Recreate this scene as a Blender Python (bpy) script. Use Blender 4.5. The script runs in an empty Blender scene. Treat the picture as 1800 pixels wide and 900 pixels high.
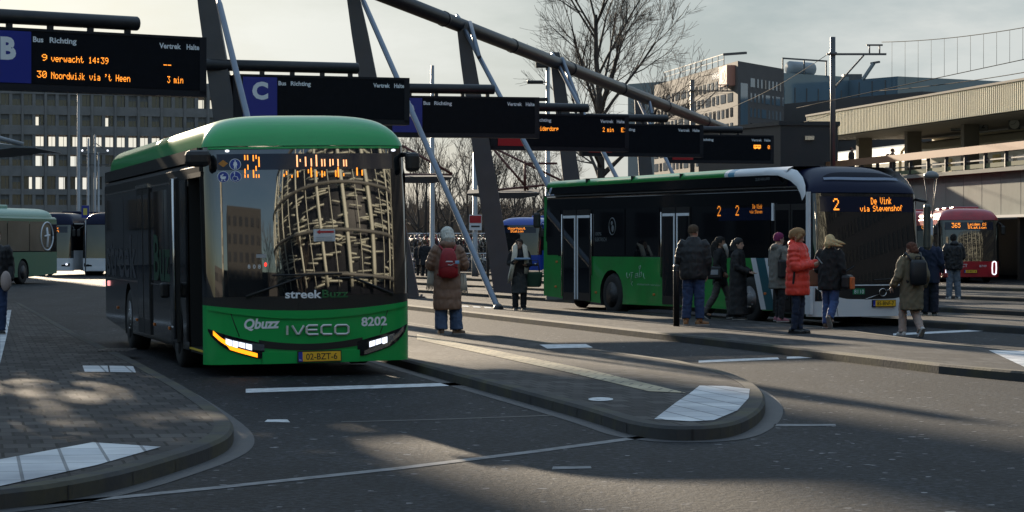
import bpy, math, random
from mathutils import Vector, Matrix, Euler
from math import sin, cos, tan, pi, radians, sqrt, atan2

# ------------------------------------------------------------------ camera, sky, sun, exposure
SC = bpy.context.scene
COL = SC.collection
FPX = 4450.0          # focal length in photograph pixels (photograph 1800 wide)
Y0 = 430.0            # horizon row of the photograph
CH = 1.6              # camera height above the road
cam_d = bpy.data.cameras.new('camera')
cam_d.sensor_width = 36.0
cam_d.lens = 36.0 * FPX / 1800.0
cam_d.shift_y = (Y0 - 450.0) / 1800.0
cam_d.clip_start = 0.5
cam_d.clip_end = 6000
cam = bpy.data.objects.new('camera', cam_d)
COL.objects.link(cam)
cam.location = (0, 0, CH)
cam.rotation_euler = (radians(90), 0, 0)
SC.camera = cam

SUN_AZ, SUN_EL = radians(-17.0), radians(12.0)     # azimuth measured from +Y towards +X
sun_dir = Vector((sin(SUN_AZ) * cos(SUN_EL), cos(SUN_AZ) * cos(SUN_EL), sin(SUN_EL)))
sun_d = bpy.data.lights.new('sun', 'SUN')
sun_d.energy = 5.0
sun_d.angle = radians(0.55)
sun_d.color = (1.0, 0.83, 0.62)
sun = bpy.data.objects.new('sun', sun_d)
COL.objects.link(sun)
sun.rotation_euler = (-sun_dir).to_track_quat('-Z', 'Y').to_euler()
sun.location = sun_dir * 100

world = bpy.data.worlds.new('World')
SC.world = world
world.use_nodes = True
wt = world.node_tree
wn, wl = wt.nodes, wt.links
for n in list(wn): wn.remove(n)
w_out = wn.new('ShaderNodeOutputWorld')
w_bg = wn.new('ShaderNodeBackground')
w_bg.inputs['Strength'].default_value = 0.055
sky = wn.new('ShaderNodeTexSky')
sky.sky_type = 'NISHITA'
sky.sun_disc = False
sky.sun_elevation = SUN_EL
sky.sun_rotation = SUN_AZ
sky.air_density = 1.0
sky.dust_density = 0.8
sky.ozone_density = 1.5
w_tc = wn.new('ShaderNodeTexCoord')
w_map = wn.new('ShaderNodeMapping')
w_map.inputs['Scale'].default_value = (1.0, 1.0, 3.2)
w_n1 = wn.new('ShaderNodeTexNoise')
w_n1.inputs['Scale'].default_value = 7.0
w_n1.inputs['Detail'].default_value = 7.0
w_n1.inputs['Roughness'].default_value = 0.58
w_cr = wn.new('ShaderNodeValToRGB')
w_cr.color_ramp.elements[0].position = 0.40
w_cr.color_ramp.elements[1].position = 0.63
w_sep = wn.new('ShaderNodeSeparateXYZ')
wl.new(w_tc.outputs['Generated'], w_sep.inputs[0])
def w_range(out, a, b, c, d):
    n = wn.new('ShaderNodeMapRange'); n.interpolation_type = 'SMOOTHSTEP'
    for k, v in zip(('From Min', 'From Max', 'To Min', 'To Max'), (a, b, c, d)): n.inputs[k].default_value = v
    wl.new(out, n.inputs['Value']); return n.outputs['Result']
def w_math(op, a, b):
    n = wn.new('ShaderNodeMath'); n.operation = op
    for i, v in enumerate((a, b)):
        if isinstance(v, (int, float)): n.inputs[i].default_value = v
        else: wl.new(v, n.inputs[i])
    return n.outputs[0]
wl.new(w_tc.outputs['Generated'], w_map.inputs['Vector'])
wl.new(w_map.outputs[0], w_n1.inputs['Vector'])
wl.new(w_n1.outputs['Fac'], w_cr.inputs['Fac'])
cloud_front = w_math('MULTIPLY', w_range(w_sep.outputs['Y'], -.1, .6, .12, 1.0), w_math('MULTIPLY_ADD', w_cr.outputs['Color'], .08))
cloud_front.node.inputs[1].default_value = 1.0
nm = cloud_front.node.inputs[1].links[0].from_node; nm.inputs[2].default_value = .90
cloud = w_math('MAXIMUM', cloud_front, w_range(w_sep.outputs['Z'], .25, .65, 0, .9))
w_mix = wn.new('ShaderNodeMixRGB')
w_c2 = wn.new('ShaderNodeMixRGB')          # cloud colour: thin grey veil to bright white edges
w_c2.inputs['Color1'].default_value = (2.85, 3.65, 4.1, 1)
w_c2.inputs['Color2'].default_value = (5.8, 6.15, 6.05, 1)
wl.new(w_cr.outputs['Color'], w_c2.inputs['Fac'])
w_c3 = wn.new('ShaderNodeMixRGB'); w_c3.blend_type = 'MULTIPLY'; w_c3.inputs['Fac'].default_value = 1.0
wl.new(w_c2.outputs[0], w_c3.inputs['Color1'])
w_c4 = wn.new('ShaderNodeMixRGB'); w_c4.inputs['Color1'].default_value = (1, 1, 1, 1); w_c4.inputs['Color2'].default_value = (.88, 1.08, 1.38, 1)
wl.new(w_range(w_sep.outputs['Z'], .16, .5, 0, 1), w_c4.inputs['Fac'])
wl.new(w_c4.outputs[0], w_c3.inputs['Color2'])
wl.new(cloud, w_mix.inputs['Fac'])
wl.new(sky.outputs['Color'], w_mix.inputs['Color1'])
wl.new(w_c3.outputs[0], w_mix.inputs['Color2'])
# bright aureole round the low sun
w_dot = wn.new('ShaderNodeVectorMath'); w_dot.operation = 'DOT_PRODUCT'; w_dot.inputs[1].default_value = sun_dir
wl.new(w_tc.outputs['Generated'], w_dot.inputs[0])
w_gl = w_math('POWER', w_math('MAXIMUM', w_dot.outputs['Value'], 0.0), 34.0)
w_glc = wn.new('ShaderNodeMixRGB'); w_glc.blend_type = 'ADD'; w_glc.inputs['Color2'].default_value = (4.6, 4.2, 3.3, 1)
wl.new(w_gl, w_glc.inputs['Fac']); wl.new(w_mix.outputs['Color'], w_glc.inputs['Color1'])
wl.new(w_glc.outputs['Color'], w_bg.inputs['Color'])
wl.new(w_bg.outputs[0], w_out.inputs['Surface'])

SC.view_settings.view_transform = 'Standard'
SC.view_settings.look = 'None'
SC.view_settings.exposure = 1.02
SC.view_settings.gamma = 1.0
SC.view_settings.use_curve_mapping = False
SC.render.engine = 'CYCLES'
SC.cycles.max_bounces = 6
SC.cycles.transparent_max_bounces = 12
SC.cycles.caustics_reflective = False
SC.cycles.caustics_refractive = False
SC.cycles.use_denoising = True

# ------------------------------------------------------------------ coordinates
def G(px, py, z=0.0):
    "ground (or platform) point seen at a photograph pixel"
    d = FPX * (CH - z) / (py - Y0)
    return Vector(((px - 900) / FPX * d, d, z))
def P(px, py, d):
    "point at distance d seen at a photograph pixel"
    return Vector(((px - 900) / FPX * d, d, CH + (Y0 - py) / FPX * d))
def ray_plane(M, px, py, axis, val):
    "where the sight line through a photograph pixel meets a local plane of a placed thing"
    Mi = M.inverted()
    o = Mi @ Vector((0, 0, CH))
    q = Mi @ P(px, py, 50.0)
    d = q - o
    t = (val - o[axis]) / d[axis]
    return o + d * t

# ------------------------------------------------------------------ materials
MATS = {}
def mat(name, col, rough=0.6, metal=0.0, ior=1.5, var=0.0, vscale=3.0, bump=0.0, bscale=40.0, emit=None, estr=0.0, coat=0.0, dirt=None, dscale=1.2, damt=0.5, trans=0.0):
    if name in MATS: return MATS[name]
    m = bpy.data.materials.new(name)
    m.use_nodes = True
    nt = m.node_tree; N, Lk = nt.nodes, nt.links
    b = N['Principled BSDF']
    b.inputs['Base Color'].default_value = (*col, 1)
    b.inputs['Roughness'].default_value = rough
    b.inputs['Metallic'].default_value = metal
    b.inputs['IOR'].default_value = ior
    b.inputs['Coat Weight'].default_value = coat
    b.inputs['Coat Roughness'].default_value = 0.04
    if emit:
        b.inputs['Emission Color'].default_value = (*emit, 1)
        b.inputs['Emission Strength'].default_value = estr
    tc = N.new('ShaderNodeTexCoord')
    last = None
    if var > 0:
        n1 = N.new('ShaderNodeTexNoise'); n1.inputs['Scale'].default_value = vscale; n1.inputs['Detail'].default_value = 5
        Lk.new(tc.outputs['Object'], n1.inputs['Vector'])
        mx = N.new('ShaderNodeMixRGB'); mx.blend_type = 'MIX'
        mx.inputs['Color1'].default_value = (*[c * (1 - var) for c in col], 1)
        mx.inputs['Color2'].default_value = (*[min(1, c * (1 + var)) for c in col], 1)
        Lk.new(n1.outputs['Fac'], mx.inputs['Fac']); last = mx.outputs['Color']
    if dirt:
        n2 = N.new('ShaderNodeTexNoise'); n2.inputs['Scale'].default_value = dscale; n2.inputs['Detail'].default_value = 8; n2.inputs['Roughness'].default_value = 0.65
        Lk.new(tc.outputs['Object'], n2.inputs['Vector'])
        rp = N.new('ShaderNodeValToRGB'); rp.color_ramp.elements[0].position = 0.45; rp.color_ramp.elements[1].position = 0.7
        rp.color_ramp.elements[1].color = (damt, damt, damt, 1)
        Lk.new(n2.outputs['Fac'], rp.inputs['Fac'])
        mx = N.new('ShaderNodeMixRGB')
        mx.inputs['Color1'].default_value = (*col, 1)
        if last: Lk.new(last, mx.inputs['Color1'])
        mx.inputs['Color2'].default_value = (*dirt, 1)
        Lk.new(rp.outputs['Color'], mx.inputs['Fac']); last = mx.outputs['Color']
    if last: Lk.new(last, b.inputs['Base Color'])
    if bump > 0:
        n3 = N.new('ShaderNodeTexNoise'); n3.inputs['Scale'].default_value = bscale; n3.inputs['Detail'].default_value = 3
        Lk.new(tc.outputs['Object'], n3.inputs['Vector'])
        bp = N.new('ShaderNodeBump'); bp.inputs['Strength'].default_value = bump; bp.inputs['Distance'].default_value = 0.02
        Lk.new(n3.outputs['Fac'], bp.inputs['Height']); Lk.new(bp.outputs['Normal'], b.inputs['Normal'])
    if trans > 0:
        tr = N.new('ShaderNodeBsdfTransparent'); ms = N.new('ShaderNodeMixShader'); ms.inputs[0].default_value = trans
        Lk.new(b.outputs[0], ms.inputs[1]); Lk.new(tr.outputs[0], ms.inputs[2])
        Lk.new(ms.outputs[0], N['Material Output'].inputs['Surface'])
    MATS[name] = m
    return m

# ------------------------------------------------------------------ mesh builder
_text_cache = {}
def text_mesh(s, shear=0.0, bold=0.0):
    k = (s, shear, bold)
    if k in _text_cache: return _text_cache[k]
    c = bpy.data.curves.new('lettering', 'FONT')
    c.body = s; c.size = 1.0; c.shear = shear; c.offset = bold; c.resolution_u = 3; c.fill_mode = 'FRONT'
    o = bpy.data.objects.new('lettering', c); COL.objects.link(o)
    dg = bpy.context.evaluated_depsgraph_get()
    me = bpy.data.meshes.new_from_object(o.evaluated_get(dg))
    v = [(p.co.x, p.co.y) for p in me.vertices]; f = [tuple(p.vertices) for p in me.polygons]
    bpy.data.objects.remove(o); bpy.data.curves.remove(c); bpy.data.meshes.remove(me)
    xs = [a for a, b in v]; ys = [b for a, b in v]
    bb = (min(xs), max(xs), min(ys), max(ys))
    _text_cache[k] = (v, f, bb)
    return _text_cache[k]

F57 = {
'0':'0E11131519110E','1':'040C040404040E','2':'0E11010204081F','3':'1F02040201110E','4':'02060A121F0202','5':'1F101E0101110E','6':'0608101E11110E','7':'1F010204080808','8':'0E11110E11110E','9':'0E11110F01020C',
'v':'00001111110A04','e':'00000E111F100E','r':'0000161910 1010','w':'0000111115150A','a':'00000E010F110F','c':'00000E1010110E','h':'10101619111111','t':'08081C08080906',
'N':'11191513111111','o':'00000E1111110E','d':'01010D13111 10F','i':'04000C0404040E','j':'0200060202120C','k':'10101214181412','H':'1111111F111111','n':'00001619111111','m':'00001A15151515',
'E':'1F10101E10101F','D':'1C12111111121C','V':'11111111110A04','S':'0F10100E01011E','f':'0609081C080808','s':'00000E100E011E','p':'00001E111E1010','L':'1010101010101F','C':'0E11101010110E','u':'00001111111 30D','l':'0C04040404040E','x':'0000110A040A11',
"'":'0C040800000000',':':'000C0C000C0C00','-':'0000001F000000','_':'0000000000001F',' ':'00000000000000','%':'18190204081303','b':'10101619111 11E',
}
F57 = {k: [int(v.replace(' ', '')[i*2:i*2+2], 16) for i in range(7)] for k, v in F57.items()}

class MB:
    def __init__(s):
        s.v = []; s.f = []; s.m = []; s.mats = []; s.sm = []
    def mi(s, m):
        if m not in s.mats: s.mats.append(m)
        return s.mats.index(m)
    def add(s, vs, fs, m, smooth=False):
        o = len(s.v); s.v += [tuple(p) for p in vs]; k = s.mi(m)
        for f in fs:
            s.f.append(tuple(i + o for i in f)); s.m.append(k); s.sm.append(smooth)
        return s
    def poly(s, pts, m): return s.add(pts, [tuple(range(len(pts)))], m)
    def box(s, c, d, m, M=None):
        x, y, z = d[0] / 2, d[1] / 2, d[2] / 2
        vs = [Vector((a * x, b * y, e * z)) for e in (-1, 1) for a, b in ((-1, -1), (1, -1), (1, 1), (-1, 1))]
        c = Vector(c)
        vs = [(M @ p if M else p) + c for p in vs]
        return s.add(vs, [(3, 2, 1, 0), (4, 5, 6, 7), (0, 1, 5, 4), (1, 2, 6, 5), (2, 3, 7, 6), (3, 0, 4, 7)], m)
    def rbox(s, c, d, r, m, M=None):
        "box with chamfered vertical and horizontal edges"
        x, y, z = d[0] / 2, d[1] / 2, d[2] / 2
        r = min(r, x * .9, y * .9, z * .9)
        rings = []
        for zz, q in ((-z, r), (-z + r * .3, r * .3), (-z + r, 0), (z - r, 0), (z - r * .3, r * .3), (z, r)):
            ring = []
            for sx, sy, a0 in ((1, 1, 0), (-1, 1, 90), (-1, -1, 180), (1, -1, 270)):
                for k in (0, 30, 60, 90):
                    a = radians(a0 + k)
                    rr = r
                    ring.append(Vector((sx * (x - rr) + (rr - q * .999) * cos(a), sy * (y - rr) + (rr - q * .999) * sin(a), zz)))
            rings.append(ring)
        c = Vector(c)
        rings = [[(M @ p if M else p) + c for p in rg] for rg in rings]
        return s.loft(rings, m, smooth=False)
    def bar(s, a, b, w, h, m, up=(0, 0, 1)):
        a, b = Vector(a), Vector(b); d = (b - a); L = d.length; d.normalize()
        u = Vector(up); x = d.cross(u)
        if x.length < 1e-4: x = d.cross(Vector((0, 1, 0)))
        x.normalize(); y = x.cross(d).normalized()
        vs = [p + x * (sx * w / 2) + y * (sy * h / 2) for p in (a, b) for sx, sy in ((-1, -1), (1, -1), (1, 1), (-1, 1))]
        return s.add(vs, [(3, 2, 1, 0), (4, 5, 6, 7), (0, 1, 5, 4), (1, 2, 6, 5), (2, 3, 7, 6), (3, 0, 4, 7)], m)
    def tube(s, pts, rad, m, n=8, caps=True, smooth=True, flat=None):
        pts = [Vector(p) for p in pts]
        if not isinstance(rad, (list, tuple)): rad = [rad] * len(pts)
        rings = []; px = None
        for i, p in enumerate(pts):
            d = (pts[min(i + 1, len(pts) - 1)] - pts[max(i - 1, 0)])
            if d.length < 1e-9: d = Vector((0, 0, 1))
            d.normalize()
            if px is None:
                x = d.cross(Vector((0, 0, 1)))
                if x.length < 0.05: x = d.cross(Vector((0, 1, 0)))
            else:
                x = px - d * px.dot(d)
            x.normalize(); px = x; y = d.cross(x)
            r = rad[i]; rx, ry = (r if isinstance(r, (list, tuple)) else (r, r))
            rings.append([p + x * (rx * cos(2 * pi * k / n)) + y * (ry * sin(2 * pi * k / n)) for k in range(n)])
        return s.loft(rings, m, caps, smooth)
    def loft(s, rings, m, caps=True, smooth=True, closed=True):
        n = len(rings[0]); vs = [p for r in rings for p in r]; fs = []
        for i in range(len(rings) - 1):
            for k in range(n if closed else n - 1):
                a = i * n + k; b = i * n + (k + 1) % n
                fs.append((a, b, b + n, a + n))
        if caps and closed:
            fs.append(tuple(reversed(range(n)))); fs.append(tuple(range((len(rings) - 1) * n, len(rings) * n)))
        return s.add(vs, fs, m, smooth)
    def ell(s, c, r, m, n=14, k=9, M=None):
        c = Vector(c); rings = []
        for i in range(k):
            a = -pi / 2 + pi * (i + .02) / (k - 1 + .04)
            ring = [Vector((r[0] * cos(a) * cos(2 * pi * j / n), r[1] * cos(a) * sin(2 * pi * j / n), r[2] * sin(a))) for j in range(n)]
            rings.append([(M @ p if M else p) + c for p in ring])
        return s.loft(rings, m)
    def prism(s, pts, off, m, bot=True):
        "polygon (list of Vectors) extruded by vector off"
        n = len(pts); off = Vector(off); pts = [Vector(p) for p in pts]
        vs = pts + [p + off for p in pts]
        fs = [tuple(range(n, 2 * n))] + [(k, (k + 1) % n, n + (k + 1) % n, n + k) for k in range(n)]
        if bot: fs.append(tuple(reversed(range(n))))
        return s.add(vs, fs, m)
    def text(s, t, M, h, m, align='l', shear=0.0, bold=0.0, wid=None, fn=None):
        "lettering in the local x,y plane of M; h = cap height"
        v, f, bb = text_mesh(t, shear, bold)
        k = h / 0.7
        sx = k if wid is None else wid / (bb[1] - bb[0])
        ox = {'l': bb[0], 'c': (bb[0] + bb[1]) / 2, 'r': bb[1]}[align]
        pts = [((a - ox) * sx, b * k) for a, b in v]
        vs = [fn(x, y) for x, y in pts] if fn else [M @ Vector((x, y, 0)) for x, y in pts]
        return s.add(vs, f, m)
    def led(s, t, M, h, m, align='l', wid=None, fn=None, adv=6, dot=.92):
        p = h / 7.0; px = p if wid is None else wid / (adv * len(t) - 1)
        W = (adv * len(t) - 1) * px; ox = {'l': 0, 'c': -W / 2, 'r': -W}[align]
        for i, ch in enumerate(t):
            for r, bits in enumerate(F57[ch]):
                for c in range(5):
                    if bits >> (4 - c) & 1:
                        x = ox + (i * adv + c) * px; y = (6 - r) * p
                        q = [(x, y), (x + px * dot, y), (x + px * dot, y + p * dot), (x, y + p * dot)]
                        s.add([fn(*a) if fn else M @ Vector((*a, 0)) for a in q], [(0, 1, 2, 3)], m)
        return s
    def build(s, name, parent=None, loc=None, rot=None, label=None, cat=None, group=None, kind=None):
        me = bpy.data.meshes.new(name)
        me.from_pydata(s.v, [], s.f)
        for m in s.mats: me.materials.append(m)
        me.polygons.foreach_set('material_index', s.m)
        me.polygons.foreach_set('use_smooth', s.sm)
        me.update()
        o = bpy.data.objects.new(name, me); COL.objects.link(o)
        if parent: o.parent = parent
        if loc is not None: o.location = loc
        if rot is not None: o.rotation_euler = rot
        tag(o, label, cat, group, kind)
        return o

def flush(q, name, parent):
    "build what has been gathered so far as one part and start the next"
    q.build(name, parent); return MB()
def tag(o, label=None, cat=None, group=None, kind=None):
    if label: o['label'] = label
    if cat: o['category'] = cat
    if group: o['group'] = group
    if kind: o['kind'] = kind
    return o
def thing(name, loc=(0, 0, 0), rot=(0, 0, 0), label=None, cat=None, group=None):
    o = bpy.data.objects.new(name, None); COL.objects.link(o)
    o.empty_display_size = .3
    o.location = loc; o.rotation_euler = rot
    return tag(o, label, cat, group)
def bevel(o, w=0.01, seg=2, ang=35):
    b = o.modifiers.new('bevel', 'BEVEL'); b.width = w; b.segments = seg; b.limit_method = 'ANGLE'; b.angle_limit = radians(ang); b.harden_normals = False
    return o
from mathutils import noise as _nz
def folds(amp, fx=9, fz=16, seed=0.0):
    "creases for cloth: ridged noise, stretched so that folds hang and pull"
    def f(co):
        a = _nz.noise(Vector((co.x * fx + seed, co.y * fx, co.z * fz)))
        b = _nz.noise(Vector((co.x * fx * 2.3, co.y * fx * 2.3 + seed, co.z * fz * 1.4 + 5)))
        return amp * ((1 - 2 * abs(a)) * .8 + b * .5 - .12)
    return f
def remeshed(mb, voxel, smooth=2, wr=None):
    me = bpy.data.meshes.new('tmp'); me.from_pydata(mb.v, [], mb.f); me.update()
    o = bpy.data.objects.new('tmp', me); COL.objects.link(o)
    r = o.modifiers.new('r', 'REMESH'); r.mode = 'VOXEL'; r.voxel_size = voxel
    if smooth:
        q = o.modifiers.new('s', 'SMOOTH'); q.iterations = smooth; q.factor = .5
    dg = bpy.context.evaluated_depsgraph_get()
    me2 = bpy.data.meshes.new_from_object(o.evaluated_get(dg))
    out = MB(); out.v = [tuple(v.co + (v.normal * wr(v.co) if wr else Vector())) for v in me2.vertices]; out.f = [tuple(p.vertices) for p in me2.polygons]
    out.m = [0] * len(out.f); out.sm = [True] * len(out.f)
    bpy.data.objects.remove(o); bpy.data.meshes.remove(me); bpy.data.meshes.remove(me2)
    return out
def lerp(a, b, t): return a + (b - a) * t
def interp(tab, x):
    if x <= tab[0][0]: return tab[0][1]
    for (a, p), (b, q) in zip(tab, tab[1:]):
        if x <= b: return lerp(p, q, (x - a) / (b - a))
    return tab[-1][1]
# ------------------------------------------------------------------ road, platforms, kerbs, markings
def asphalt_material():
    m = bpy.data.materials.new('asphalt'); m.use_nodes = True
    nt = m.node_tree; N, Lk = nt.nodes, nt.links; b = N['Principled BSDF']
    tc = N.new('ShaderNodeTexCoord')
    big = N.new('ShaderNodeTexNoise'); big.inputs['Scale'].default_value = 0.35; big.inputs['Detail'].default_value = 6
    fine = N.new('ShaderNodeTexNoise'); fine.inputs['Scale'].default_value = 17; fine.inputs['Detail'].default_value = 3; fine.inputs['Roughness'].default_value = .7
    vor = N.new('ShaderNodeTexVoronoi'); vor.inputs['Scale'].default_value = 24
    for n in (big, fine, vor): Lk.new(tc.outputs['Object'], n.inputs['Vector'])
    c1 = N.new('ShaderNodeMixRGB'); c1.inputs['Color1'].default_value = (.0072, .0083, .0106, 1); c1.inputs['Color2'].default_value = (.0185, .0205, .0240, 1)
    Lk.new(big.outputs['Fac'], c1.inputs['Fac'])
    r1 = N.new('ShaderNodeValToRGB'); r1.color_ramp.elements[0].position = .35; r1.color_ramp.elements[1].position = .75
    r1.color_ramp.elements[0].position = .40; r1.color_ramp.elements[1].position = .66; r1.color_ramp.elements[0].color = (.22, .22, .22, 1); r1.color_ramp.elements[1].color = (2.5, 2.5, 2.5, 1)
    Lk.new(fine.outputs['Fac'], r1.inputs['Fac'])
    c2 = N.new('ShaderNodeMixRGB'); c2.blend_type = 'MULTIPLY'; c2.inputs['Fac'].default_value = 1
    Lk.new(c1.outputs[0], c2.inputs['Color1']); Lk.new(r1.outputs[0], c2.inputs['Color2'])
    r2 = N.new('ShaderNodeValToRGB'); r2.color_ramp.elements[0].position = .91; r2.color_ramp.elements[1].position = .95
    Lk.new(vor.outputs['Color'], r2.inputs['Fac'])
    sg = N.new('ShaderNodeValToRGB'); sg.color_ramp.elements[0].color = (.35, .35, .35, 1); sg.color_ramp.elements[1].color = (1.9, 1.9, 1.9, 1)
    Lk.new(vor.outputs['Color'], sg.inputs['Fac'])
    c2b = N.new('ShaderNodeMixRGB'); c2b.blend_type = 'MULTIPLY'; c2b.inputs['Fac'].default_value = 1
    Lk.new(c2.outputs[0], c2b.inputs['Color1']); Lk.new(sg.outputs[0], c2b.inputs['Color2']); c2 = c2b
    c3 = N.new('ShaderNodeMixRGB'); c3.inputs['Color2'].default_value = (.27, .27, .28, 1)
    Lk.new(r2.outputs[0], c3.inputs['Fac']); Lk.new(c2.outputs[0], c3.inputs['Color1'])
    # oil drips, tyre darkening and repaired patches
    st = N.new('ShaderNodeTexNoise'); st.inputs['Scale'].default_value = 1.1; st.inputs['Detail'].default_value = 9; st.inputs['Roughness'].default_value = .72
    mp = N.new('ShaderNodeMapping'); mp.inputs['Rotation'].default_value = (0, 0, radians(-12)); mp.inputs['Scale'].default_value = (1.0, .22, 1)
    Lk.new(tc.outputs['Object'], mp.inputs['Vector']); Lk.new(mp.outputs[0], st.inputs['Vector'])
    r3 = N.new('ShaderNodeValToRGB'); r3.color_ramp.elements[0].position = .40; r3.color_ramp.elements[1].position = .62
    r3.color_ramp.elements[0].color = (.48, .48, .50, 1); r3.color_ramp.elements[1].color = (1.15, 1.13, 1.1, 1)
    Lk.new(st.outputs['Fac'], r3.inputs['Fac'])
    dr = N.new('ShaderNodeTexVoronoi'); dr.inputs['Scale'].default_value = .9; Lk.new(tc.outputs['Object'], dr.inputs['Vector'])
    r4 = N.new('ShaderNodeValToRGB'); r4.color_ramp.elements[0].position = .05; r4.color_ramp.elements[1].position = .11
    r4.color_ramp.elements[0].color = (.35, .35, .36, 1); r4.color_ramp.elements[1].color = (1, 1, 1, 1)
    Lk.new(dr.outputs['Distance'], r4.inputs['Fac'])
    c4 = N.new('ShaderNodeMixRGB'); c4.blend_type = 'MULTIPLY'; c4.inputs['Fac'].default_value = 1
    Lk.new(r3.outputs[0], c4.inputs['Color1']); Lk.new(r4.outputs[0], c4.inputs['Color2'])
    c5 = N.new('ShaderNodeMixRGB'); c5.blend_type = 'MULTIPLY'; c5.inputs['Fac'].default_value = 1
    Lk.new(c3.outputs[0], c5.inputs['Color1']); Lk.new(c4.outputs[0], c5.inputs['Color2'])
    Lk.new(c5.outputs[0], b.inputs['Base Color'])
    b.inputs['Roughness'].default_value = .70; b.inputs['IOR'].default_value = 1.24
    bp = N.new('ShaderNodeBump'); bp.inputs['Strength'].default_value = .8; bp.inputs['Distance'].default_value = .016
    Lk.new(fine.outputs['Fac'], bp.inputs['Height']); Lk.new(bp.outputs[0], b.inputs['Normal'])
    return m
def paving_material(name, ang, ca, cb, mort, bw=.21, bh=.105, rough=.62):
    m = bpy.data.materials.new(name); m.use_nodes = True
    nt = m.node_tree; N, Lk = nt.nodes, nt.links; b = N['Principled BSDF']
    tc = N.new('ShaderNodeTexCoord'); mp = N.new('ShaderNodeMapping'); mp.inputs['Rotation'].default_value = (0, 0, ang)
    Lk.new(tc.outputs['Object'], mp.inputs['Vector'])
    br = N.new('ShaderNodeTexBrick'); br.offset = 0.0 if 'white' in name else .5; br.inputs['Scale'].default_value = 1.0
    br.inputs['Brick Width'].default_value = bw; br.inputs['Row Height'].default_value = bh; br.inputs['Mortar Size'].default_value = .012
    br.inputs['Color1'].default_value = (*ca, 1); br.inputs['Color2'].default_value = (*cb, 1); br.inputs['Mortar'].default_value = (*mort, 1)
    br.inputs['Bias'].default_value = -.1
    Lk.new(mp.outputs[0], br.inputs['Vector'])
    nz = N.new('ShaderNodeTexNoise'); nz.inputs['Scale'].default_value = .9; nz.inputs['Detail'].default_value = 8
    Lk.new(tc.outputs['Object'], nz.inputs['Vector'])
    rp = N.new('ShaderNodeValToRGB'); rp.color_ramp.elements[0].position = .3; rp.color_ramp.elements[1].position = .7
    rp.color_ramp.elements[0].color = (.6, .6, .62, 1); rp.color_ramp.elements[1].color = (1.25, 1.22, 1.18, 1)
    Lk.new(nz.outputs['Fac'], rp.inputs['Fac'])
    mx = N.new('ShaderNodeMixRGB'); mx.blend_type = 'MULTIPLY'; mx.inputs['Fac'].default_value = 1
    Lk.new(br.outputs['Color'], mx.inputs['Color1']); Lk.new(rp.outputs[0], mx.inputs['Color2'])
    Lk.new(mx.outputs[0], b.inputs['Base Color']); b.inputs['Roughness'].default_value = rough + .1; b.inputs['IOR'].default_value = 1.25
    n2 = N.new('ShaderNodeTexNoise'); n2.inputs['Scale'].default_value = 14; n2.inputs['Detail'].default_value = 4
    Lk.new(tc.outputs['Object'], n2.inputs['Vector'])
    ad = N.new('ShaderNodeMath'); ad.operation = 'MULTIPLY_ADD'; ad.inputs[1].default_value = -.8
    Lk.new(br.outputs['Fac'], ad.inputs[0]); Lk.new(n2.outputs['Fac'], ad.inputs[2])
    bp = N.new('ShaderNodeBump'); bp.inputs['Strength'].default_value = .8; bp.inputs['Distance'].default_value = .012
    Lk.new(ad.outputs[0], bp.inputs['Height']); Lk.new(bp.outputs[0], b.inputs['Normal'])
    return m
ASPH = asphalt_material()
PAVE = paving_material('grey paving bricks', radians(-12), (.022, .0215, .023), (.074, .071, .070), (.009, .009, .009), .20, .40)
PADM = paving_material('white ribbed tiles', radians(-12), (.50, .52, .55), (.66, .67, .68), (.24, .25, .26), .30, .60, .55)
TACT = paving_material('pale studded tiles', radians(12), (.42, .36, .25), (.50, .43, .30), (.16, .145, .12), .30, .30, .6)
KERB = mat('kerb stone', (.055, .055, .056), .85, ior=1.3, var=.35, vscale=2, bump=.15, bscale=18, dirt=(.11, .10, .05), damt=.7)
APRON = mat('concrete gutter', (.055, .055, .058), .7, var=.3, vscale=3, bump=.3, bscale=30)
PAINT = mat('worn white road paint', (.62, .63, .64), .6, var=.2, vscale=6, dirt=(.12, .12, .12), dscale=9, damt=.75)
FAINT = mat('faded road paint', (.20, .20, .205), .7, var=.3, vscale=8, dirt=(.05, .05, .052), dscale=7, damt=.9)
SEAM = mat('bitumen seam', (.012, .012, .013), .6, var=.3)

g = MB()
g.poly([(-900, -500, 0), (900, -500, 0), (900, 2500, 0), (-900, 2500, 0)], ASPH)
g.build('ground', kind='structure')

PZ = .12
def smooth_outline(pts, it=2):
    for _ in range(it):
        q = []
        n = len(pts)
        for i in range(n):
            a, b = pts[i], pts[(i + 1) % n]
            if (a - b).length > 6: q += [a, b] if not q or (q[-1] - a).length > 1e-6 else [b]
            else: q += [a.lerp(b, .25), a.lerp(b, .75)]
        pts = q
    return pts
def inset(pts, d):
    out = []; n = len(pts)
    ar = sum(pts[i].x * pts[(i + 1) % n].y - pts[(i + 1) % n].x * pts[i].y for i in range(n))
    sg = 1 if ar > 0 else -1
    for i in range(n):
        a, b, c = pts[i - 1], pts[i], pts[(i + 1) % n]
        t1 = (b - a); t2 = (c - b); t1.z = t2.z = 0
        if t1.length < 1e-6: t1 = t2
        if t2.length < 1e-6: t2 = t1
        t = (t1.normalized() + t2.normalized())
        if t.length < 1e-6: t = t1
        t.normalize(); nrm = Vector((-t.y, t.x, 0)) * sg
        out.append(b + nrm * d)
    return out
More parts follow.
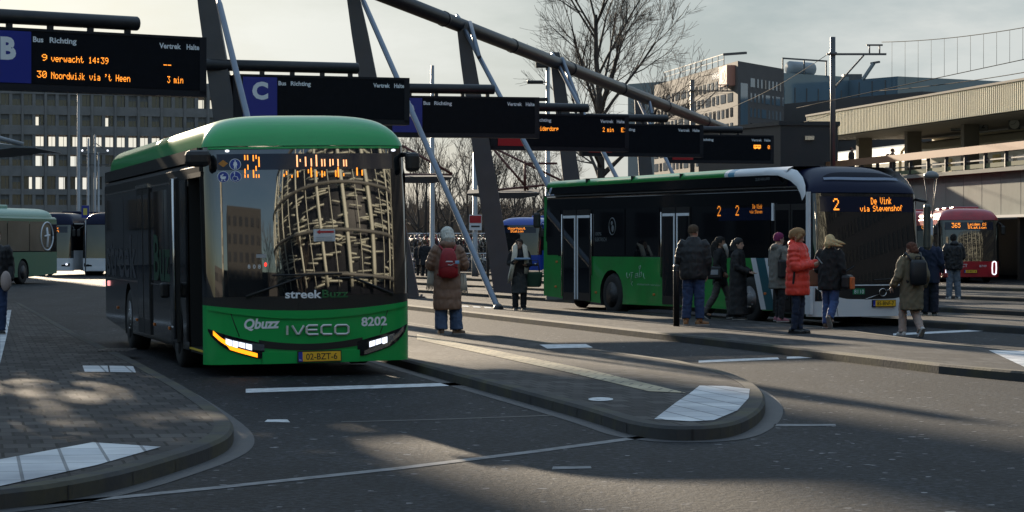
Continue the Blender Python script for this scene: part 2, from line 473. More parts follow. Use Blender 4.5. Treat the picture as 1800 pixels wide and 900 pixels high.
def platform(pts, apron=False, kw=.16):
    "raised paved platform with its kerb stones; pts at z = PZ"
    inn = inset(pts, kw)
    k = MB(); n = len(pts)
    vs = [Vector((p.x, p.y, -.05)) for p in pts] + [p - Vector((0, 0, .025)) for p in pts] + inset([p.copy() for p in pts], .025) + inn
    fs = []
    for i in range(n):
        j = (i + 1) % n
        for l in range(3): fs.append((l * n + i, l * n + j, (l + 1) * n + j, (l + 1) * n + i))
    k.add(vs, fs, KERB)
    # joints between the kerb stones
    if apron:
        acc = 0.0; tops = inset([p.copy() for p in pts], .012)
        for i in range(n):
            a, c = pts[i], pts[(i + 1) % n]; L_ = (c - a).length
            while acc < L_:
                f = acc / L_; o = a.lerp(c, f); q_ = inn[i].lerp(inn[(i + 1) % n], f); d_ = (c - a).normalized() * .009
                o2 = o + (o - q_).normalized() * .003
                k.add([o2 - d_ - Vector((0, 0, .12)), o2 + d_ - Vector((0, 0, .12)), o2 + d_ + Vector((0, 0, .002 - .025)), o2 - d_ + Vector((0, 0, .002 - .025))], [(0, 1, 2, 3)], SEAM)
                t_ = o.lerp(q_, .17)
                k.add([t_ - d_ + Vector((0, 0, .003)), t_ + d_ + Vector((0, 0, .003)), q_ + d_ + Vector((0, 0, .003)), q_ - d_ + Vector((0, 0, .003))], [(0, 1, 2, 3)], SEAM)
                acc += 1.0
            acc -= L_
    k.build('kerb', kind='structure')
    t = MB(); t.poly([p + Vector((0, 0, -.003)) for p in inn], PAVE)
    t.build('pavement', kind='structure')
    if apron:
        out = inset(pts, -.17); a = MB()
        vs = [Vector((p.x, p.y, .004)) for p in pts] + [Vector((p.x, p.y, .004)) for p in out]
        a.add(vs, [(i, (i + 1) % n, n + (i + 1) % n, n + i) for i in range(n)], APRON)
        a.build('gutter_strip', kind='structure')
def pl(*pp): return [G(x, y, PZ) for x, y in pp]
def flat(pts, m, z, name, kind='structure'):
    q = MB(); q.poly([Vector((p.x, p.y, z)) for p in pts], m)
    return q.build(name, kind=kind)

# left platform, centre platform, middle platform and the four beyond
p0 = pl((35, 532), (150, 593), (240, 633), (325, 678), (370, 706), (400, 728), (413, 745), (405, 764), (370, 781), (325, 796), (200, 833), (0, 866)) + [Vector((-4.6, 14.2, PZ)), Vector((-12, 14.2, PZ)), Vector((-16, 64, PZ))]
platform(smooth_outline(p0), True)
p1 = [Vector((-7.6, 62.5, PZ))] + pl((730, 637), (900, 682), (1000, 708), (1060, 725), (1105, 740), (1165, 749), (1230, 750), (1290, 744), (1328, 727), (1346, 707), (1344, 687), (1318, 667), (1270, 650), (1198, 634), (830, 583)) + [Vector((-5.4, 62.5, PZ))]
platform(smooth_outline(p1), True)
p2 = [Vector((-6.2, 76, PZ))] + pl((800, 545), (1300, 600), (1650, 640), (1800, 654), (1880, 655), (1925, 645), (1920, 630), (1850, 619), (1740, 611), (1600, 594), (1440, 573), (1180, 552), (950, 540)) + [Vector((-3.2, 76, PZ))]
platform(smooth_outline(p2))
def strip(a, b, w):
    a, b = Vector((*a, PZ)), Vector((*b, PZ)); d = (b - a).normalized(); nrm = Vector((-d.y, d.x, 0))
    if nrm.y < 0: nrm = -nrm
    return [a, b, b + nrm * w, a + nrm * w]
for a, b, w in (((-4.0, 87), (9.6, 44), 2.9), ((-5.0, 104), (13.0, 52), 2.9), ((-6.0, 122), (17.0, 64), 3.0), ((-9, 150), (21.5, 76), 3.0)):
    platform(strip(a, b, w))
flat([G(*q) for q in ((432, 691), (812, 678), (806, 673), (432, 684))], PAINT, .004, 'stop_line_marking')
flat([G(*q) for q in ((1228, 638), (1370, 632), (1367, 628.5), (1228, 634))], PAINT, .004, 'stop_line_marking')
flat([G(*q) for q in ((1383, 631), (1505, 627), (1500, 623.5), (1383, 627.5))], PAINT, .004, 'stop_line_marking')
flat([G(*q) for q in ((1570, 590), (1772, 580), (1766, 577), (1570, 586.5))], PAINT, .004, 'stop_line_marking')
line = [(0, 893), (200, 876), (400, 856), (700, 824), (950, 793), (1180, 762)]
q = MB(); lo = [G(x, y + 2.4) for x, y in line]; hi = [G(x, y - 2.4) for x, y in line]
for i in range(len(line) - 1): q.poly([Vector((p.x, p.y, .004)) for p in (lo[i], lo[i + 1], hi[i + 1], hi[i])], FAINT)
q.build('faded_line_marking', kind='structure')
for pts in (((1360, 750), (1470, 749), (1468, 746), (1362, 746)), ((970, 826), (1040, 824), (1038, 820), (972, 821)), ((465, 742), (510, 743), (505, 738), (470, 738))):
    flat([G(*p) for p in pts], FAINT if pts[0][0] != 465 else PAINT, .004, 'faded_line_marking')
q = MB(); sp = [(600, 742), (760, 738), (900, 733), (1010, 729)]
for a, b in zip(sp, sp[1:]): q.poly([Vector((p.x, p.y, .003)) for p in (G(a[0], a[1] + .8), G(b[0], b[1] + .8), G(b[0], b[1] - .8), G(a[0], a[1] - .8))], SEAM)
q.build('road_seam', kind='structure')
# white ribbed pads, inlaid plates and the studded guide strip
zt = PZ + .003
flat(pl((-60, 823), (0, 808), (163, 778), (283, 786), (170, 818), (0, 855), (-60, 868)), PADM, zt, 'ribbed_tile_pad')
flat(pl((145, 643), (189, 643), (191, 654), (149, 654)), PADM, zt, 'inlaid_tile')
flat(pl((192, 643), (234, 644), (239, 655), (194, 654)), PADM, zt, 'inlaid_tile')
flat(pl((0, 560), (14, 545), (20, 545), (12, 590), (0, 640)), PADM, zt, 'inlaid_tile')
flat(pl((1150, 737), (1188, 708), (1212, 692), (1230, 678), (1275, 679), (1318, 684), (1316, 700), (1296, 722), (1255, 739), (1215, 741)), PADM, zt, 'ribbed_tile_pad')
flat(pl((948, 606), (1030, 605), (1042, 611), (962, 613)), PAINT, zt, 'inlaid_tile')
flat([G(1056 + 22 * cos(t), 702 + 3.2 * sin(t), PZ) for t in [i * pi / 10 for i in range(20)]], PAINT, zt, 'inlaid_tile')
flat(pl((733, 588), (733, 597), (830, 618), (1000, 655), (1140, 688), (1206, 691), (1040, 651), (860, 614)), TACT, zt, 'guide_strip')
flat(pl((1738, 616), (1800, 617), (1860, 620), (1870, 640), (1800, 645), (1772, 632)), PADM, zt, 'ribbed_tile_pad')
for k in range(3): flat(pl((810 + k * 20, 537 + k * 1.2), (822 + k * 20, 537.5 + k * 1.2), (826 + k * 20, 540 + k * 1.2), (813 + k * 20, 539.5 + k * 1.2)), PAINT, zt, 'inlaid_tile')
# low bushy moss along the sunny kerb
# drain grate in the near platform, manhole in the road
q = MB(); c = G(205, 615, PZ + .004)
q.poly([c + Vector((a, b_, 0)) for a, b_ in ((-.22, -.5), (.22, -.5), (.22, .5), (-.22, .5))], SEAM)
for k in range(7): q.box(c + Vector((-.18 + k * .06, 0, .004)), (.025, .94, .006), mat('cast iron', (.05, .05, .05), .5, metal=.5))
q.build('drain_grate', label='rectangular iron drain grate in the near left paving', cat='drain')
# ------------------------------------------------------------------ buses
BLACKGLASS = mat('dark tinted glass', (.006, .007, .009), .025, ior=1.75)
WINDGLASS = mat('windscreen glass', (.006, .008, .010), .02, ior=2.45)
FARGLASS = mat('far windscreen glass', (.010, .012, .014), .03, ior=1.9)
SIDEGLOSS = mat('black gloss panel', (.008, .009, .011), .09, ior=1.6, var=.3, vscale=1.5)
BLACKMATT = mat('black plastic', (.012, .012, .013), .45)
RUBBER = mat('tyre rubber', (.014, .014, .014), .75, bump=.3, bscale=30)
RIMM = mat('dull wheel steel', (.16, .16, .165), .45, metal=.6, var=.4, vscale=8)
RIMDARK = mat('dark wheel steel', (.035, .035, .037), .5, metal=.3, var=.3, vscale=8)
CHROME = mat('brushed chrome', (.62, .60, .58), .22, metal=1)
WHITE = mat('white paint', (.72, .73, .75), .35)
WHITELET = mat('white lettering', (.80, .83, .86), .5)
YELLOW = mat('yellow number plate', (.85, .48, .025), .4)
PLATEBLUE = mat('plate blue', (.01, .03, .35), .4)
INK = mat('black ink', (.008, .008, .008), .5)
LED = mat('amber display dots', (.2, .06, .0), .5, emit=(1.0, .30, .03), estr=1.0)
LEDDIM = mat('dim amber display dots', (.15, .05, .0), .5, emit=(1.0, .30, .03), estr=.45)
GREENROOF = mat('polished green roof paint', (.006, .34, .075), .3, coat=.4, dirt=(.02, .23, .06), dscale=1.6, damt=.25)
GREENROOF.node_tree.nodes['Principled BSDF'].inputs['Coat Roughness'].default_value = .11
LEDPALE = mat('pale amber display dots', (.3, .15, .1), .5, emit=(1.0, .42, .18), estr=1.0)
LAMPWHITE = mat('lit white lamp', (.8, .8, .8), .2, emit=(.85, .88, 1.0), estr=.75)
LAMPDIM = mat('lamp reflector', (.35, .36, .38), .15, metal=.8)
LAMPORANGE = mat('lit orange indicator', (.8, .3, .02), .3, emit=(1.0, .27, .008), estr=1.15)
ORANGELENS = mat('orange marker lens', (.55, .16, .03), .3)
BLUEDISC = mat('blue sticker', (.012, .04, .30), .4)
GREEN1 = mat('bright green bus paint', (.006, .36, .075), .3, coat=.25, dirt=(.02, .25, .06), dscale=1.6, damt=.25)
GREEN2 = mat('leaf green bus paint', (.015, .27, .05), .3, coat=.5, dirt=(.035, .10, .028), dscale=2.2, damt=.35)
NAVY = mat('night blue bus paint', (.007, .010, .034), .38, ior=1.25)
UNDER = mat('underbody', (.010, .010, .010), .8)
DISPLAYBACK = mat('display panel', (.008, .013, .035), .12)

class Bus:
    def __init__(s, name, label, loc, theta, L=12.0, hw=1.275, z0=.22, zb=.85, zw=2.62, belt=1.3, ztop=2.72, lean=.03, kz=.02, bulge=.12, rc=.22, roll=0.0):
        s.root = thing(name, (loc[0], loc[1], 0), (0, radians(roll), radians(theta)), label, 'bus')
        s.M = Matrix.Translation((loc[0], loc[1], 0)) @ Euler((0, radians(roll), radians(theta))).to_matrix().to_4x4()
        s.L, s.hw, s.z0, s.zb, s.zw, s.belt, s.ztop = L, hw, z0, zb, zw, belt, ztop
        s.lean, s.kz, s.bulge, s.rc = lean, kz, bulge, rc
    def F(s, x, z):
        y = s.bulge * (x / s.hw) ** 2
        e = abs(x) - (s.hw - s.rc)
        if e > 0: y += s.rc - sqrt(max(0, s.rc ** 2 - min(e, s.rc) ** 2))
        d = z - s.zb
        y += (s.lean * d + s.kz * d * d) if d > 0 else -.04 * d
        return y
    def pt(s, x, z, off=.0): return Vector((x, s.F(x, z) - off, z))
    def front(s, px, py):
        y = .1
        for _ in range(5):
            q = ray_plane(s.M, px, py, 1, y); y = s.F(max(-s.hw, min(s.hw, q.x)), q.z)
        return q.x, q.z
    def side(s, px, py, x=None):
        q = ray_plane(s.M, px, py, 0, -s.hw if x is None else x); return q.y, q.z
    def xs(s, x0, x1, n):
        "x stations, denser towards the rounded corners"
        return [lerp(x0, x1, .5 - .5 * cos(pi * i / n) if (x1 - x0) > 1.8 else i / n) for i in range(n + 1)]
    def patch(s, mb, x0, x1, zl, zh, m, off=0.0, nx=24, nz=6):
        fl = zl if callable(zl) else (lambda x: zl); fh = zh if callable(zh) else (lambda x: zh)
        vs = []; X = s.xs(x0, x1, nx)
        for x in X:
            for j in range(nz + 1): vs.append(s.pt(x, lerp(fl(x), fh(x), j / nz), off))
        n = nz + 1
        fs = [(i * n + j, (i + 1) * n + j, (i + 1) * n + j + 1, i * n + j + 1) for i in range(nx) for j in range(nz)]
        mb.add(vs, fs, m, True); return mb
    def slab(s, mb, x0, x1, zl, zh, m, off=.01, nx=14, nz=2):
        "a patch that stands proud of the front by off, with rims"
        fl = zl if callable(zl) else (lambda x: zl); fh = zh if callable(zh) else (lambda x: zh)
        s.patch(mb, x0, x1, fl, fh, m, off, nx, nz)
        X = s.xs(x0, x1, nx)
        for fn in (fl, fh):
            vs = [s.pt(x, fn(x), o) for x in X for o in (off, -.004)]
            mb.add(vs, [(2 * i, 2 * i + 1, 2 * i + 3, 2 * i + 2) for i in range(nx)], m)
        for x in (x0, x1): mb.poly([s.pt(x, fl(x), off), s.pt(x, fh(x), off), s.pt(x, fh(x), -.004), s.pt(x, fl(x), -.004)], m)
        return mb
    def ftext(s, mb, t, p0, p1, hpx, m, off=.005, led=False, **k):
        a, b = s.front(*p0), s.front(*p1); c = s.front(p0[0], p0[1] - hpx); h = c[1] - a[1]
        W = b[0] - a[0]; sl = (b[1] - a[1]) / W
        fn = lambda x, y: s.pt(a[0] + x, a[1] + x * sl + y, off)
        (mb.led if led else mb.text)(t, None, h, m, wid=W, fn=fn, **k); return mb
    def stext(s, mb, t, p0, p1, hpx, m, off=.006, led=False, **k):
        a, b = s.side(*p0), s.side(*p1); c = s.side(p0[0], p0[1] - hpx); h = c[1] - a[1]
        W = abs(b[0] - a[0]); sl = (b[1] - a[1]) / W
        fn = lambda x, y: Vector((-s.hw - off, a[0] - x, a[1] + x * sl + y))
        (mb.led if led else mb.text)(t, None, h, m, wid=W, fn=fn, **k); return mb
    # --- shared structure
    def arch_profile(s, ys, ye, wheels, zb, zt, ra=.56, zc=.48):
        pts = [(ys, zt), (ys, zb)]
        for w in sorted(wheels):
            a0 = math.asin(max(-1, min(1, (zb - zc) / ra)))
            for i in range(13):
                a = pi - a0 - (pi - 2 * a0) * i / 12
                pts.append((w + ra * cos(a), zc + ra * sin(a)))
        pts += [(ye, zb + .12), (ye, zt)]
        return pts
    def body(s, wheels, side_low, band, upper, rear, ystart_door=None, rear_low=None, zsk=.28):
        b = MB(); hw, L = s.hw, s.L
        ys0 = s.F(hw, s.belt)
        for sx in (-1, 1):
            ys = ystart_door if (sx < 0 and ystart_door) else ys0
            pr = s.arch_profile(ys, L, wheels, zsk, s.belt)
            pts = [Vector((sx * hw, y, z)) for y, z in pr]
            if sx > 0: pts.reverse()
            b.poly(pts, side_low)
            b.poly([Vector((sx * (hw - .004), y, z)) for y, z in ((ys, s.belt), (L, s.belt), (L, 2.45), (ys, 2.45))], band)
            b.poly([Vector((sx * (hw - .004), y, z)) for y, z in ((ys0, 2.45), (L, 2.45), (L - .04, s.ztop - .08), (s.F(hw, 2.6), s.ztop - .08))], upper)
            for w in wheels:       # wheel housings
                rg = []
                for x in (hw, hw - .42):
                    rg.append([Vector((sx * x, w + .56 * cos(a), .48 + .56 * sin(a))) for a in [radians(-25 + 230 * i / 14) for i in range(15)]])
                b.loft(rg, UNDER, False, True, False)
                b.poly([Vector((sx * (hw - .42), w + .56 * cos(a), .48 + .56 * sin(a))) for a in [radians(-25 + 230 * i / 14) for i in range(15)]], UNDER)
        # roof with rounded shoulders
        sec = [(-hw + .004, s.ztop - .08), (-hw + .03, s.ztop - .03), (-hw + .09, s.ztop), (hw - .09, s.ztop), (hw - .03, s.ztop - .03), (hw - .004, s.ztop - .08)]
        b.loft([[Vector((x, y if abs(x) < hw - .05 else y, z)) for x, z in sec] for y in (s.F(hw, 2.6), L - .04)], upper, False, False, False)
        # rear
        b.poly([Vector((x, L, z)) for x, z in ((hw, .4), (-hw, .4), (-hw, s.belt), (hw, s.belt))], rear_low or rear)
        b.poly([Vector((x, L - (z - s.belt) * .03, z)) for x, z in ((hw, s.belt), (-hw, s.belt), (-hw + .004, s.ztop - .08), (hw - .004, s.ztop - .08))], rear)
        # floor pan
        b.box((0, L / 2 + .1, .36), (hw * 2 - .9, L - .5, .1), UNDER)
        for w in wheels: b.tube([(-hw + .35, w, .48), (hw - .35, w, .48)], .09, UNDER)
        return b
    def wheel(s, y, sx, rimm, r=.48, z=None):
        t = MB(); x0 = sx * (s.hw - .015)
        prof = [(.26, .0), (.29, .0), (.40, .012), (.45, -.01), (r, -.05), (r, -.24), (.44, -.28), (.26, -.29)]
        rg = [[Vector((x0 + sx * q, y + rr * cos(a), r + rr * sin(a))) for a in [2 * pi * i / 28 for i in range(28)]] for rr, q in prof]
        t.loft(rg, RUBBER, False)
        o = t.build('wheel', s.root)
        k = MB()
        prof = [(.285, .006), (.27, -.012), (.25, -.05), (.20, -.06), (.17, -.02), (.12, .0), (.10, .03), (.03, .035)]
        rg = [[Vector((x0 + sx * q, y + rr * cos(a), r + rr * sin(a))) for a in [2 * pi * i / 24 for i in range(24)]] for rr, q in prof]
        k.loft(rg, rimm, True)
        for i in range(10):
            a = 2 * pi * i / 10
            k.tube([(x0 - sx * .03, y + .145 * cos(a), r + .145 * sin(a)), (x0 + sx * .012, y + .145 * cos(a), r + .145 * sin(a))], .014, CHROME if rimm is RIMM else rimm, 6)
            if rimm is RIMM: k.ell((x0 - sx * .056, y + .225 * cos(a + .3), r + .225 * sin(a + .3)), (.004, .022, .022), BLACKMATT, 8, 5)
        k.build('rim', o)
        return o
    def windows(s, cuts, z0, z1, m=None, sx=-1, off=.004):
        for a, b in cuts:
            w = MB(); x = sx * (s.hw + off)
            pts = []
            r = .06
            for cy, cz, a0 in ((a + r, z0 + r, 180), (a + r, z1 - r, 90), (b - r, z1 - r, 0), (b - r, z0 + r, -90)):
                for q in (0, 45, 90): pts.append(Vector((x, cy + r * cos(radians(a0 + 90 - q if False else a0 - q + 90 - 90)) , cz + r * sin(radians(a0 - q)))))
            pts = [Vector((x, y, z)) for y, z in ((a, z0), (a, z1), (b, z1), (b, z0))]
            w.prism(pts, (-sx * (-off) , 0, 0), m or BLACKGLASS)
            w.build('window', s.root)
    def plate(s, t, c, w=.52, h=.115):
        "c = local (x, z) centre"
        q = MB(); x, z = c
        f = lambda a, b, o: Vector((x + a, s.F(x, z) - .052 - o, z + b))
        q.box((x, s.F(x, z) - .026, z), (w + .02, .052, h + .02), INK)
        q.poly([f(-w / 2, -h / 2, .002), f(w / 2, -h / 2, .002), f(w / 2, h / 2, .002), f(-w / 2, h / 2, .002)], YELLOW)
        q.poly([f(-w / 2, -h / 2, .004), f(-w / 2 + .05, -h / 2, .004), f(-w / 2 + .05, h / 2, .004), f(-w / 2, h / 2, .004)], PLATEBLUE)
        q.text('NL', None, .018, WHITELET, 'c', wid=.03, fn=lambda a, b: f(a - w / 2 + .025, b - h / 2 + .012, .006))
        q.text(t, None, .075, INK, 'c', wid=w * .74, bold=.01, fn=lambda a, b: f(a + .025, b - .037, .004))
        q.build('number_plate', s.root)
    def wiper(s, a, b, arm):
        w = MB(); A, B = s.front(*a), s.front(*b); C = s.front(*arm)
        pts = [s.pt(lerp(A[0], B[0], t), lerp(A[1], B[1], t), .03) for t in (0, .25, .5, .75, 1)]
        w.tube(pts, .012, BLACKMATT, 6)
        D = ((A[0] + B[0]) / 2, (A[1] + B[1]) / 2)
        w.tube([s.pt(C[0], C[1], .012), s.pt(lerp(C[0], D[0], .5), lerp(C[1], D[1], .5), .04), s.pt(D[0], D[1], .034)], [.022, .014, .010], BLACKMATT, 6)
        w.build('wiper', s.root)

def dome(s, mb, zbase, ztop, hwt, m, run, yend, n=3.2, nx=28, pw=2.3, rear=.0):
    "roof fairing that rises out of the windscreen's top edge and runs back along the roof"
    rings = []
    T = [0, .04, .1, .18, .3, .45, .62, .8, 1.0]
    ys = [('f', t) for t in T] + [('b', y) for y in (yend - .3, yend - .12, yend)]
    for k, t in ys:
        ring = []
        for i in range(nx + 1):
            a = pi * i / nx
            c, q = cos(a), sin(a)
            ex = (abs(c) ** (2 / n)) * (-1 if c > 0 else 1); ez = abs(q) ** (2 / n)
            if k == 'f':
                h = (1 - (1 - t) ** pw) ** (1 / 1.6) * .97 + .03
                w = lerp(s.hw - .02, hwt, min(1, t * 2)); x = ex * w
                y = lerp(s.F(min(s.hw, abs(x)), zbase), run, t) 
            else:
                h = 1 if t == yend - .3 else (.93 if t == yend - .12 else .55); w = hwt; x = ex * w; y = t
            ring.append(Vector((x, y, zbase + (ztop - zbase) * h * ez)))
        rings.append(ring)
    mb.loft(rings, m, False, True, False)
    mb.poly(list(reversed(rings[-1])), m)
    return rings

# ---- the green bus in the foreground
def front_bus():
    th = 14.8
    b = Bus('green_bus', 'green and black city bus with lit headlamps, nearest the camera, kneeling at the kerb', (-2.43, 30.8), th, 12.1, 1.275, .16, .98, 2.80, 1.05, 2.66, .02, .038, .15, .20, roll=-.9)
    R = b.root; hw = b.hw
    zt = lambda x: .80 + .085 * (x / hw) ** 2
    wheels = (2.75, 8.6)
    o = b.body(wheels, SIDEGLOSS, SIDEGLOSS, BLACKMATT, SIDEGLOSS, ystart_door=1.62).build('body', R)
    # entrance: floor, bulkhead and yellow pole seen through the open front door
    e = MB(); yd = 1.62
    e.box((-hw + .62, .98, .30), (1.2, 1.25, .06), BLACKMATT)
    e.box((-hw + .62, yd + .02, 1.4), (1.2, .04, 2.3), UNDER)
    e.box((-hw + 1.22, .98, 1.4), (.04, 1.25, 2.3), UNDER)
    e.box((-hw + .6, .98, 2.48), (1.2, 1.25, .06), UNDER)
    e.box((-hw + .02, .98, .315), (.05, 1.2, .02), mat('yellow step edge', (.6, .42, .03), .5))
    e.tube([(-hw + .2, 1.45, .33), (-hw + .2, 1.45, 2.4)], .018, mat('yellow grab rail', (.55, .36, .03), .4), 8)
    e.box((-hw + .75, .55, 1.2), (.5, .3, .5), BLACKMATT)
    e.box((-hw + .55, .5, 1.25), (.12, .05, .14), mat('orange validator', (.5, .12, .02), .4))
    e.build('entrance', R)
    d = MB()         # door leaf swung out along the side
    d.rbox((-hw - .10, 2.15, 1.42), (.05, .66, 2.12), .03, BLACKMATT)
    d.poly([Vector((-hw - .127, y, z)) for y, z in ((1.88, .55), (1.88, 2.40), (2.42, 2.40), (2.42, .55))], BLACKGLASS)
    d.tube([(-hw - .15, 1.84, .42), (-hw - .15, 1.84, 2.46)], .022, CHROME, 6)
    d.poly([Vector((-hw - .10 + x, 1.815, z)) for x, z in ((-.02, .38), (.02, .38), (.02, 2.46), (-.02, 2.46))], BLACKMATT)
    d.build('door', R)
    for a, c in ((5.62, 6.36), (6.39, 7.13)):
        q = MB(); q.box((-hw - .008, (a + c) / 2, 1.38), (.03, c - a, 2.08), BLACKMATT)
        q.poly([Vector((-hw - .026, y, z)) for y, z in ((a + .06, .55), (a + .06, 2.34), (c - .06, 2.34), (c - .06, .55))], BLACKGLASS)
        if a > 6: q.box((-hw - .018, 6.38, 2.46), (.05, 1.5, .05), CHROME)
        q.build('door', R)
    b.windows([(2.55, 4.0), (4.04, 5.55), (7.2, 9.1), (9.14, 11.6)], 1.12, 2.36)
    b.windows([(.5, 2.4), (2.45, 4.3), (4.35, 6.2), (6.25, 8.1), (8.15, 10), (10.05, 11.7)], 1.12, 2.36, sx=1)
    t = MB()         # bright trim lines, markers and gutter
    for y0, y1, z in ((2.55, 5.55, 1.07), (7.2, 11.9, 1.07), (2.6, 11.9, 2.44)):
        t.box((-hw - .006, (y0 + y1) / 2, z), (.02, y1 - y0, .018), CHROME)
    for y, z in ((3.6, .5), (5.3, .5), (7.5, .5), (10.2, .62), (4.3, 1.0)):
        t.rbox((-hw - .008, y, z), (.02, .10, .045), .012, ORANGELENS)
    t.build('side_trim', R)
    t = MB()         # rear corner lamp
    t.tube([(-hw - .02, 11.98, .98), (-hw - .06, 11.98, .98)], .045, mat('lit red tail lamp', (.5, .05, .05), .3, emit=(1, .35, .35), estr=1.2), 10); t.build('tail_lamp', R)
    # large ghosted lettering on the rear side windows
    ghost = mat('pale window lettering', (.055, .058, .07), .3, var=.3, vscale=3); gg = mat('green window lettering', (.012, .06, .03), .3)
    for tx, y0, w, mm in (('streek', 11.7, 4.3, ghost), ('Buzz', 5.2, 2.3, gg)):
        L = MB(); L.text(tx, None, .62, mm, 'l', bold=.02, wid=w, fn=lambda x, y: Vector((-hw - (.03 if 5.6 < y0 - x < 7.2 else .012), y0 - x, 1.14 + y))); L.build('side_lettering', R)
    # roof fairing
    m = MB()
    dome(b, m, 2.80, 3.215, 1.19, GREENROOF, 1.05, 11.9, n=3.7, pw=2.8)
    m.build('roof_fairing', R)
    m = MB()
    b.slab(m, -1.19, 1.19, 2.775, 2.80, GREEN1, .02, 26, 1)
    for sx in (-1, 1): m.box((sx * (hw - .035), 6.3, 2.73), (.07, 11.3, .16), BLACKMATT)
    m.build('roof_edge', R)
    m = MB()
    for y in (3.2, 5.6, 8.0, 10.3): m.tube([(-1.185 * cos(a) if False else -1.19 * (abs(cos(a)) ** .625) * (1 if cos(a) > 0 else -1), y, 2.80 + .424 * (sin(a) ** .625)) for a in [pi * i / 16 for i in range(1, 16)]], .008, BLACKMATT, 5)
    m.build('fairing_joint', R)
    # windscreen and front
    w = MB(); b.patch(w, -hw, hw, .98, 2.80, WINDGLASS, 0, 36, 14); w.build('windscreen', R)
    w = MB(); b.patch(w, -hw, hw, zt, .98, BLACKMATT, -.004, 30, 3)
    A = b.front(525, 545); B = b.front(592, 525)
    b.slab(w, A[0], B[0], .80, .93, BLACKMATT, .006, 4, 1); w.build('cowl', R)
    w = MB(); b.slab(w, -1.09, 1.08, 2.52, 2.715, DISPLAYBACK, .004, 20, 2)
    dash = [(430,273,281),(435,273,281),(445,273,283),(450,273,279),(455,276,293),(435.5,290,298),(450,292,300),(430.5,297,305),(430.5,307,312),(435.8,307,312),(445.5,299,312),(450.5,307,312),(455,307,312),(522,273,293),(527.5,280,284),(537,276,292),(547,279,292),(547,295,311),(542,298,304),(503.5,301,307),(499,306,310),(513,308,312),(523,301,311),(556,272.6,292),(565.5,280,292),(570.5,280,292),(580,280,292),(585,280,290),(594,280,292),(604,281,292),(608.5,281,292),(566,300.5,311),(570.5,302,309),(590,300,310),(594.5,294,311),(627.5,295,308),(636.5,299,308),(604,305,309),(556.5,301,310)]
    for px, y0, y1 in dash:
        a, c = b.front(px - .8, y1 + .4), b.front(px + .8, y0 - .4)
        w.poly([b.pt(a[0], a[1], .009), b.pt(c[0], a[1], .009), b.pt(c[0], c[1], .009), b.pt(a[0], c[1], .009)], LEDPALE if y1 < 294 and px > 500 else LED)
    w.build('destination_display', R)
    # lower green front
    f = MB(); b.patch(f, -hw, hw, .16, zt, GREEN1, .0, 36, 10)
    for sx in (-1, 1):      # panel joints
        f.tube([b.pt(sx * x, z, .0) for x, z in ((.99, zt(.99) - .01), (.93, .66), (.87, .50))], .006, BLACKMATT, 5)
        f.tube([b.pt(sx * x, z, .0) for x, z in ((.56, .28), (.54, .17))], .006, BLACKMATT, 5)
    b.slab(f, -1.24, 1.24, lambda x: zt(x) - .10 + .05 * (x / hw) ** 2, zt, GREEN1, .025, 30, 2)
    f.build('front_panel', R)
    f = MB()         # dark slot between the headlamps
    b.slab(f, -.64, .64, lambda x: .315 + .10 * (x / .64) ** 2 * .5, lambda x: .395 + .06 * (x / .64) ** 2, BLACKMATT, .012, 16, 2)
    f.build('grille', R)
    f = MB(); b.slab(f, -.60, .60, .16, .305, GREEN1, .025, 16, 2); f.build('bumper', R)
    for sx in (-1, 1):
        hi = lambda x: interp([(.56, .40), (.66, .43), (.95, .50), (1.14, .56), (1.235, .60)], abs(x))
        lo = lambda x: interp([(.56, .235), (.66, .23), (.85, .285), (1.0, .335), (1.10, .40), (1.20, .50), (1.235, .575)], abs(x))
        h = MB(); x0, x1 = sorted((sx * .575, sx * 1.235))
        b.slab(h, x0, x1, lo, hi, BLACKGLASS, .016, 20, 3)
        ho = h.build('headlight', R)
        k = MB(); x0, x1 = sorted((sx * .72, sx * 1.05))
        zi0 = lambda x: lo(x) + .070 - .02 * (abs(x) > .9); zi1 = lambda x: hi(x) - .035
        b.slab(k, x0, x1, zi0, zi1, LAMPDIM, .020, 12, 2)
        for q in range(4):
            xc = .76 + q * .08
            a, c = sorted((sx * (xc - .034), sx * (xc + .036)))
            b.slab(k, a, c, lambda x: zi0(x) + .012, lambda x: zi1(x) - .012, LAMPWHITE if q in ((0, 1, 2, 3) if sx < 0 else (0, 1, 2)) else LAMPDIM, .026, 4, 1)
        k.build('lamp_lens', ho)
        k = MB(); x0, x1 = sorted((sx * .66, sx * 1.18))
        b.slab(k, x0, x1, lambda x: lo(x) + .012 + (.03 if abs(x) > 1.0 else 0), lambda x: lo(x) + .062 + (.035 if abs(x) > 1.0 else 0), LAMPORANGE if sx < 0 else CHROME, .024, 16, 1)
        k.build('indicator', ho)
    # lettering on the front
    q = MB()
    b.ftext(q, 'streek', (501, 524), (565, 523.5), 14, WHITELET, .012, bold=.025); q = flush(q, 'lettering', R)
    b.ftext(q, 'Buzz', (566, 523), (612, 522), 13.5, mat('green lettering', (.012, .12, .035), .5), .012, bold=.025); q = flush(q, 'lettering', R)
    b.ftext(q, 'Qbuzz', (429, 578), (492, 576), 17, WHITELET, .008, shear=.2, bold=.035); q = flush(q, 'lettering', R)
    b.ftext(q, '8202', (635, 573), (680, 571), 15, WHITELET, .008, bold=.03)
    q.build('lettering', R)
    q = MB()         # chrome maker's lettering drawn as strokes
    def stroke(pts, w=.021):
        P3 = []
        for u, v in pts:
            A = b.front(503 + u, 0); 
            x, z = b.front(503 + u * 1.0, 588.5 - v - u * .012)
            P3.append(b.pt(x, z, .018))
        q.tube(P3, [(w * .72, w * .72)] * len(P3), mat('satin badge metal', (.70, .69, .67), .4, metal=.35), 6, True, False)
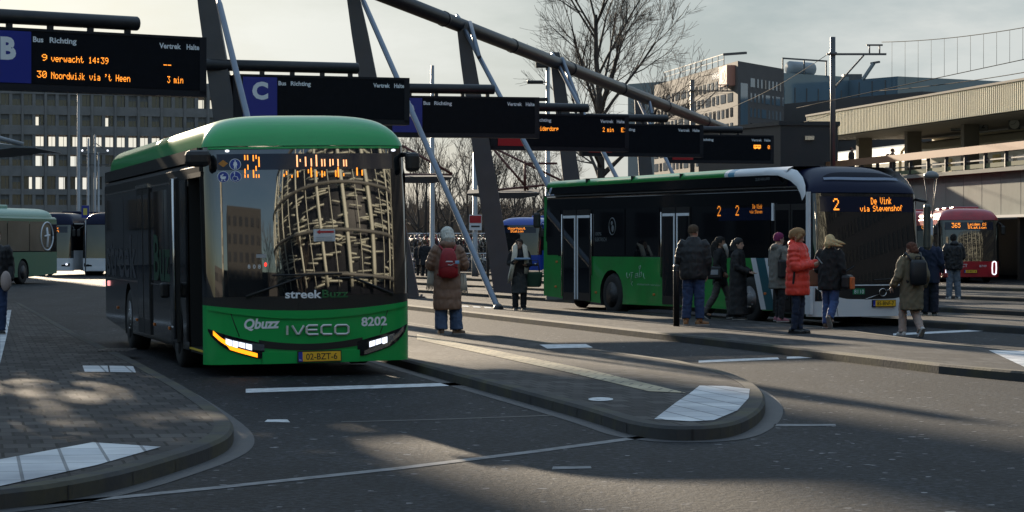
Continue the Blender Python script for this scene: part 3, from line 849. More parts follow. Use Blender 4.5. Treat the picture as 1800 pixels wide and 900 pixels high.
    stroke([(1.5, 0), (1.5, 16)]); stroke([(10, 16), (19, 1), (22, 1), (31, 16)])
    stroke([(55, 16), (39, 16), (35.5, 13), (35.5, 3), (39, .3), (56, .3)]); stroke([(37, 8), (54, 8)])
    stroke([(79, 16), (65, 16), (61.5, 13), (61.5, 3), (65, .3), (80, .3)])
    stroke([(89, 16), (105, 16), (109, 13), (109, 3), (105, .3), (89, .3), (85.5, 3), (85.5, 13), (89, 16)])
    q.build('badge', R)
    c = b.front(560.5, 626); b.plate('02-BZT-6', (c[0], c[1]), .52, .115)
    # stickers in the windscreen
    q = MB()
    def disc(px, py, r, m, off, n=28):
        x, z = b.front(px, py); q.poly([b.pt(x + r * cos(2 * pi * i / n), z + r * sin(2 * pi * i / n), off) for i in range(n)], m)
    def stick(px, py, pts, m=WHITELET, off=.012):
        x, z = b.front(px, py); q.poly([b.pt(x + u, z + v, off) for u, v in pts], m)
    def rnd_sticker(px, py): disc(px, py, .070, WHITELET, .006); disc(px, py, .063, BLUEDISC, .009)
    stick(392, 287.5, [(-.058, 0), (0, -.045), (.058, 0), (0, .045)], mat('orange sticker', (.5, .2, .02), .5), .008); q = flush(q, 'windscreen_sticker', R)
    rnd_sticker(413.2, 289); x, z = b.front(413.2, 289)     # walking figure
    q.poly([b.pt(x + .010 * cos(i * .6), z + .040 + .010 * sin(i * .6), .012) for i in range(10)], WHITELET)
    stick(413.2, 289, [(-.018, .028), (.018, .028), (.026, -.012), (.017, -.012), (.015, -.055), (.004, -.055), (0, -.018), (-.004, -.055), (-.015, -.055), (-.017, -.012), (-.026, -.012)])
    q = flush(q, 'windscreen_sticker', R); rnd_sticker(392.3, 311)
    stick(392.3, 311, [(-.036, .02), (-.02, .024), (-.014, .006), (.034, .006), (.030, -.016), (.012, -.03), (-.02, -.03), (-.036, -.012)])
    stick(392.3, 311, [(-.02, .024), (-.004, .038), (.006, .03), (-.010, .012)])
    for u in (-.02, .016): 
        x, z = b.front(392.3, 311); q.poly([b.pt(x + u + .009 * cos(i * .7), z - .042 + .009 * sin(i * .7), .012) for i in range(9)], WHITELET)
    q = flush(q, 'windscreen_sticker', R); rnd_sticker(414, 310.5); x, z = b.front(414, 310.5)     # wheelchair figure
    q.poly([b.pt(x - .014 + .010 * cos(i * .6), z + .044 + .010 * sin(i * .6), .012) for i in range(10)], WHITELET)
    q.tube([b.pt(x + u, z + v, .013) for u, v in ((-.014, .03), (-.010, .0), (.018, -.002), (.028, -.034), (.04, -.034))], .005, WHITELET, 4)
    q.tube([b.pt(x - .008 + .030 * cos(a), z - .022 + .030 * sin(a), .013) for a in [radians(110 + 22 * i) for i in range(12)]], .004, WHITELET, 4)
    q = flush(q, 'windscreen_sticker', R)
    stick(570, 413.5, [(-.135, -.075), (.135, -.075), (.135, .075), (-.135, .075)], mat('white notice', (.55, .55, .56), .6), .007)
    red = mat('red ink', (.45, .02, .02), .6)
    stick(571, 407.5, [(-.105, .0), (-.06, .028), (-.06, .012), (.11, .012), (.11, -.012), (-.06, -.012), (-.06, -.028)], red, .010)
    for k in range(3): stick(570, 417 + k * 3, [(-.10, -.003), (.10, -.003), (.10, .003), (-.10, .003)], mat('grey print', (.3, .3, .3), .6), .010)
    q = flush(q, 'windscreen_notice', R)
    for i, ch in enumerate('808'): b.ftext(q, ch, (435.5 + i * 9, 472), (440 + i * 9, 472), 7, WHITELET, .008)
    q = flush(q, 'cab_number', R)
    stick(459, 450, [(-.06, -.022), (.06, -.022), (.06, .022), (-.06, .022)], mat('pale card', (.35, .35, .36), .6), .007)
    q.build('windscreen_card', R)
    q = MB(); x, z = b.front(466.5, 465); q.ell(b.pt(x, z, .012), (.017, .006, .025), mat('lit red cab lamp', (.5, .02, .02), .3, emit=(1, .03, .02), estr=1.3), 8, 5); q.build('cab_lamp', R)
    for px, py in ((399, 265.5), (691, 264)):
        q = MB(); x, z = b.front(px, py); q.ell(b.pt(x, z, .014), (.028, .010, .016), LAMPWHITE, 10, 6); q.build('marker_lamp', R)
    b.wiper((478, 484), (600, 481), (432, 522)); b.wiper((590, 489), (655, 487), (690, 517))
    q = MB()         # mirrors
    q.rbox((-hw - .07, .10, 2.66), (.30, .22, .20), .06, BLACKMATT); q.tube([(-hw + .02, .3, 2.72), (-hw - .05, .2, 2.73)], .04, BLACKMATT); q.build('mirror', R)
    q = MB(); q.rbox((hw + .06, .22, 2.60), (.16, .20, .24), .05, BLACKMATT); q.tube([(hw - .02, .4, 2.70), (hw + .05, .3, 2.70)], .03, BLACKMATT); q.build('mirror', R)
    q = MB(); q.rbox((-hw - .13, 3.05, 1.02), (.12, .16, .20), .03, BLACKMATT); q.tube([(-hw, 3.1, 1.1), (-hw - .1, 3.07, 1.08)], .015, BLACKMATT); q.build('side_mirror', R)
    for w_ in wheels:
        b.wheel(w_, -1, RIMM); b.wheel(w_, 1, RIMDARK)
    return b
FRONT_BUS = front_bus()

# ---- the green and white bus at the middle platform
def mid_bus():
    b = Bus('electric_bus', 'green, black and white electric bus with open doors and people boarding at its side', (7.03, 49.45), 25.3, 12.0, 1.275, .20, .86, 2.60, 1.33, 2.74, .03, .03, .14, .20)
    R = b.root; hw = b.hw
    wheels = (2.55, 8.55)
    B = b.body(wheels, GREEN2, SIDEGLOSS, SIDEGLOSS, GREEN2)
    for sx in (-1, 1):
        B.poly([Vector((sx * (hw + .001), y, z)) for y, z in ((11.2, 1.33), (11.95, 1.33), (11.99, 1.75))], GREEN2)
        B.poly([Vector((sx * (hw + .002), y, z)) for y, z in ((11.9, 1.33), (12.0, 1.33), (11.96, 2.74), (11.82, 2.74))], GREEN2)
    B.build('body', R)
    # front doorway side: black up to the first axle, then white and petrol slanting stripes
    teal = mat('petrol blue stripe', (.012, .10, .13), .35)
    q = MB(); X = -hw - .003
    q.poly([Vector((X, y, z)) for y, z in ((b.F(hw, .6), .26), (b.F(hw, 1.3), 1.33), (1.62, 1.33), (1.62, .26))], BLACKMATT)
    q.build('door_surround', R)
    q = MB()
    for a, c, mm in ((2.46, 2.26, WHITE), (2.26, 1.92, teal), (1.92, 1.66, WHITE)):
        sl = .62
        top = [(a, 1.33), (c, 1.33)]; 
        def edge(y0, z): return y0 - (1.33 - z) * sl * .62
        pts = [(a, 1.33), (c, 1.33)]
        zz = [1.33, 1.1, .9, .7, .5, .30]
        left = [(max(edge(a, z), 1.60), z) for z in zz]; right = [(max(edge(c, z), 1.60), z) for z in zz]
        for i in range(5):
            q.poly([Vector((X - .002, y, z)) for y, z in (left[i], left[i + 1], right[i + 1], right[i])], mm)
    q.build('side_stripe', R)
    # doors
    for k, (a, c) in enumerate(((9.55, 10.95), (4.95, 6.15), (.30, 1.52))):
        mid = (a + c) / 2
        for y0, y1 in ((a, mid - .015), (mid + .015, c)):
            q = MB(); q.box((-hw - .006, (y0 + y1) / 2, 1.36), (.03, y1 - y0, 2.08), BLACKMATT)
            q.poly([Vector((-hw - .024, y, z)) for y, z in ((y0 + .06, .5), (y0 + .06, 2.28), (y1 - .06, 2.28), (y1 - .06, .5))], BLACKGLASS)
            if k < 2:
                yi = y1 - .05 if y1 < mid else y0 + .05
                q.box((-hw - .027, yi, 1.30), (.012, .05, 1.9), WHITELET)
                q.box((-hw - .026, (y0 + y1) / 2, 2.24), (.012, y1 - y0 - .04, .06), WHITELET)
            q.build('door', R)
    q = MB()
    q.box((-hw - .03, 1.56, 2.25), (.03, .06, .35), WHITELET); q = flush(q, 'door_lamp', R); q.box((-hw - .03, .24, 1.45), (.05, .10, 2.35), WHITE)
    q.box((-hw - .03, .22, .55), (.06, .2, .6), WHITE)
    q.build('door_post', R)
    for y in (11.0, 9.50, 6.2):
        q = MB(); q.tube([(-hw - .02, y, .9 if y < 11 else .4), (-hw - .02, y, 2.3)], .018, CHROME, 6); q.build('trim_strip', R)
    b.windows([(1.7, 4.85), (6.3, 7.85), (7.9, 9.4), (11.1, 11.8)], 1.36, 2.40)
    b.windows([(.5, 2.6), (2.65, 4.7), (4.75, 6.8), (6.85, 8.9), (8.95, 11.7)], 1.36, 2.40, sx=1)
    # roof: dark side panels, green and white rail, gutter, night blue front hood
    q = MB()
    for sx in (-1, 1):
        q.prism([Vector((sx * (hw - .05), y, z)) for y, z in ((1.2, 2.78), (11.7, 2.78), (11.55, 3.0), (1.6, 3.0))][::sx], (sx * .03, 0, 0), SIDEGLOSS)
    q.box((0, 6.5, 2.87), (2.35, 10.3, .24), BLACKMATT)
    q.build('roof_panel', R)
    q = MB()
    for sx in (-1, 1): q.box((sx * (hw + .008), 6.3, 2.735), (.03, 11.2, .028), CHROME)
    q.build('gutter', R)
    q = MB()
    def rail(y0, y1, m):
        for sx in (-1, 1):
            prof = [(hw - .02, 2.985), (hw - .005, 3.03), (hw - .05, 3.10), (hw - .16, 3.145), (.4, 3.16)]
            rg = [[Vector((sx * x, y, z - (.08 * max(0, (y - 11.2)) if y > 11.2 else 0))) for x, z in prof] for y in (y0, y1)]
            q.loft(rg, m, False, True, False)
    rail(3.55, 11.85, GREEN2); rail(3.40, 3.55, WHITE); rail(3.15, 3.40, mat('pale blue stripe', (.10, .30, .45), .35)); rail(1.1, 3.15, WHITE)
    q.poly([Vector((x, y, 3.158)) for x, y in ((-.4, 1.1), (.4, 1.1), (.4, 11.85), (-.4, 11.85))], BLACKMATT)
    for sx in (-1, 1):
        for y in (5.4, 7.6, 9.8): q.box((sx * (hw - .045), y, 3.06), (.10, .03, .10), BLACKMATT)
        q.poly([Vector((sx * x, y, z)) for x, y, z in ((hw - .02, 11.85, 2.93), (hw - .16, 11.85, 3.09), (hw - .06, 11.95, 2.74))], GREEN2)
    q.build('roof_rail', R)
    for sx in (-1, 1):     # white blade sweeping down to the windscreen corner
        q = MB(); A = [(1.9, 3.14, 2.99), (1.3, 3.13, 2.97), (.85, 3.06, 2.86), (.60, 2.92, 2.74), (.46, 2.76, 2.58), (.40, 2.58, 2.46)]
        rg = [[Vector((sx * (hw + .012 - (.14 if z1 > 3.08 else .02 + (z1 - 2.58) * .18)), y, z1)), Vector((sx * (hw + .014), y + .02, (z1 + z2) / 2)), Vector((sx * (hw + .010), y + .1, z2))] for y, z1, z2 in A]
        q.loft(rg, WHITE, False, True, False)
        q.build('roof_blade', R)
    q = MB(); dome(b, q, 2.60, 3.17, 1.10, NAVY, 1.35, 2.2, n=3.6, pw=2.0); q.build('roof_hood', R)
    q = MB()               # recess and lip in the hood
    def hood(x, t): 
        h = (1 - (1 - t) ** 2.0) ** (1 / 1.6) * .97 + .03; e = (1 - min(1, abs(x) / 1.2) ** 3.6) ** (1 / 3.6)
        return Vector((x, lerp(b.F(abs(x), 2.6), 1.35, t) - .02, 2.6 + .57 * h * e + .006))
    X = [-.86 + 1.72 * i / 24 for i in range(25)]
    lo_t = lambda x: .20 + .03 * (x / .86) ** 2; hi_t = lambda x: lo_t(x) + .17 * (1 - abs(x / .86) ** 4) + .001
    rg = [[hood(x, lerp(lo_t(x), hi_t(x), j / 3)) for j in range(4)] for x in X]
    q.loft(rg, mat('dark hood recess', (.004, .005, .014), .6, ior=1.2), False, True, False)
    lip = mat('pale blue lip', (.20, .24, .33), .35)
    rg = [[hood(x, lo_t(x) - .055) - Vector((0, .01, 0)), hood(x, lo_t(x)) - Vector((0, .03, -.005))] for x in X]
    q.loft(rg, lip, False, True, False)
    q.build('hood_recess', R)
    w = MB(); b.patch(w, -hw, hw, .86, 2.60, FARGLASS, 0, 34, 12); w.build('windscreen', R)
    w = MB(); b.slab(w, -1.06, 1.12, 2.24, 2.54, DISPLAYBACK, .004, 20, 2)
    b.ftext(w, '2', (1465, 369.5), (1475, 369.5), 21, LED, .010, led=True)
    b.ftext(w, 'De Vink', (1531, 359.5), (1567, 358.5), 12, LED, .010, led=True)
    b.ftext(w, 'via Stevenshof', (1512, 372), (1586, 370.5), 10, LED, .010, led=True)
    w.build('destination_display', R)
    w = MB()               # side display behind the first window
    w.box((-hw - .006, 2.6, 2.22), (.012, 2.3, .26), DISPLAYBACK)
    b.stext(w, '2', (1262, 380), (1268, 380), 18, LEDDIM, .016, led=True); b.stext(w, '2', (1294, 379), (1300, 379), 18, LEDDIM, .016, led=True)
    b.stext(w, 'De Vink', (1324, 367), (1341, 367), 8, LEDDIM, .016, led=True); b.stext(w, 'via Steven', (1319, 375), (1341, 375), 6, LEDDIM, .016, led=True)
    w.build('side_display', R)
    # lower front: black cowl, white bumper
    f = MB(); b.patch(f, -hw, hw, .50, .86, BLACKMATT, -.003, 30, 3)
    b.slab(f, -.95, .95, .80, .82, WHITELET, .012, 12, 1)
    x, z = b.front(1551, 514)
    f.tube([b.pt(x + .085 * cos(a), z + .075 * sin(a), .012) for a in [2 * pi * i / 14 for i in range(15)]], .012, CHROME, 5)
    for s_ in (-1, 1): f.tube([b.pt(x + s_ * .10, z + s_ * .04, .012), b.pt(x + s_ * .40, z + s_ * .13, .012)], .010, CHROME, 5)
    c0, c1 = b.front(1499, 517.5), b.front(1520, 507); 
    lab = mat('green number label', (.012, .22, .09), .5)
    b.slab(f, c0[0], c1[0], c0[1], c1[1], lab, .006, 2, 1)
    b.ftext(f, '8110', (1501, 516), (1518, 516), 7, WHITELET, .012)
    f.build('cowl', R)
    f = MB()
    top = lambda x: interp([(0, .53), (.55, .54), (.85, .60), (1.1, .78), (1.275, .90)], abs(x))
    b.slab(f, -hw, hw, .20, top, WHITE, .012, 34, 5)
    for sx in (-1, 1): f.tube([b.pt(sx * u, v, .012) for u, v in ((.80, .56), (.74, .21))], .006, BLACKMATT, 5)
    f.build('bumper', R)
    for sx in (-1, 1):
        h = MB(); x0, x1 = sorted((sx * .86, sx * 1.20))
        b.slab(h, x0, x1, lambda x: interp([(.86, .52), (1.2, .50)], abs(x)), lambda x: interp([(.86, .53), (1.0, .58), (1.2, .76)], abs(x)), BLACKGLASS, .02, 10, 2)
        ho = h.build('headlight', R)
        k = MB(); p = b.pt(sx * 1.02, .56, .03); k.ell(p, (.06, .02, .03), LAMPDIM, 10, 6)
        p = b.pt(sx * 1.0, .38, .012); k.ell(p, (.055, .02, .055), LAMPDIM, 14, 7); k.build('lamp_lens', ho)
    c = b.front(1552, 533); b.plate('85-BNF-7', (c[0], c[1]), .52, .115)
    # lettering on the side
    q = MB(); pale = mat('pale side lettering', (.16, .18, .19), .5)
    b.stext(q, '100%', (1047, 414), (1058, 414), 6, pale, .014); q = flush(q, 'lettering', R); b.stext(q, 'ELEKTRISCH', (1047, 424), (1067, 424), 6.5, pale, .014); q = flush(q, 'lettering', R)
    yc, zc = b.side(1077, 398)
    q.tube([(-hw - .012, yc + .155 * cos(a), zc + .19 * sin(a)) for a in [2 * pi * i / 24 for i in range(25)]], .010, pale, 5)
    q.ell((-hw - .012, yc + .02, zc + .07), (.004, .05, .05), pale, 10, 6); q.ell((-hw - .012, yc - .02, zc - .05), (.004, .06, .08), pale, 10, 6)
    q = flush(q, 'emblem', R)
    soft = mat('soft white lettering', (.30, .42, .34), .5)
    def squig(pts, w=.009):
        q.tube([(-hw - .004, b.side(px, py)[0], b.side(px, py)[1]) for px, py in pts], w, soft, 5)
    squig([(1102, 479), (1102, 486), (1104, 489), (1107, 486), (1107, 481)]); squig([(1109, 496), (1111, 482), (1109, 479), (1113, 479)])
    squig([(1112, 495), (1110, 499), (1112, 502)]); squig([(1117, 482), (1121, 480), (1122, 487), (1117, 488), (1117, 484), (1122, 484)])
    squig([(1125, 480), (1124, 487), (1128, 486), (1128, 478), (1124, 480), (1125, 474), (1123, 469), (1126, 467), (1126, 472), (1125, 474)]); squig([(1131, 480), (1132, 487), (1134, 490)])
    q = flush(q, 'emblem', R)
    b.stext(q, 'elektrisch vervoer', (1120, 501), (1162, 503), 3.6, soft, .004); q = flush(q, 'lettering', R)
    b.stext(q, 'ZUID-HOLLAND', (1327, 318), (1352, 316), 4.5, pale, -.012); q = flush(q, 'lettering', R)
    for y, z in ((11.35, .62), (9.3, .52), (6.55, .52), (3.4, .52), (1.9, .62), (11.3, 1.2)):
        q.rbox((-hw - .006, y, z), (.02, .09, .05), .012, ORANGELENS); q = flush(q, 'marker_lamp', R)
    b.wiper((1438, 505), (1500, 468), (1470, 500)); b.wiper((1535, 492), (1600, 488), (1565, 500))
    q = MB(); q.rbox((hw + .10, .12, 1.95), (.14, .12, .9), .05, mat('silver mirror arm', (.09, .10, .09), .35, metal=.3)); q.tube([(hw - .02, .35, 2.5), (hw + .1, .14, 2.45)], .03, BLACKMATT); q.build('mirror', R)
    for w_ in wheels:
        b.wheel(w_, -1, RIMM if w_ < 4 else RIMDARK); b.wheel(w_, 1, RIMDARK)
    return b
MID_BUS = mid_bus()

# ---- the buses further off
def far_bus(name, label, loc, th, paint, roofp, L=12.0, H=3.05, bump=None, led=(), plate='', lettering=(), side='paint', lights='plain', zb=.9, pane=None):
    b = Bus(name, label, loc, th, L, 1.275, .24, zb, 2.62, 1.30, 2.74, .03, .02, .12, .2)
    R = b.root; hw = b.hw
    wheels = (2.7, L - 3.4)
    b.body(wheels, paint, SIDEGLOSS, paint if side == 'paint' else SIDEGLOSS, paint).build('body', R)
    q = MB(); dome(b, q, 2.62, H, 1.18, roofp, .8, L - .2, n=3.4)
    for k in range(3): q.rbox((.2, 3 + k * (L - 5) / 3, H + .03), (1.1, 1.2, .16), .05, roofp)
    q.build('roof', R)
    w = MB(); b.patch(w, -hw, hw, zb, 2.62, FARGLASS, 0, 24, 6); w.build('windscreen', R)
    f = MB(); b.patch(f, -hw, hw, .24, zb, bump or paint, 0, 24, 4); b.slab(f, -.9, .9, .26, .42, bump or paint, .02, 10, 1); f.build('bumper', R)
    for sx in (-1, 1):
        h = MB()
        if lights == 'oval':
            pts = []
            for i in range(25):
                a = 2 * pi * i / 24; pts.append(b.pt(sx * 1.05 + .09 * cos(a) , .62 + (.17 if sin(a) > 0 else -.17) * (1 if abs(sin(a)) > .3 else 0) + .10 * sin(a), .02))
            h.tube(pts, .026, LAMPWHITE, 6)
        else:
            x0, x1 = sorted((sx * .72, sx * 1.15))
            b.slab(h, x0, x1, .48, lambda x: .56 + .25 * max(0, abs(x) - .8), BLACKGLASS, .015, 8, 1)
            h.ell(b.pt(sx * 1.0, .58, .03), (.07, .02, .05), LAMPWHITE if lights == 'lit' else LAMPDIM, 10, 6)
        h.build('headlight', R)
    if led:
        w = MB(); b.slab(w, -1.0, 1.0, 2.22, 2.54, DISPLAYBACK, .006, 14, 1)
        for t, x0, x1, z, h in led:
            w.led(t, None, h, LED, wid=x1 - x0, fn=lambda x, y: b.pt(x0 + x, z + y, .012))
        w.build('destination_display', R)
    if plate: b.plate(plate, (0.05, .48 if lights == 'oval' else .36))
    if lettering:
        w = MB()
        for t, x0, x1, z, h in lettering: w.text(t, None, h, WHITELET, wid=x1 - x0, fn=lambda x, y: b.pt(x0 + x, z + y, .012))
        w.build('lettering', R)
    n = 5
    for sx in (-1, 1): b.windows([(.6 + (L - 1.2) * i / n, .6 + (L - 1.2) * (i + 1) / n - .06) for i in range(n)], 1.34, 2.55 if pane else 2.42, m=pane, sx=sx)
    for w_ in wheels:
        for sx in (-1, 1): b.wheel(w_, sx, RIMDARK)
    for sx in (-1, 1):
        q = MB(); q.rbox((sx * (hw + .14), .05, 2.2), (.18, .12, .38), .05, BLACKMATT); q.tube([(sx * (hw - .05), .3, 2.55), (sx * (hw + .14), .06, 2.4)], .025, BLACKMATT); q.build('mirror', R)
    return b
REDP = mat('dark red bus paint', (.42, .012, .024), .3, coat=.5, dirt=(.10, .01, .012), dscale=2)
BLUEP = mat('royal blue bus paint', (.010, .055, .36), .3, coat=.5)
GREYP = mat('grey bus skirt', (.16, .16, .17), .4)
PALEP = mat('pale green bus roof', (.26, .42, .33), .4)
BEIGEPANE = mat('pane mirroring pale sky', (.13, .115, .085), .25, var=.6, vscale=.7)  # pale beige reflection painted into the pane colour
GRN3 = mat('faded green bus paint', (.075, .20, .12), .3, coat=.4)
far_bus('red_bus', 'dark red city bus showing line 365 with two oval lit headlamps', (19.15, 106), -2, REDP, REDP, H=3.12, led=(('365', -.72, -.36, 2.31, .2), ('Leiden CS', -.05, .72, 2.40, .11), ('Station', -.05, .72, 2.27, .10)), plate='63-BGT-8', lettering=(('CT', -.32, -.08, .66, .13), ('8749', .42, .72, .66, .09)), lights='oval')
far_bus('red_bus', 'second red bus half hidden between the white-fronted electric bus and the 365 bus', (18.2, 114), -2, REDP, REDP, H=3.12, led=(('365', -.72, -.36, 2.31, .2), ('Leiden', -.05, .72, 2.32, .13)), lights='oval')
far_bus('red_bus', 'dark red bus with grey skirt, a sliver behind the tail of the electric bus', (1.93, 62.0), -20, REDP, REDP, H=3.0, bump=GREYP, zb=1.1)
bb = far_bus('blue_bus', 'royal blue city bus seen beyond the lone leaning column', (.30, 134), -26, BLUEP, BLUEP, H=3.05, led=(('Voorhout', -.62, .42, 2.40, .12), ('Station', -.45, .30, 2.25, .12)), zb=1.05)
lb = far_bus('green_bus', 'pale roofed green bus with an oval emblem, cut off at the left edge', (-23.0, 94.6), -13, GRN3, PALEP, H=3.1, zb=.9, pane=BEIGEPANE)
em = MB(); em.tube([(1.29, 10.95 + .62 * cos(a), 1.95 + .58 * sin(a)) for a in [2 * pi * i / 28 for i in range(29)]], .03, WHITELET, 6)
em.tube([(1.29, 10.95, 1.5), (1.29, 11.0, 1.9), (1.29, 10.9, 2.3)], .06, WHITELET, 6); em.tube([(1.29, 10.7, 1.95), (1.29, 11.2, 2.0)], .04, WHITELET, 6)
em.build('emblem', lb.root)
far_bus('white_bus', 'white and night blue bus with an amber display, parked before the office block', (-24.0, 131), -14, WHITE, NAVY, H=3.25, bump=WHITE, led=(('De Vink', -.6, .55, 2.40, .12), ('Station', -.6, .55, 2.25, .12)), plate='84-BNF-7', lights='lit', side='dark')
far_bus('white_bus', 'white and night blue bus without display, half behind the nearest green bus', (-20.9, 130), -8, WHITE, NAVY, H=3.25, bump=WHITE, lights='plain', side='dark')
# ------------------------------------------------------------------ leaning steel structure and departure signs
STEEL = mat('dark grey painted steel', (.075, .073, .078), .5, var=.25, vscale=2, dirt=(.085, .075, .065), dscale=2.5, damt=.5)
STRUT = mat('pale steel tube', (.17, .20, .25), .35, metal=.5, var=.15, vscale=3)
PIPE = mat('black steel pipe', (.014, .015, .019), .42, var=.3, vscale=4, dirt=(.05, .045, .04), dscale=5, damt=.3)
SIGNCASE = mat('sign casing', (.016, .017, .022), .5, ior=1.3, var=.2, vscale=3)
SCREEN = mat('departure display glass', (.006, .0075, .011), .5, ior=1.2, var=.4, vscale=6)
SIGNBLUE = mat('blue sign panel', (.008, .022, .26), .4)
SIGNRED = mat('red sign panel', (.42, .012, .018), .4)
SIGNS = [  # letter, right px, top py, right depth, yaw, left px, height px, colour, rows
 ('B', 362, 66, 50.0, 35, -51, 105, SIGNBLUE, [('9', .288, .31, .49, .105), ('verwacht 14:39', .327, .569, .48, .105), ('--', .809, .843, .46, .10), ('30', .268, .308, .215, .11), ("Noordwijk via 't Heen", .327, .663, .205, .11), ('3 min', .826, .896, .215, .11)]),
 ('C', 719.5, 137, 62.5, 20, 410, 83, SIGNBLUE, []),
 ('D', 948, 171, 71.5, 12, 675, 72, SIGNBLUE, []),
 ('E', 1105, 203, 80.5, 22, 862, 64, SIGNRED, [('2', .25, .268, .54, .12), ('Leiderdorp', .318, .486, .54, .12), ('2 min', .808, .888, .54, .12), ('E1', .944, .982, .54, .12)]),
 ('F', 1236, 219.6, 91, 18, 1023, 57, SIGNRED, []),
 ('G', 1360, 238, 104, 14, 1172, 50, SIGNRED, [('01', .943, .984, .52, .13)]),
]
SIGNLAB = {'B': 'black departure display with blue letter B panel and two amber rows, at top left',
 'C': 'black departure display with blue letter C panel, no departures showing, above the nearest bus',
 'D': 'blank departure display whose blue D panel hides behind the C display',
 'E': 'departure display with red panel and amber row ending in E1',
 'F': 'blank departure display with red panel between the E1 display and the smallest display',
 'G': 'smallest and farthest departure display with amber 01 at its right end'}
COLS = {}
for let, pxr, pyr, Y, yaw, pxl, hp, colr, rows in SIGNS:
    a = radians(yaw); Rt = P(pxr, pyr, Y); H = hp / FPX * Y
    k = (pxl - 900) / FPX
    L = (Rt.x - k * Y) / (cos(a) - k * sin(a))
    d = Vector((cos(a), sin(a), 0)); nrm = Vector((sin(a), -cos(a), 0))
    O = Rt - d * L - Vector((0, 0, H))
    t = thing('departure_sign', O, (0, 0, a), SIGNLAB[let], 'sign', 'departure displays')
    c = MB(); c.rbox((L / 2, .17, H / 2), (L, .34, H), .02, SIGNCASE)
    c.box((L / 2, .0, H - .025), (L, .05, .05), SIGNCASE); c.box((L / 2, .0, .06), (L, .05, .12), SIGNCASE)
    for u in (.02, .985): c.box((L * u, .0, H / 2), (L * .03, .05, H - .1), SIGNCASE)
    c.build('casing', t)
    c = MB(); z0, z1 = H * .115, H * .945
    c.box((L * .61, -.004, (z0 + z1) / 2), (L * .73, .02, z1 - z0), SCREEN)
    for w, u0, u1 in (('Bus', .251, .294), ('Richting', .32, .433), ('Vertrek', .79, .886), ('Halte', .911, .968)):
        c.text(w, None, H * .085, WHITELET, wid=L * (u1 - u0), bold=.03, fn=lambda x, y: Vector((u0 * L + x, -.020, H * .785 + y)))
    for w, u0, u1, z, h in rows:
        c.led(w, None, H * h, LED, wid=L * (u1 - u0), fn=lambda x, y: Vector((u0 * L + x, -.017, H * z + y)))
    if let == 'G':
        u0 = .81
        c.poly([Vector((L * u, -.017, H * z)) for u, z in ((.81, .54), (.877, .54), (.877, .66), (.81, .66))], LED)
        for i in range(4): c.poly([Vector((L * (.818 + i * .015), -.020, H * z)) if j < 2 else Vector((L * (.826 + i * .015), -.020, H * z)) for j, z in enumerate((.58, .63, .63, .58))], SCREEN)
        for u in (.825, .86): c.poly([Vector((L * (u + .008 * cos(q)), -.017, H * .54 + .03 * sin(q))) for q in [pi + i * pi / 6 for i in range(7)]], LED)
    c.build('display', t)
    c = MB(); c.box((L * .148, -.012, (z0 + z1) / 2), (L * .19, .03, z1 - z0), colr)
    c.text(let, None, H * .33, WHITELET, 'c', bold=.05, fn=lambda x, y: Vector((L * .148 + x, -.031, H * .50 + y)))
    c.build('line_panel', t)
    COLS[let] = (O, d, L, H)
# columns: base pixel row/column, top, from the sign's left end
colspec = {'B': ((-2, 560), (-95, -420)), 'C': ((447, None), (352, -75)), 'D': ((716, None), (618, -22)), 'E': ((887, None), (812, 42)), 'F': ((1030, None), (975, 92)), 'G': ((1153, None), (1122, 160))}
COLLAB = {'B': 'leaning dark steel column beyond the left edge whose pipe arm carries the B display',
 'C': 'leaning dark steel column left of the C display, rising behind the nearest bus',
 'D': 'leaning dark steel column that rises between the C display and the D display',
 'E': 'leaning dark steel column standing clear on the paving beside the person with the cream scarf',
 'F': 'slimmer leaning dark steel column in front of the bare tree', 'G': 'farthest leaning dark steel column, short, right of the bare tree'}
COLPTS = {}
for let, (O, d, L, H) in COLS.items():
    (bx, by), (tx, ty) = colspec[let]
    A = O - d * (.11 * L); Yc = A.y
    base = Vector(((bx - 900) / FPX * Yc, Yc + .35, PZ - .04)); top = P(tx, ty, Yc + .35)
    if let == 'B': base = Vector((A.x - 1.2, Yc + .35, PZ - .04)); top = base + Vector((-1.0, 0, 9.0))
    t = thing('leaning_column', base, (0, 0, 0), COLLAB[let], 'column', 'leaning columns of the bus station')
    ax = (top - base)
    m = MB(); rg = []
    for f, w, q in ((0, .66, .40), (.45, .60, .36), (.85, .46, .30), (1.0, .34, .26)):
        p = ax * f
        rg.append([p + Vector((sx * w / 2, sy * q / 2, 0)) for sx, sy in ((-1, -1), (1, -1), (1, 1), (-1, 1))])
    m.loft(rg, STEEL, True, False); bevel(m.build('shaft', t), .02, 2)
    m = MB(); m.box((0, 0, .05), (.95, .7, .06), STEEL)
    for sx in (-1, 1):
        for sy in (-1, 1): m.tube([(sx * .38, sy * .26, .06), (sx * .38, sy * .26, .13)], .03, STEEL, 6)
    m.build('base_plate', t)
    # pipe arm with hangers
    zt_ = H + .215
    s0 = O + Vector((0, 0, zt_)) + Vector((-d.y, d.x, 0)) * .17
    m = MB(); a0, a1 = s0 - d * (.16 * L) - base, s0 + d * (.715 * L) - base
    n_ = (a1 - a0).normalized()
    m.tube([a0, a1 - n_ * .02, a1], [.14, .14, .125], PIPE, 14)
    for u in (.17, .34, .51, .67):
        p = s0 + d * (u * L) - base
        m.box((p.x, p.y, p.z - .15), (.10, .10, .18), PIPE, Matrix.Rotation(atan2(d.y, d.x), 3, 'Z'))
    m.build('sign_arm', t)
    COLPTS[let] = (base, top, ax)
m = MB()
b0 = Vector((-1.3 + .325 * (55 - 80), 55, 8.4 - .049 * (55 - 80))); b1 = Vector((-1.3 + .325 * 33, 113, 8.4 - .049 * 33))
m.tube([b0, b0.lerp(b1, .5), b1], .225, PIPE, 14)
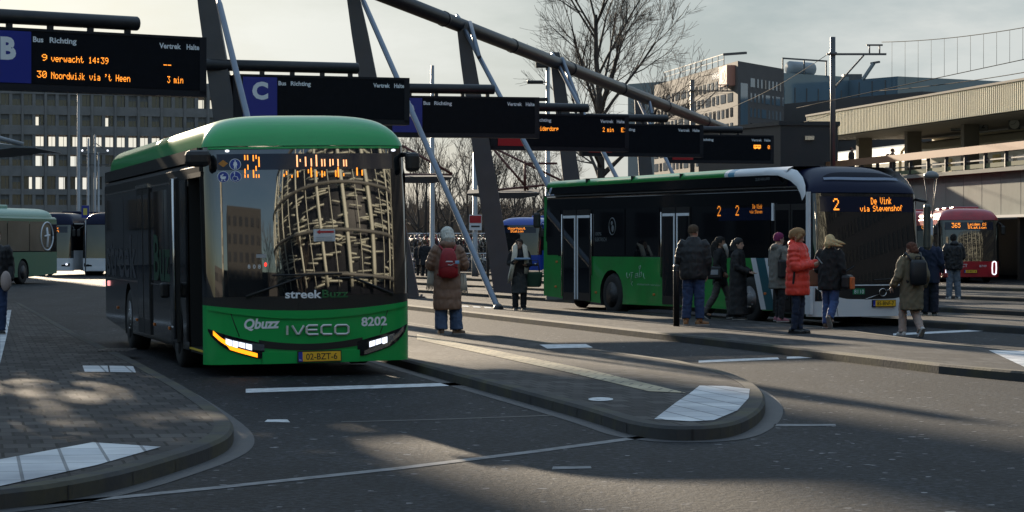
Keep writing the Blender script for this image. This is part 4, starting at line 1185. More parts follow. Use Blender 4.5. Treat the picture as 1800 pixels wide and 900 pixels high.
for k in range(9):
    p = b0.lerp(b1, (k + .5) / 9); n_ = (b1 - b0).normalized() * .06; m.tube([p - n_, p + n_], .245, PIPE, 14)
m.build('sloping_beam', label='long dark pipe beam sloping down from the top edge past the bare tree', cat='beam')
STR = [((383, -4), 58, (524, 565), 49, 'pale strut left of the C display, its foot hidden behind the nearest bus'),
       ((636, -4), 70, (877, 544), 58, 'long pale diagonal strut planted on the kerb beside the woman in the brown coat'),
       ((803, 26), 79.6, (1071, 529), 67, 'pale strut crossing in front of the E1 display, foot hidden by the electric bus'),
       ((970, 93), 89.5, (1190, 515), 77, 'pale strut below the bare tree, crossing left of the F display'),
       ((1115, 160), 101, (1275, 504), 89, 'thin pale strut falling towards the smallest display')]
for (tx, ty), Yt, (bx, by), Yb, lab in STR:
    A = P(tx, ty, Yt); B = Vector(((bx - 900) / FPX * Yb, Yb, PZ - .03))
    m = MB(); u = (A - B).normalized()
    m.tube([Vector((0, 0, 0)), u * .02, A - B - u * .3, A - B], [.072, .072, .072, .045], STRUT, 10)
    m.tube([Vector((0, 0, 0)), u * .12], .12, STEEL, 10)
    m.build('diagonal_strut', loc=B, label=lab, cat='strut', group='pale diagonal struts')
for (tx, ty), (bx, by), Y, lab in (((826, 40), (842, 100), 79, 'short pale brace tucked under the beam beside the top of the third column'), ((988, 103), (1017, 180), 89, 'short pale brace under the beam in front of the tree trunk'), ((1138, 166), (1146, 200), 101, 'short pale brace under the low end of the beam')):
    A, B = P(tx, ty, Y), P(bx, by, Y - 2)
    m = MB(); m.tube([A, B], .075, STRUT, 8); m.build('brace', label=lab, cat='brace', group='short braces under the beam')
# black bollard beside the man in the black jacket
p = G(1189, 573, PZ)
m = MB(); m.tube([(0, 0, -.03), (0, 0, 1.08), (0, 0, 1.11), (0, 0, 1.12)], [.058, .058, .05, .02], mat('black bollard paint', (.010, .010, .011), .4, var=.3, vscale=8), 14)
m.tube([(0, 0, .98), (0, 0, 1.01)], .062, BLACKMATT, 14)
m.build('bollard', loc=p, label='black round bollard beside the man in the black jacket', cat='bollard')
# ------------------------------------------------------------------ buildings, station, masts, trees
CONC = mat('grey facade panels', (.20, .19, .187), .75, var=.2, vscale=.4, dirt=(.11, .105, .10), dscale=.6)
DARKPANE = mat('dark office glass', (.035, .037, .042), .12, ior=1.6, var=.5, vscale=.3)
CLEARPANE = mat('clear office glass', (.05, .055, .06), .05, trans=.95)
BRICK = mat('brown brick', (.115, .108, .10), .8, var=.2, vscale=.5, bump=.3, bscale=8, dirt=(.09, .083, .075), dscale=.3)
BRICKSHADE = mat('slate brick', (.10, .088, .085), .8, var=.2, vscale=.5)  # darker brick copy: shade of the right face put into the colour
PALEGLASS = mat('pale window glass', (.20, .22, .24), .12, ior=1.6, var=.3, vscale=.4)
CURTAIN = mat('blue curtain wall glass', (.12, .18, .23), .10, ior=1.7, var=.35, vscale=.15)
CREAM = mat('cream corrugated sheet', (.80, .70, .49), .6, var=.12, vscale=1.0, dirt=(.45, .38, .27), dscale=.5, damt=.4)
PILLAR = mat('taupe pillar', (.15, .128, .105), .75, var=.15, vscale=1)
WALLC = mat('board marked concrete', (.26, .285, .245), .8, var=.15, vscale=.4, dirt=(.17, .185, .16), dscale=.5, damt=.6)
WOODRAIL = mat('brown wooden rail', (.34, .16, .075), .6, var=.25, vscale=1.5)
TRAINP = mat('cream train paint', (.62, .56, .44), .35, var=.08, vscale=1)
TRAINB = mat('yellow train paint', (.62, .42, .04), .4)
DARKBOX = mat('anthracite cladding', (.022, .023, .027), .5, var=.25, vscale=.8)
MASTM = mat('grey mast steel', (.10, .10, .105), .5, metal=.3, var=.2, vscale=3)
POLEM = mat('galvanised pole', (.30, .31, .32), .45, metal=.5, var=.2, vscale=2)
WIRE = mat('overhead wire', (.012, .012, .014), .9, ior=1.2)

def box_part(parent, name, c, d, m, **k):
    q = MB(); q.box(c, d, m); return q.build(name, parent, **k)

# -- office block on the left: see-through rows of windows
Y = 400.0; pp = FPX / Y
yaw = radians(20)
oc = P(600, 430, Y + 40); oc.z = 0
t = thing('office_block', oc, (0, 0, yaw), 'long grey concrete office block with rows of see-through windows on the left', 'building')
Mo = Matrix.Translation(oc) @ Matrix.Rotation(yaw, 4, 'Z')
def fx(px, py=300): 
    q = ray_plane(Mo, px, py, 1, 0); return q.x, q.z
xl = fx(-170)[0]; xr = fx(640)[0]
rowy = [(178, 9), (213, 8.5), (248.5, 9), (283, 9), (322, 10), (352, 8), (385, 9), (415, 9)]
px0 = 49.5; pitch = 20.4
cols_px = [px0 + pitch * k for k in range(-10, 29)]
zc = [fx(200, y)[1] for y, h in rowy]; zh = [h / pp * 1.18 for y, h in rowy]
topz = fx(200, 149)[1]
cols = [fx(p_)[0] for p_ in cols_px]
ww = (cols[1] - cols[0]) * .74
f = MB()
# horizontal bands and vertical piers (the openings stay open)
edges = [topz] + [v for z, h in zip(zc, zh) for v in (z + h, z - h)] + [0]
for i in range(0, len(edges), 2):
    f.box(((xl + xr) / 2, .2, (edges[i] + edges[i + 1]) / 2), (xr - xl, .55, edges[i] - edges[i + 1]), CONC)
for i in range(len(cols) + 1):
    a = (cols[i - 1] + ww / 2) if i else xl; b_ = (cols[i] - ww / 2) if i < len(cols) else xr
    for z, h in zip(zc, zh): f.box(((a + b_) / 2, .22, z), (b_ - a, .5, 2 * h - .004), CONC)
    if 0 < i < len(cols) and i % 2 == 0: f.box(((a + b_) / 2, -.16, topz / 2), (.35, .2, topz), CONC)
for i in range(0, len(edges) - 1, 2):
    f.box(((xl + xr) / 2, 5, edges[i + 1] + .2), (xr - xl - .2, 9, .25), CONC)
f.box(((xl + xr) / 2, 5, topz + .3), (xr - xl + .4, 10, .5), CONC)
for xx in (xl + .2, xr - .2): f.box((xx, 5, topz / 2), (.4, 9, topz), CONC)
for i in range(0, len(cols), 3): f.box(((cols[i] + cols[i] + pitch / pp) / 2, 9.6, topz / 2), (.4, .4, topz), CONC)
f.build('facade', t)
rnd = random.Random(4)
lit = {0: {80, 203, 284, 324, 357, 378, 400}, 1: {70, 200, 243, 283}, 3: {70, 131, 90}, 4: {50, 70, 111, 131, 152, 172}}
npart = 0; rest = MB()
for r, (z, h) in enumerate(zip(zc, zh)):
    for i, cx in enumerate(cols):
        pxc = cols_px[i]
        on = (r == 2 and pxc > 60) or any(abs(pxc - v) < 9 for v in lit.get(r, ()))
        q = rest if (npart >= 96 or not (-15 < pxc < 425) or r > 5) else MB()
        if on:
            q.box((cx, .30, z), (ww, .02, 2 * h), CLEARPANE)
            cov = rnd.choice((0, .0, .3)) if r == 2 else rnd.choice((.25, .5, .6))
            if cov: q.box((cx + (ww * (1 - cov) / 2) * rnd.choice((-1, 1)), .36, z), (ww * cov, .05, 2 * h), DARKPANE)
        else:
            q.box((cx, .34, z), (ww, .05, 2 * h), DARKPANE)
            if rnd.random() < .5: q.box((cx, .30, z + h * .5), (ww, .03, h * .9), mat('grey blind', (.13, .13, .13), .7))
        q.box((cx + ww * .1, .28, z), (.07, .08, 2 * h), CONC)
        if q is not rest: q.build('window', t); npart += 1
rest.build('window', t, kind='stuff')

# -- brick building with a pink sign panel on the right
def facade_building(name, label, corner, dirs, zt, m_walls, parts):
    pass
A = P(1297, 107, 260); zt = A.z
Lf = P(1150, 150, 300); Rf = P(1378, 120, 272)
A0 = Vector((A.x, A.y, 0)); L0 = Vector((Lf.x, Lf.y, 0)); R0 = Vector((Rf.x, Rf.y, 0))
t = thing('brick_building', A0, (0, 0, 0), 'tall brown brick block with narrow window strips and a pink sign panel at its corner', 'building')
dl = (L0 - A0); dr = (R0 - A0); ll, lr = dl.length, dr.length; dl.normalize(); dr.normalize()
q = MB(); pts = [Vector((0, 0, 0)), dr * lr, dr * lr + dl * ll, dl * ll]
q.add(pts + [p + Vector((0, 0, zt)) for p in pts], [(4, 5, 6, 7), (1, 2, 6, 5), (2, 3, 7, 6), (3, 0, 4, 7)], BRICK)
q.add(pts + [p + Vector((0, 0, zt)) for p in pts], [(0, 1, 5, 4)], BRICKSHADE)
q.build('wall', t)
q = MB()
nl = Vector((dl.y, -dl.x, 0)); nl = nl if nl.y < 0 or nl.x < 0 else -nl
nr = Vector((dr.y, -dr.x, 0)); nr = nr if nr.y < 0 else -nr
def pane(parent, name, d, n, u0, u1, z0, z1, m, off=.06, thick=.12):
    w = MB(); pts = [d * u0 + Vector((0, 0, z0)), d * u1 + Vector((0, 0, z0)), d * u1 + Vector((0, 0, z1)), d * u0 + Vector((0, 0, z1))]
    w.prism([p - n * .05 for p in pts], n * (off + .05), m)
    return w.build(name, parent)
rows = [(zt - 1.55 - k * 1.56, .92) for k in range(7)]
rnd = random.Random(9); cnt = 0; more = MB()
for z, h in rows:
    for d_, n_, u, end, wide, slim, gap in ((dl, nl, 4.9 if z > zt - 2.5 else 2.2, ll - .5, 2.1, .95, .95), (dr, nr, 3.5, lr - .5, 1.25, .42, .68)):
        while u < end:
            wd = wide if rnd.random() < .25 else slim
            m_ = (PALEGLASS if d_ is dl else CURTAIN) if wd == wide else rnd.choice((PALEGLASS, PALEGLASS, DARKPANE) if d_ is dl else (CURTAIN, DARKPANE, PALEGLASS))
            if cnt < 97: pane(t, 'window', d_, n_, u, u + wd, z - h, z, m_, .04); cnt += 1
            else: more.prism([d_ * a_ + Vector((0, 0, b_)) - n_ * .05 for a_, b_ in ((u, z - h), (u + wd, z - h), (u + wd, z), (u, z))], n_ * .09, m_)
            u += wd + gap
more.build('window', t, kind='stuff')
pane(t, 'stair_glazing', dr, nr, .7, 2.7, 1, zt - 2.2, CURTAIN, .04)
w = pane(t, 'sign_panel', dl, nl, 1.1, 4.6, zt - 2.45, zt - .35, mat('pink sign panel', (.55, .24, .17), .5), .9)
q = MB()
def onl(u, z, o): return dl * u + nl * o + Vector((0, 0, z))
q.poly([onl(2.85 + 1.1 * cos(a), zt - 1.4 + .66 * sin(a), .92) for a in [2 * pi * i / 24 for i in range(24)]], mat('pale sign emblem', (.50, .50, .42), .5))
for du in (-.2, .12): q.poly([onl(2.85 + du + a, zt - 1.4 + b_, .94) for a, b_ in ((-.1, -.4), (.1, -.4), (.1, .4), (-.1, .4))], mat('pink sign panel', (.55, .24, .17), .5))
q.build('emblem', w)
q = MB(); q.text('REGENIA', None, .62, mat('pale blue lettering', (.55, .66, .75), .5), 'l', bold=.03, wid=5.2, fn=lambda x, y: onl(10.2 - x, zt - 1.28 + y, .25)); q.box(onl(7.6, zt - 1.32, .1), (.1, .1, .06), BRICK); q.build('lettering', t)
q = MB()
for k in range(12):
    p = dl * (6 + k * 2.6) + Vector((0, 0, zt)); q.bar(p, p + Vector((0, 0, 1.15)), .09, .09, MASTM)
q.bar(dl * 6 + Vector((0, 0, zt + 1.15)), dl * 35 + Vector((0, 0, zt + 1.15)), .07, .07, MASTM); q.bar(dl * 6 + Vector((0, 0, zt + .6)), dl * 35 + Vector((0, 0, zt + .6)), .05, .05, MASTM)
q.bar(dl * 6 + Vector((0, 0, zt + 1.1)), dl * 1 + dr * 3 + Vector((0, 0, zt + 1.1)), .25, .25, MASTM)
q.build('roof_railing', t)

# -- glazed block behind, brown long block below it
def simple_block(name, label, pl_, pr_, pyt, Yl, Yr, depth, m, bands, kind_m, mull=0, roofm=None):
    a = P(pl_, pyt, Yl); b_ = P(pr_, pyt, Yr); z = a.z
    a.z = b_.z = 0; d = (b_ - a); L = d.length; d.normalize(); n = Vector((d.y, -d.x, 0)); n = n if n.y < 0 else -n
    t = thing(name, a, (0, 0, 0), label, 'building')
    q = MB(); pts = [Vector((0, 0, 0)), d * L, d * L - n * depth, -n * depth]
    q.prism(pts, (0, 0, z), m); q.build('wall', t)
    for z0, z1 in bands:
        w = MB(); p4 = [d * .3 + Vector((0, 0, z0 * z)), d * (L - .3) + Vector((0, 0, z0 * z)), d * (L - .3) + Vector((0, 0, z1 * z)), d * .3 + Vector((0, 0, z1 * z))]
        w.prism([p + n * -.02 for p in p4], n * .07, kind_m)
        if mull:
            k = 1
            while k * mull < L - .4:
                w.bar(d * (k * mull) + n * .09 + Vector((0, 0, z0 * z)), d * (k * mull) + n * .09 + Vector((0, 0, z1 * z)), .12, .12, MASTM); k += 1
        w.build('window_band', t)
    return t, d, n, L, z
t, d, n, L, z = simple_block('glazed_office', 'blue glass office building with stepped roof behind the brick block', 1376, 1492, 128, 330, 338, 30, CURTAIN, [(.05 + .128 * k, .155 + .128 * k) for k in range(7)], CURTAIN, 2.2)
q = MB(); q.tube([d * 3.3 - n * 2 + Vector((0, 0, z + .9)), d * 7.5 - n * 2 + Vector((0, 0, z + .9))], .9, mat('pale roof plant', (.30, .33, .35), .5), 12); q.bar(d * 0 + Vector((0, 0, z + 1.9)), d * 8.3 + Vector((0, 0, z + 1.9)), .2, .2, MASTM)
for u in (0, 4, 8.2): q.bar(d * u + Vector((0, 0, z)), d * u + Vector((0, 0, z + 1.9)), .18, .18, MASTM)
q.build('roof_plant', t)
t, d, n, L, z = simple_block('glazed_office', 'lower blue glass wing with a roof crane arm, right of the taller glass office', 1422, 1578, 147, 345, 330, 25, CURTAIN, [(.05 + .16 * k, .185 + .16 * k) for k in range(6)], CURTAIN, 2.6)
q = MB(); q.bar(d * (L * .62) + Vector((0, 0, z)), d * (L * .74) + Vector((0, 0, z + 2.0)), .35, .35, mat('pale roof plant', (.30, .33, .35), .5)); q.bar(d * (L * .71) + Vector((0, 0, z + 2.0)), d * (L * .80) + Vector((0, 0, z + 2.1)), .3, .25, MASTM)
q.box(d * (L * .30) - n * 3 + Vector((0, 0, z + .5)), (2.5, 2, 1.1), MASTM); q.build('roof_crane', t)
simple_block('brown_block', 'long low brown block with a flat roof behind the station canopy', 1364, 1621, 184, 300, 274, 20, mat('dull brown cladding', (.085, .075, .07), .7, var=.2, vscale=.3), [(.20, .34), (.46, .60), (.74, .84)], DARKPANE, 3.0)

# -- anthracite box in front of the canopy
c0 = P(1372, 220, 140); l0 = P(1228, 226, 150); r0 = P(1473, 220, 140.5); zt = c0.z
for v in (c0, l0, r0): v.z = 0
t = thing('dark_pavilion', c0, (0, 0, 0), 'anthracite flat-roofed box building behind the smallest departure display', 'building')
q = MB(); dl = l0 - c0; dr = r0 - c0
q.prism([Vector((0, 0, 0)), dr, dr + Vector((1, 12, 0)), dl + Vector((1, 12, 0)), dl], (0, 0, zt), DARKBOX); q.build('wall', t)
q = MB(); n = Vector((0, -1, 0))
q.prism([dr * .04 + Vector((0, -.0, 1)), dr * .96 + Vector((0, 0, 1)), dr * .96 + Vector((0, 0, 5.6)), dr * .04 + Vector((0, 0, 5.6))], (0, -.06, 0), BLACKGLASS)
for k in range(1, 5): q.box(dr * (k * .2) + Vector((0, -.08, 3.3)), (.08, .06, 4.6), DARKBOX)
q.build('glazing', t)
q = MB(); q.prism([Vector((-.1, -.12, zt)), dr + Vector((.1, -.12, 0)) + Vector((0, 0, zt)), dr + Vector((1.1, 12.1, zt)), dl + Vector((.9, 12.1, zt)), dl + Vector((-.12, -.1, zt))], (0, 0, .22), DARKBOX); q.build('roof', t)
q = MB(); q.box(dr * .5 + Vector((0, -.1, zt - .7)), (.5, .15, .22), LAMPDIM); q.build('wall_lamp', t)

# -- raised station: retaining wall, railing, canopy, pillars, train
wa = P(1800, 300, 112); wb = P(1576, 313, 129); zs = 4.9
wa.z = wb.z = 0; wd = (wb - wa).normalized(); wn_ = Vector((-wd.y, wd.x, 0)); wn_ = wn_ if wn_.x < 0 else -wn_
W0 = wa - wd * 14; W1 = wb + wd * 46; WL = (W1 - W0).length
t = thing('retaining_wall', W0, (0, 0, 0), 'grey concrete wall of the raised railway above the dark underpass', 'wall')
q = MB(); h0 = 2.95
q.prism([Vector((0, 0, h0)), wd * WL + Vector((0, 0, h0)), wd * WL + Vector((0, 0, zs)), Vector((0, 0, zs))], -wn_ * .5, WALLC)
k = 0
while k < WL: q.bar(wd * k + wn_ * .001 + Vector((0, 0, h0)), wd * k + wn_ * .005 + Vector((0, 0, zs)), .03, .006, mat('wall joint', (.12, .12, .12), .8)); k += 2.4
q.build('concrete_panel', t)
q = MB(); q.bar(wn_ * .05 + Vector((0, 0, zs + .09)), wd * WL + wn_ * .05 + Vector((0, 0, zs + .09)), .5, .18, WALLC); q.build('coping', t)
q = MB(); q.bar(wn_ * .06 + Vector((0, 0, h0 - .07)), wd * WL + wn_ * .06 + Vector((0, 0, h0 - .07)), .35, .12, mat('white edge strip', (.6, .6, .58), .6)); q.build('edge_strip', t)
q = MB()
k = 2
while k < WL: q.box(wd * k - wn_ * .8 + Vector((0, 0, h0 / 2)), (.5, .5, h0), DARKBOX); k += 7
q.prism([Vector((0, 0, 0)) - wn_ * 7, wd * WL - wn_ * 7, wd * WL - wn_ * 7 + Vector((0, 0, h0)), -wn_ * 7 + Vector((0, 0, h0))], -wn_ * .2, DARKBOX); q.build('underpass', t)
q = MB(); q.prism([Vector((0, 0, zs)), wd * WL + Vector((0, 0, zs)), wd * WL - wn_ * 60 + Vector((0, 0, zs)), -wn_ * 60 + Vector((0, 0, zs))], (0, 0, -.35), WALLC)
q.build('platform_slab', t)
t = thing('railing', W0 + Vector((0, 0, zs + .18)), (0, 0, 0), 'railing with broad brown wooden handrail along the raised platform', 'railing')
q = MB(); q.bar(wn_ * .1 + Vector((0, 0, .92)), wd * WL + wn_ * .1 + Vector((0, 0, .92)), .10, .36, WOODRAIL); q.build('handrail', t)
q = MB(); q.bar(Vector((0, 0, .42)), wd * WL + Vector((0, 0, .42)), .05, .06, MASTM); q.bar(Vector((0, 0, .16)), wd * WL + Vector((0, 0, .16)), .05, .20, mat('mossy kerb', (.16, .17, .09), .8, var=.3)); q.build('lower_rail', t)
k = .5
while k < WL:
    box_part(t, 'post', wd * k + Vector((0, 0, .42)), (.16, .16, .84), BLACKMATT); k += 2.6
# canopy
ca = P(1800, 141, 134); cb = P(1420, 207, 172); zca = 10.3
cd = Vector((cb.x - ca.x, cb.y - ca.y, 0)); CLn = cd.length; cd.normalize(); cn = Vector((-cd.y, cd.x, 0)); cn = cn if cn.x < 0 else -cn
C0 = Vector((ca.x, ca.y, 0)) - cd * 18; CLn += 18
t = thing('station_canopy', C0, (0, 0, 0), 'station platform canopy with cream corrugated fascia on taupe pillars', 'canopy')
q = MB(); FH = 1.55
N_ = 190
for i in range(N_):
    u0, u1 = CLn * i / N_, CLn * (i + 1) / N_; um = (u0 + u1) / 2; w = (u1 - u0)
    o = [0, .13, .13, 0]
    us = [u0, u0 + w * .25, u0 + w * .5, u0 + w * .75]
    uu = us + [u1]; oo = o + [0]
    for a in range(4):
        q.poly([cd * uu[a] + cn * oo[a] + Vector((0, 0, zca - FH)), cd * uu[a + 1] + cn * oo[a + 1] + Vector((0, 0, zca - FH)), cd * uu[a + 1] + cn * oo[a + 1] + Vector((0, 0, zca)), cd * uu[a] + cn * oo[a] + Vector((0, 0, zca))], CREAM)
q.build('fascia', t)
q = MB(); q.bar(cn * .06 + Vector((0, 0, zca + .05)), cd * CLn + cn * .06 + Vector((0, 0, zca + .05)), .22, .12, PILLAR)
q.prism([-cn * .1 + Vector((0, 0, zca - .2)), cd * CLn - cn * .1 + Vector((0, 0, zca - .2)), cd * CLn - cn * 9 + Vector((0, 0, zca - .2)), -cn * 9 + Vector((0, 0, zca - .2))], (0, 0, .2), PILLAR)
q.prism([-cn * .1 + Vector((0, 0, zca - FH - .05)), cd * CLn - cn * .1 + Vector((0, 0, zca - FH - .05)), cd * CLn - cn * 9 + Vector((0, 0, zca - FH + .1)), -cn * 9 + Vector((0, 0, zca - FH + .1))], (0, 0, .08), mat('brown soffit', (.09, .07, .055), .7))
q.build('roof', t)
q = MB(); q.prism([-cn * 9 + Vector((0, 0, zca - FH - .3)), cd * CLn - cn * 9 + Vector((0, 0, zca - FH - .3)), cd * CLn - cn * 9 + Vector((0, 0, zca)), -cn * 9 + Vector((0, 0, zca))], cn * .15, CREAM); q.build('rear_fascia', t)
Mc = Matrix.Translation(C0 - cn * 3.2) @ Matrix(((cd.x, -cn.x, 0), (cd.y, -cn.y, 0), (0, 0, 1))).to_4x4()
for px, wpx in ((1519, 27), (1605, 29), (1705, 30), (1838, 33)):
    s = ray_plane(Mc, px, 250, 1, 0).x
    q = MB(); p = cd * s - cn * 3.2
    a = atan2(cd.y, cd.x)
    q.box((p.x, p.y, (zca - FH + zs) / 2), (.55, .95, zca - FH - zs), PILLAR, Matrix.Rotation(a, 3, 'Z'))
    q.build('pillar', t)
# platform number signs and clocks hang below the canopy
def hang(name, label, px, py, Yd, w, h, m, txt=None, clock=False, group=None, cat='sign'):
    c = P(px, py, Yd)
    t = thing(name, c, (0, 0, radians(-12)), label, cat, group)
    q = MB(); q.rbox((0, 0, 0), (w, .18, h), .03, DARKBOX); q.box((0, 0, h / 2 + .25), (.06, .06, .5), DARKBOX); q.build('housing', t)
    q = MB(); f = lambda x, z, o: Vector((x, -.09 - o, z))
    if clock:
        q.poly([f(.42 * w * cos(a), .42 * w * sin(a), .012) for a in [2 * pi * i / 24 for i in range(24)]], mat('clock dial', (.42, .40, .36), .5))
        q.bar(f(0, 0, .02), f(.15 * w, .22 * w, .02), .05, .02, INK); q.bar(f(0, 0, .02), f(-.32 * w, -.08 * w, .02), .04, .02, INK)
        q.build('dial', t)
    else:
        q.poly([f(a * w * .44, b_ * h * .42, .012) for a, b_ in ((-1, -1), (1, -1), (1, 1), (-1, 1))], m)
        q.text(txt, None, h * .5, INK, 'c', bold=.03, fn=lambda x, y: f(x, y - h * .25, .018)); q.build('panel', t)
pgrey = mat('grey platform number panel', (.22, .22, .22), .5)
hang('platform_sign', 'square platform number sign reading 1', 1681, 221, 156, .70, .66, pgrey, '1', group='platform number signs')
hang('platform_sign', 'square platform number sign reading 2', 1728, 221, 152, .62, .60, pgrey, '2', group='platform number signs')
hang('station_clock', 'square platform clock at the right edge under the canopy', 1783, 218, 146, .68, .64, None, None, True, 'platform clocks', 'clock')
hang('station_clock', 'square platform clock left of the number 1 sign', 1625, 217, 162, .70, .62, None, None, True, 'platform clocks', 'clock')
# train standing at the platform
ta = P(1800, 290, 150); ta.z = zs - .3; 
td = cd.copy(); T0 = ta - td * 30
t = thing('train', T0, (0, 0, 0), 'cream and yellow passenger train standing behind the platform pillars', 'train')
tn = cn
def car(u0, u1):
    q = MB()
    prof = [(0, .3), (0, 2.6), (-.12, 3.3), (-.5, 3.75), (-1.4, 3.95), (-2.3, 3.75), (-2.7, 3.3), (-2.8, .3)]
    q.loft([[td * u + tn * a + Vector((0, 0, b_)) for a, b_ in prof] for u in (u0, u1)], TRAINP, True, False)
    o = q.build('carriage', t)
    w = MB(); w.prism([td * u0 + tn * .01 + Vector((0, 0, .3)), td * u1 + tn * .01 + Vector((0, 0, .3)), td * u1 + tn * .01 + Vector((0, 0, .75)), td * u0 + tn * .01 + Vector((0, 0, .75))], tn * .02, TRAINB); w.build('skirt', o)
    u = u0 + 1.2; k = 0
    while u < u1 - 2:
        w = MB()
        if k % 4 == 3:
            w.prism([td * u + Vector((0, 0, .5)), td * (u + 1.3) + Vector((0, 0, .5)), td * (u + 1.3) + Vector((0, 0, 2.5)), td * u + Vector((0, 0, 2.5))], tn * .03, TRAINB); w.build('door', o)
        else:
            w.prism([td * u + Vector((0, 0, 1.35)), td * (u + 1.5) + Vector((0, 0, 1.35)), td * (u + 1.5) + Vector((0, 0, 2.35)), td * u + Vector((0, 0, 2.35))], tn * .03, PALEGLASS); w.build('window', o)
        u += 2.1; k += 1
for a in (0, 26.2, 52.4): car(a, a + 25.6)
q = MB(); q.prism([td * 25.5 - tn * .3 + Vector((0, 0, .4)), td * 26.3 - tn * .3 + Vector((0, 0, .4)), td * 26.3 - tn * .3 + Vector((0, 0, 3.4)), td * 25.5 - tn * .3 + Vector((0, 0, 3.4))], -tn * 2.2, BLACKMATT); q.build('gangway', t)

# -- catenary masts and wires
def cat_mast(px, pyt, Yd, armpx, label, wd_=.30):
    a = P(px, pyt, Yd); z0 = 4.8; z = a.z
    t = thing('catenary_mast', (a.x, a.y, z0), (0, 0, 0), label, 'mast', 'railway catenary masts')
    q = MB(); q.tube([(0, 0, 0), (0, 0, z - z0)], wd_ / 2, MASTM, 10); q.tube([(0, 0, z - z0 - .9), (0, 0, z - z0 - .75)], wd_ * .8, MASTM, 8); q.build('pole', t)
    L = (armpx - px) / FPX * Yd
    q = MB(); q.bar((-.3, 0, z - z0 - .85), (L, 0, z - z0 - .85), .10, .10, MASTM); q.bar((0, 0, z - z0 - 2.6), (L * .58, 0, z - z0 - .9), .08, .08, MASTM); q.build('arm', t)
    q = MB(); 
    for dx in (-.25, .25): q.tube([(L * .78 + dx, 0, z - z0 - .8), (L * .78 + dx, 0, z - z0 - .42)], .035, MASTM, 6)
    q.bar((L * .78 - .4, 0, z - z0 - .4), (L * .78 + .4, 0, z - z0 - .4), .08, .08, MASTM); q.build('insulator', t)
cat_mast(1464, 65, 125, 1558, 'tall catenary mast with long arm, standing before the brown block', .26)
cat_mast(1217, 140, 190, 1288, 'farther catenary mast in front of the brick building', .34)
def wire(pts, label, drop=None, Yd=None):
    t = thing('overhead_wire', pts[0], (0, 0, 0), label, 'wire', 'railway overhead wires')
    q = MB(); o = pts[0]; q.tube([p - o for p in pts], .017, WIRE, 4); q.build('cable', t)
    if drop:
        for a, b_ in drop:
            d_ = MB(); d_.tube([a - o, b_ - o], .008, WIRE, 4); d_.build('dropper', t)
def span(px0, py0, Y0_, px1, py1, Y1_, sag, n=12):
    A, B = P(px0, py0, Y0_), P(px1, py1, Y1_)
    return [A.lerp(B, i / n) - Vector((0, 0, sag * 4 * (i / n) * (1 - i / n))) for i in range(n + 1)]
up = span(1550, 74, 125, 1830, 43, 100, .15); lowp = span(1400, 190, 125, 1830, 98, 100, .0)
dr = []
for i in range(11):
    px = 1568 + i * 23
    def on(pts):
        for a, b_ in zip(pts, pts[1:]):
            xa, xb = 900 + a.x / a.y * FPX, 900 + b_.x / b_.y * FPX
            if xa <= px <= xb: return a.lerp(b_, (px - xa) / (xb - xa))
    p, q_ = on(up), on(lowp)
    if p and q_: dr.append((p, q_))
wire(up, 'upper overhead wire with hanging droppers running to the top right', dr)
wire(lowp, 'lower contact wire under the droppers, running right')
wire(span(1540, 160, 125, 1830, 122, 100, .1), 'third overhead wire just above the canopy')
wire(span(1228, 205, 190, 1460, 92, 125, .5), 'overhead wire crossing in front of the brick building between the two masts')
wire(span(1300, 225, 190, 1464, 200, 125, .3), 'low overhead wire joining the masts above the anthracite box')

# -- lamp posts, poles
def post(px, pyt, Yd, label, head=None, r=.09, name='lamp_post', z0=0):
    a = P(px, pyt, Yd); h = a.z - z0
    t = thing(name, (a.x, a.y, z0), (0, 0, 0), label, 'lamp post' if name == 'lamp_post' else 'pole')
    q = MB(); q.tube([(0, 0, -.02), (0, 0, 1.2), (0, 0, 1.25), (0, 0, h)], [r * 1.25, r * 1.25, r, r * .7], POLEM, 10); q.build('pole', t)
    if head: head(t, h)
    return t, h
def head_disc(t, h):
    q = MB(); q.box((-.3, 0, h), (1.5, .35, .07), POLEM); q.build('lamp_head', t)
post(138, 160, 165, 'slim grey lamp post with flat head in front of the office block', head_disc, .12)
def head_cross(t, h):
    q = MB(); q.box((0, 0, h - 1.0), (.9, .1, .08), MASTM); q.box((.0, 0, h - .5), (.12, .12, 1.0), MASTM); q.build('crossarm', t)
post(760, 115, 120, 'tall slender pole behind the blank D display, right of the nearest bus', head_cross, .12)
def head_notice(t, h):
    q = MB(); q.box((.02, -.16, 2.63), (.58, .04, .72), WHITE); q.box((.02, -.185, 2.78), (.54, .02, .34), SIGNRED); q.box((0.02, -.185, 2.45), (.40, .02, .07), INK); q.build('notice', t)
post(835, 232, 118, 'grey pole with small red and white notice beside the bicycle racks', head_notice, .13)
def head_flood(t, h):
    for k, (dx, dz, w) in enumerate(((-.25, -.2, .55), (-.55, -1.0, .7), (-.4, -1.75, .8))):
        q = MB(); q.rbox((dx, 0, h + dz), (w, .4, .34 if k == 0 else .14), .04, BLACKMATT); q.bar((0, 0, h + dz), (dx, 0, h + dz), .06, .06, MASTM); q.build('floodlight', t)
post(963, 104, 110, 'tall pole with three stacked floodlights left of the bare tree', head_flood, .12)
a = P(1637, 306, 96)
t = thing('street_lamp', (a.x, a.y, 0), (0, 0, 0), 'domed street lamp on splayed rods above the red buses', 'street lamp')
q = MB(); q.tube([(0, 0, 0), (0, 0, 2.6)], .07, POLEM, 10); q.build('pole', t)
q = MB(); q.tube([(0, 0, a.z - .18), (0, 0, a.z - .12), (0, 0, a.z), (0, 0, a.z + .09), (0, 0, a.z + .12)], [.18, .30, .28, .16, .05], mat('grey lamp dome', (.20, .20, .20), .4), 16); q.build('lamp_shade', t)
q = MB()
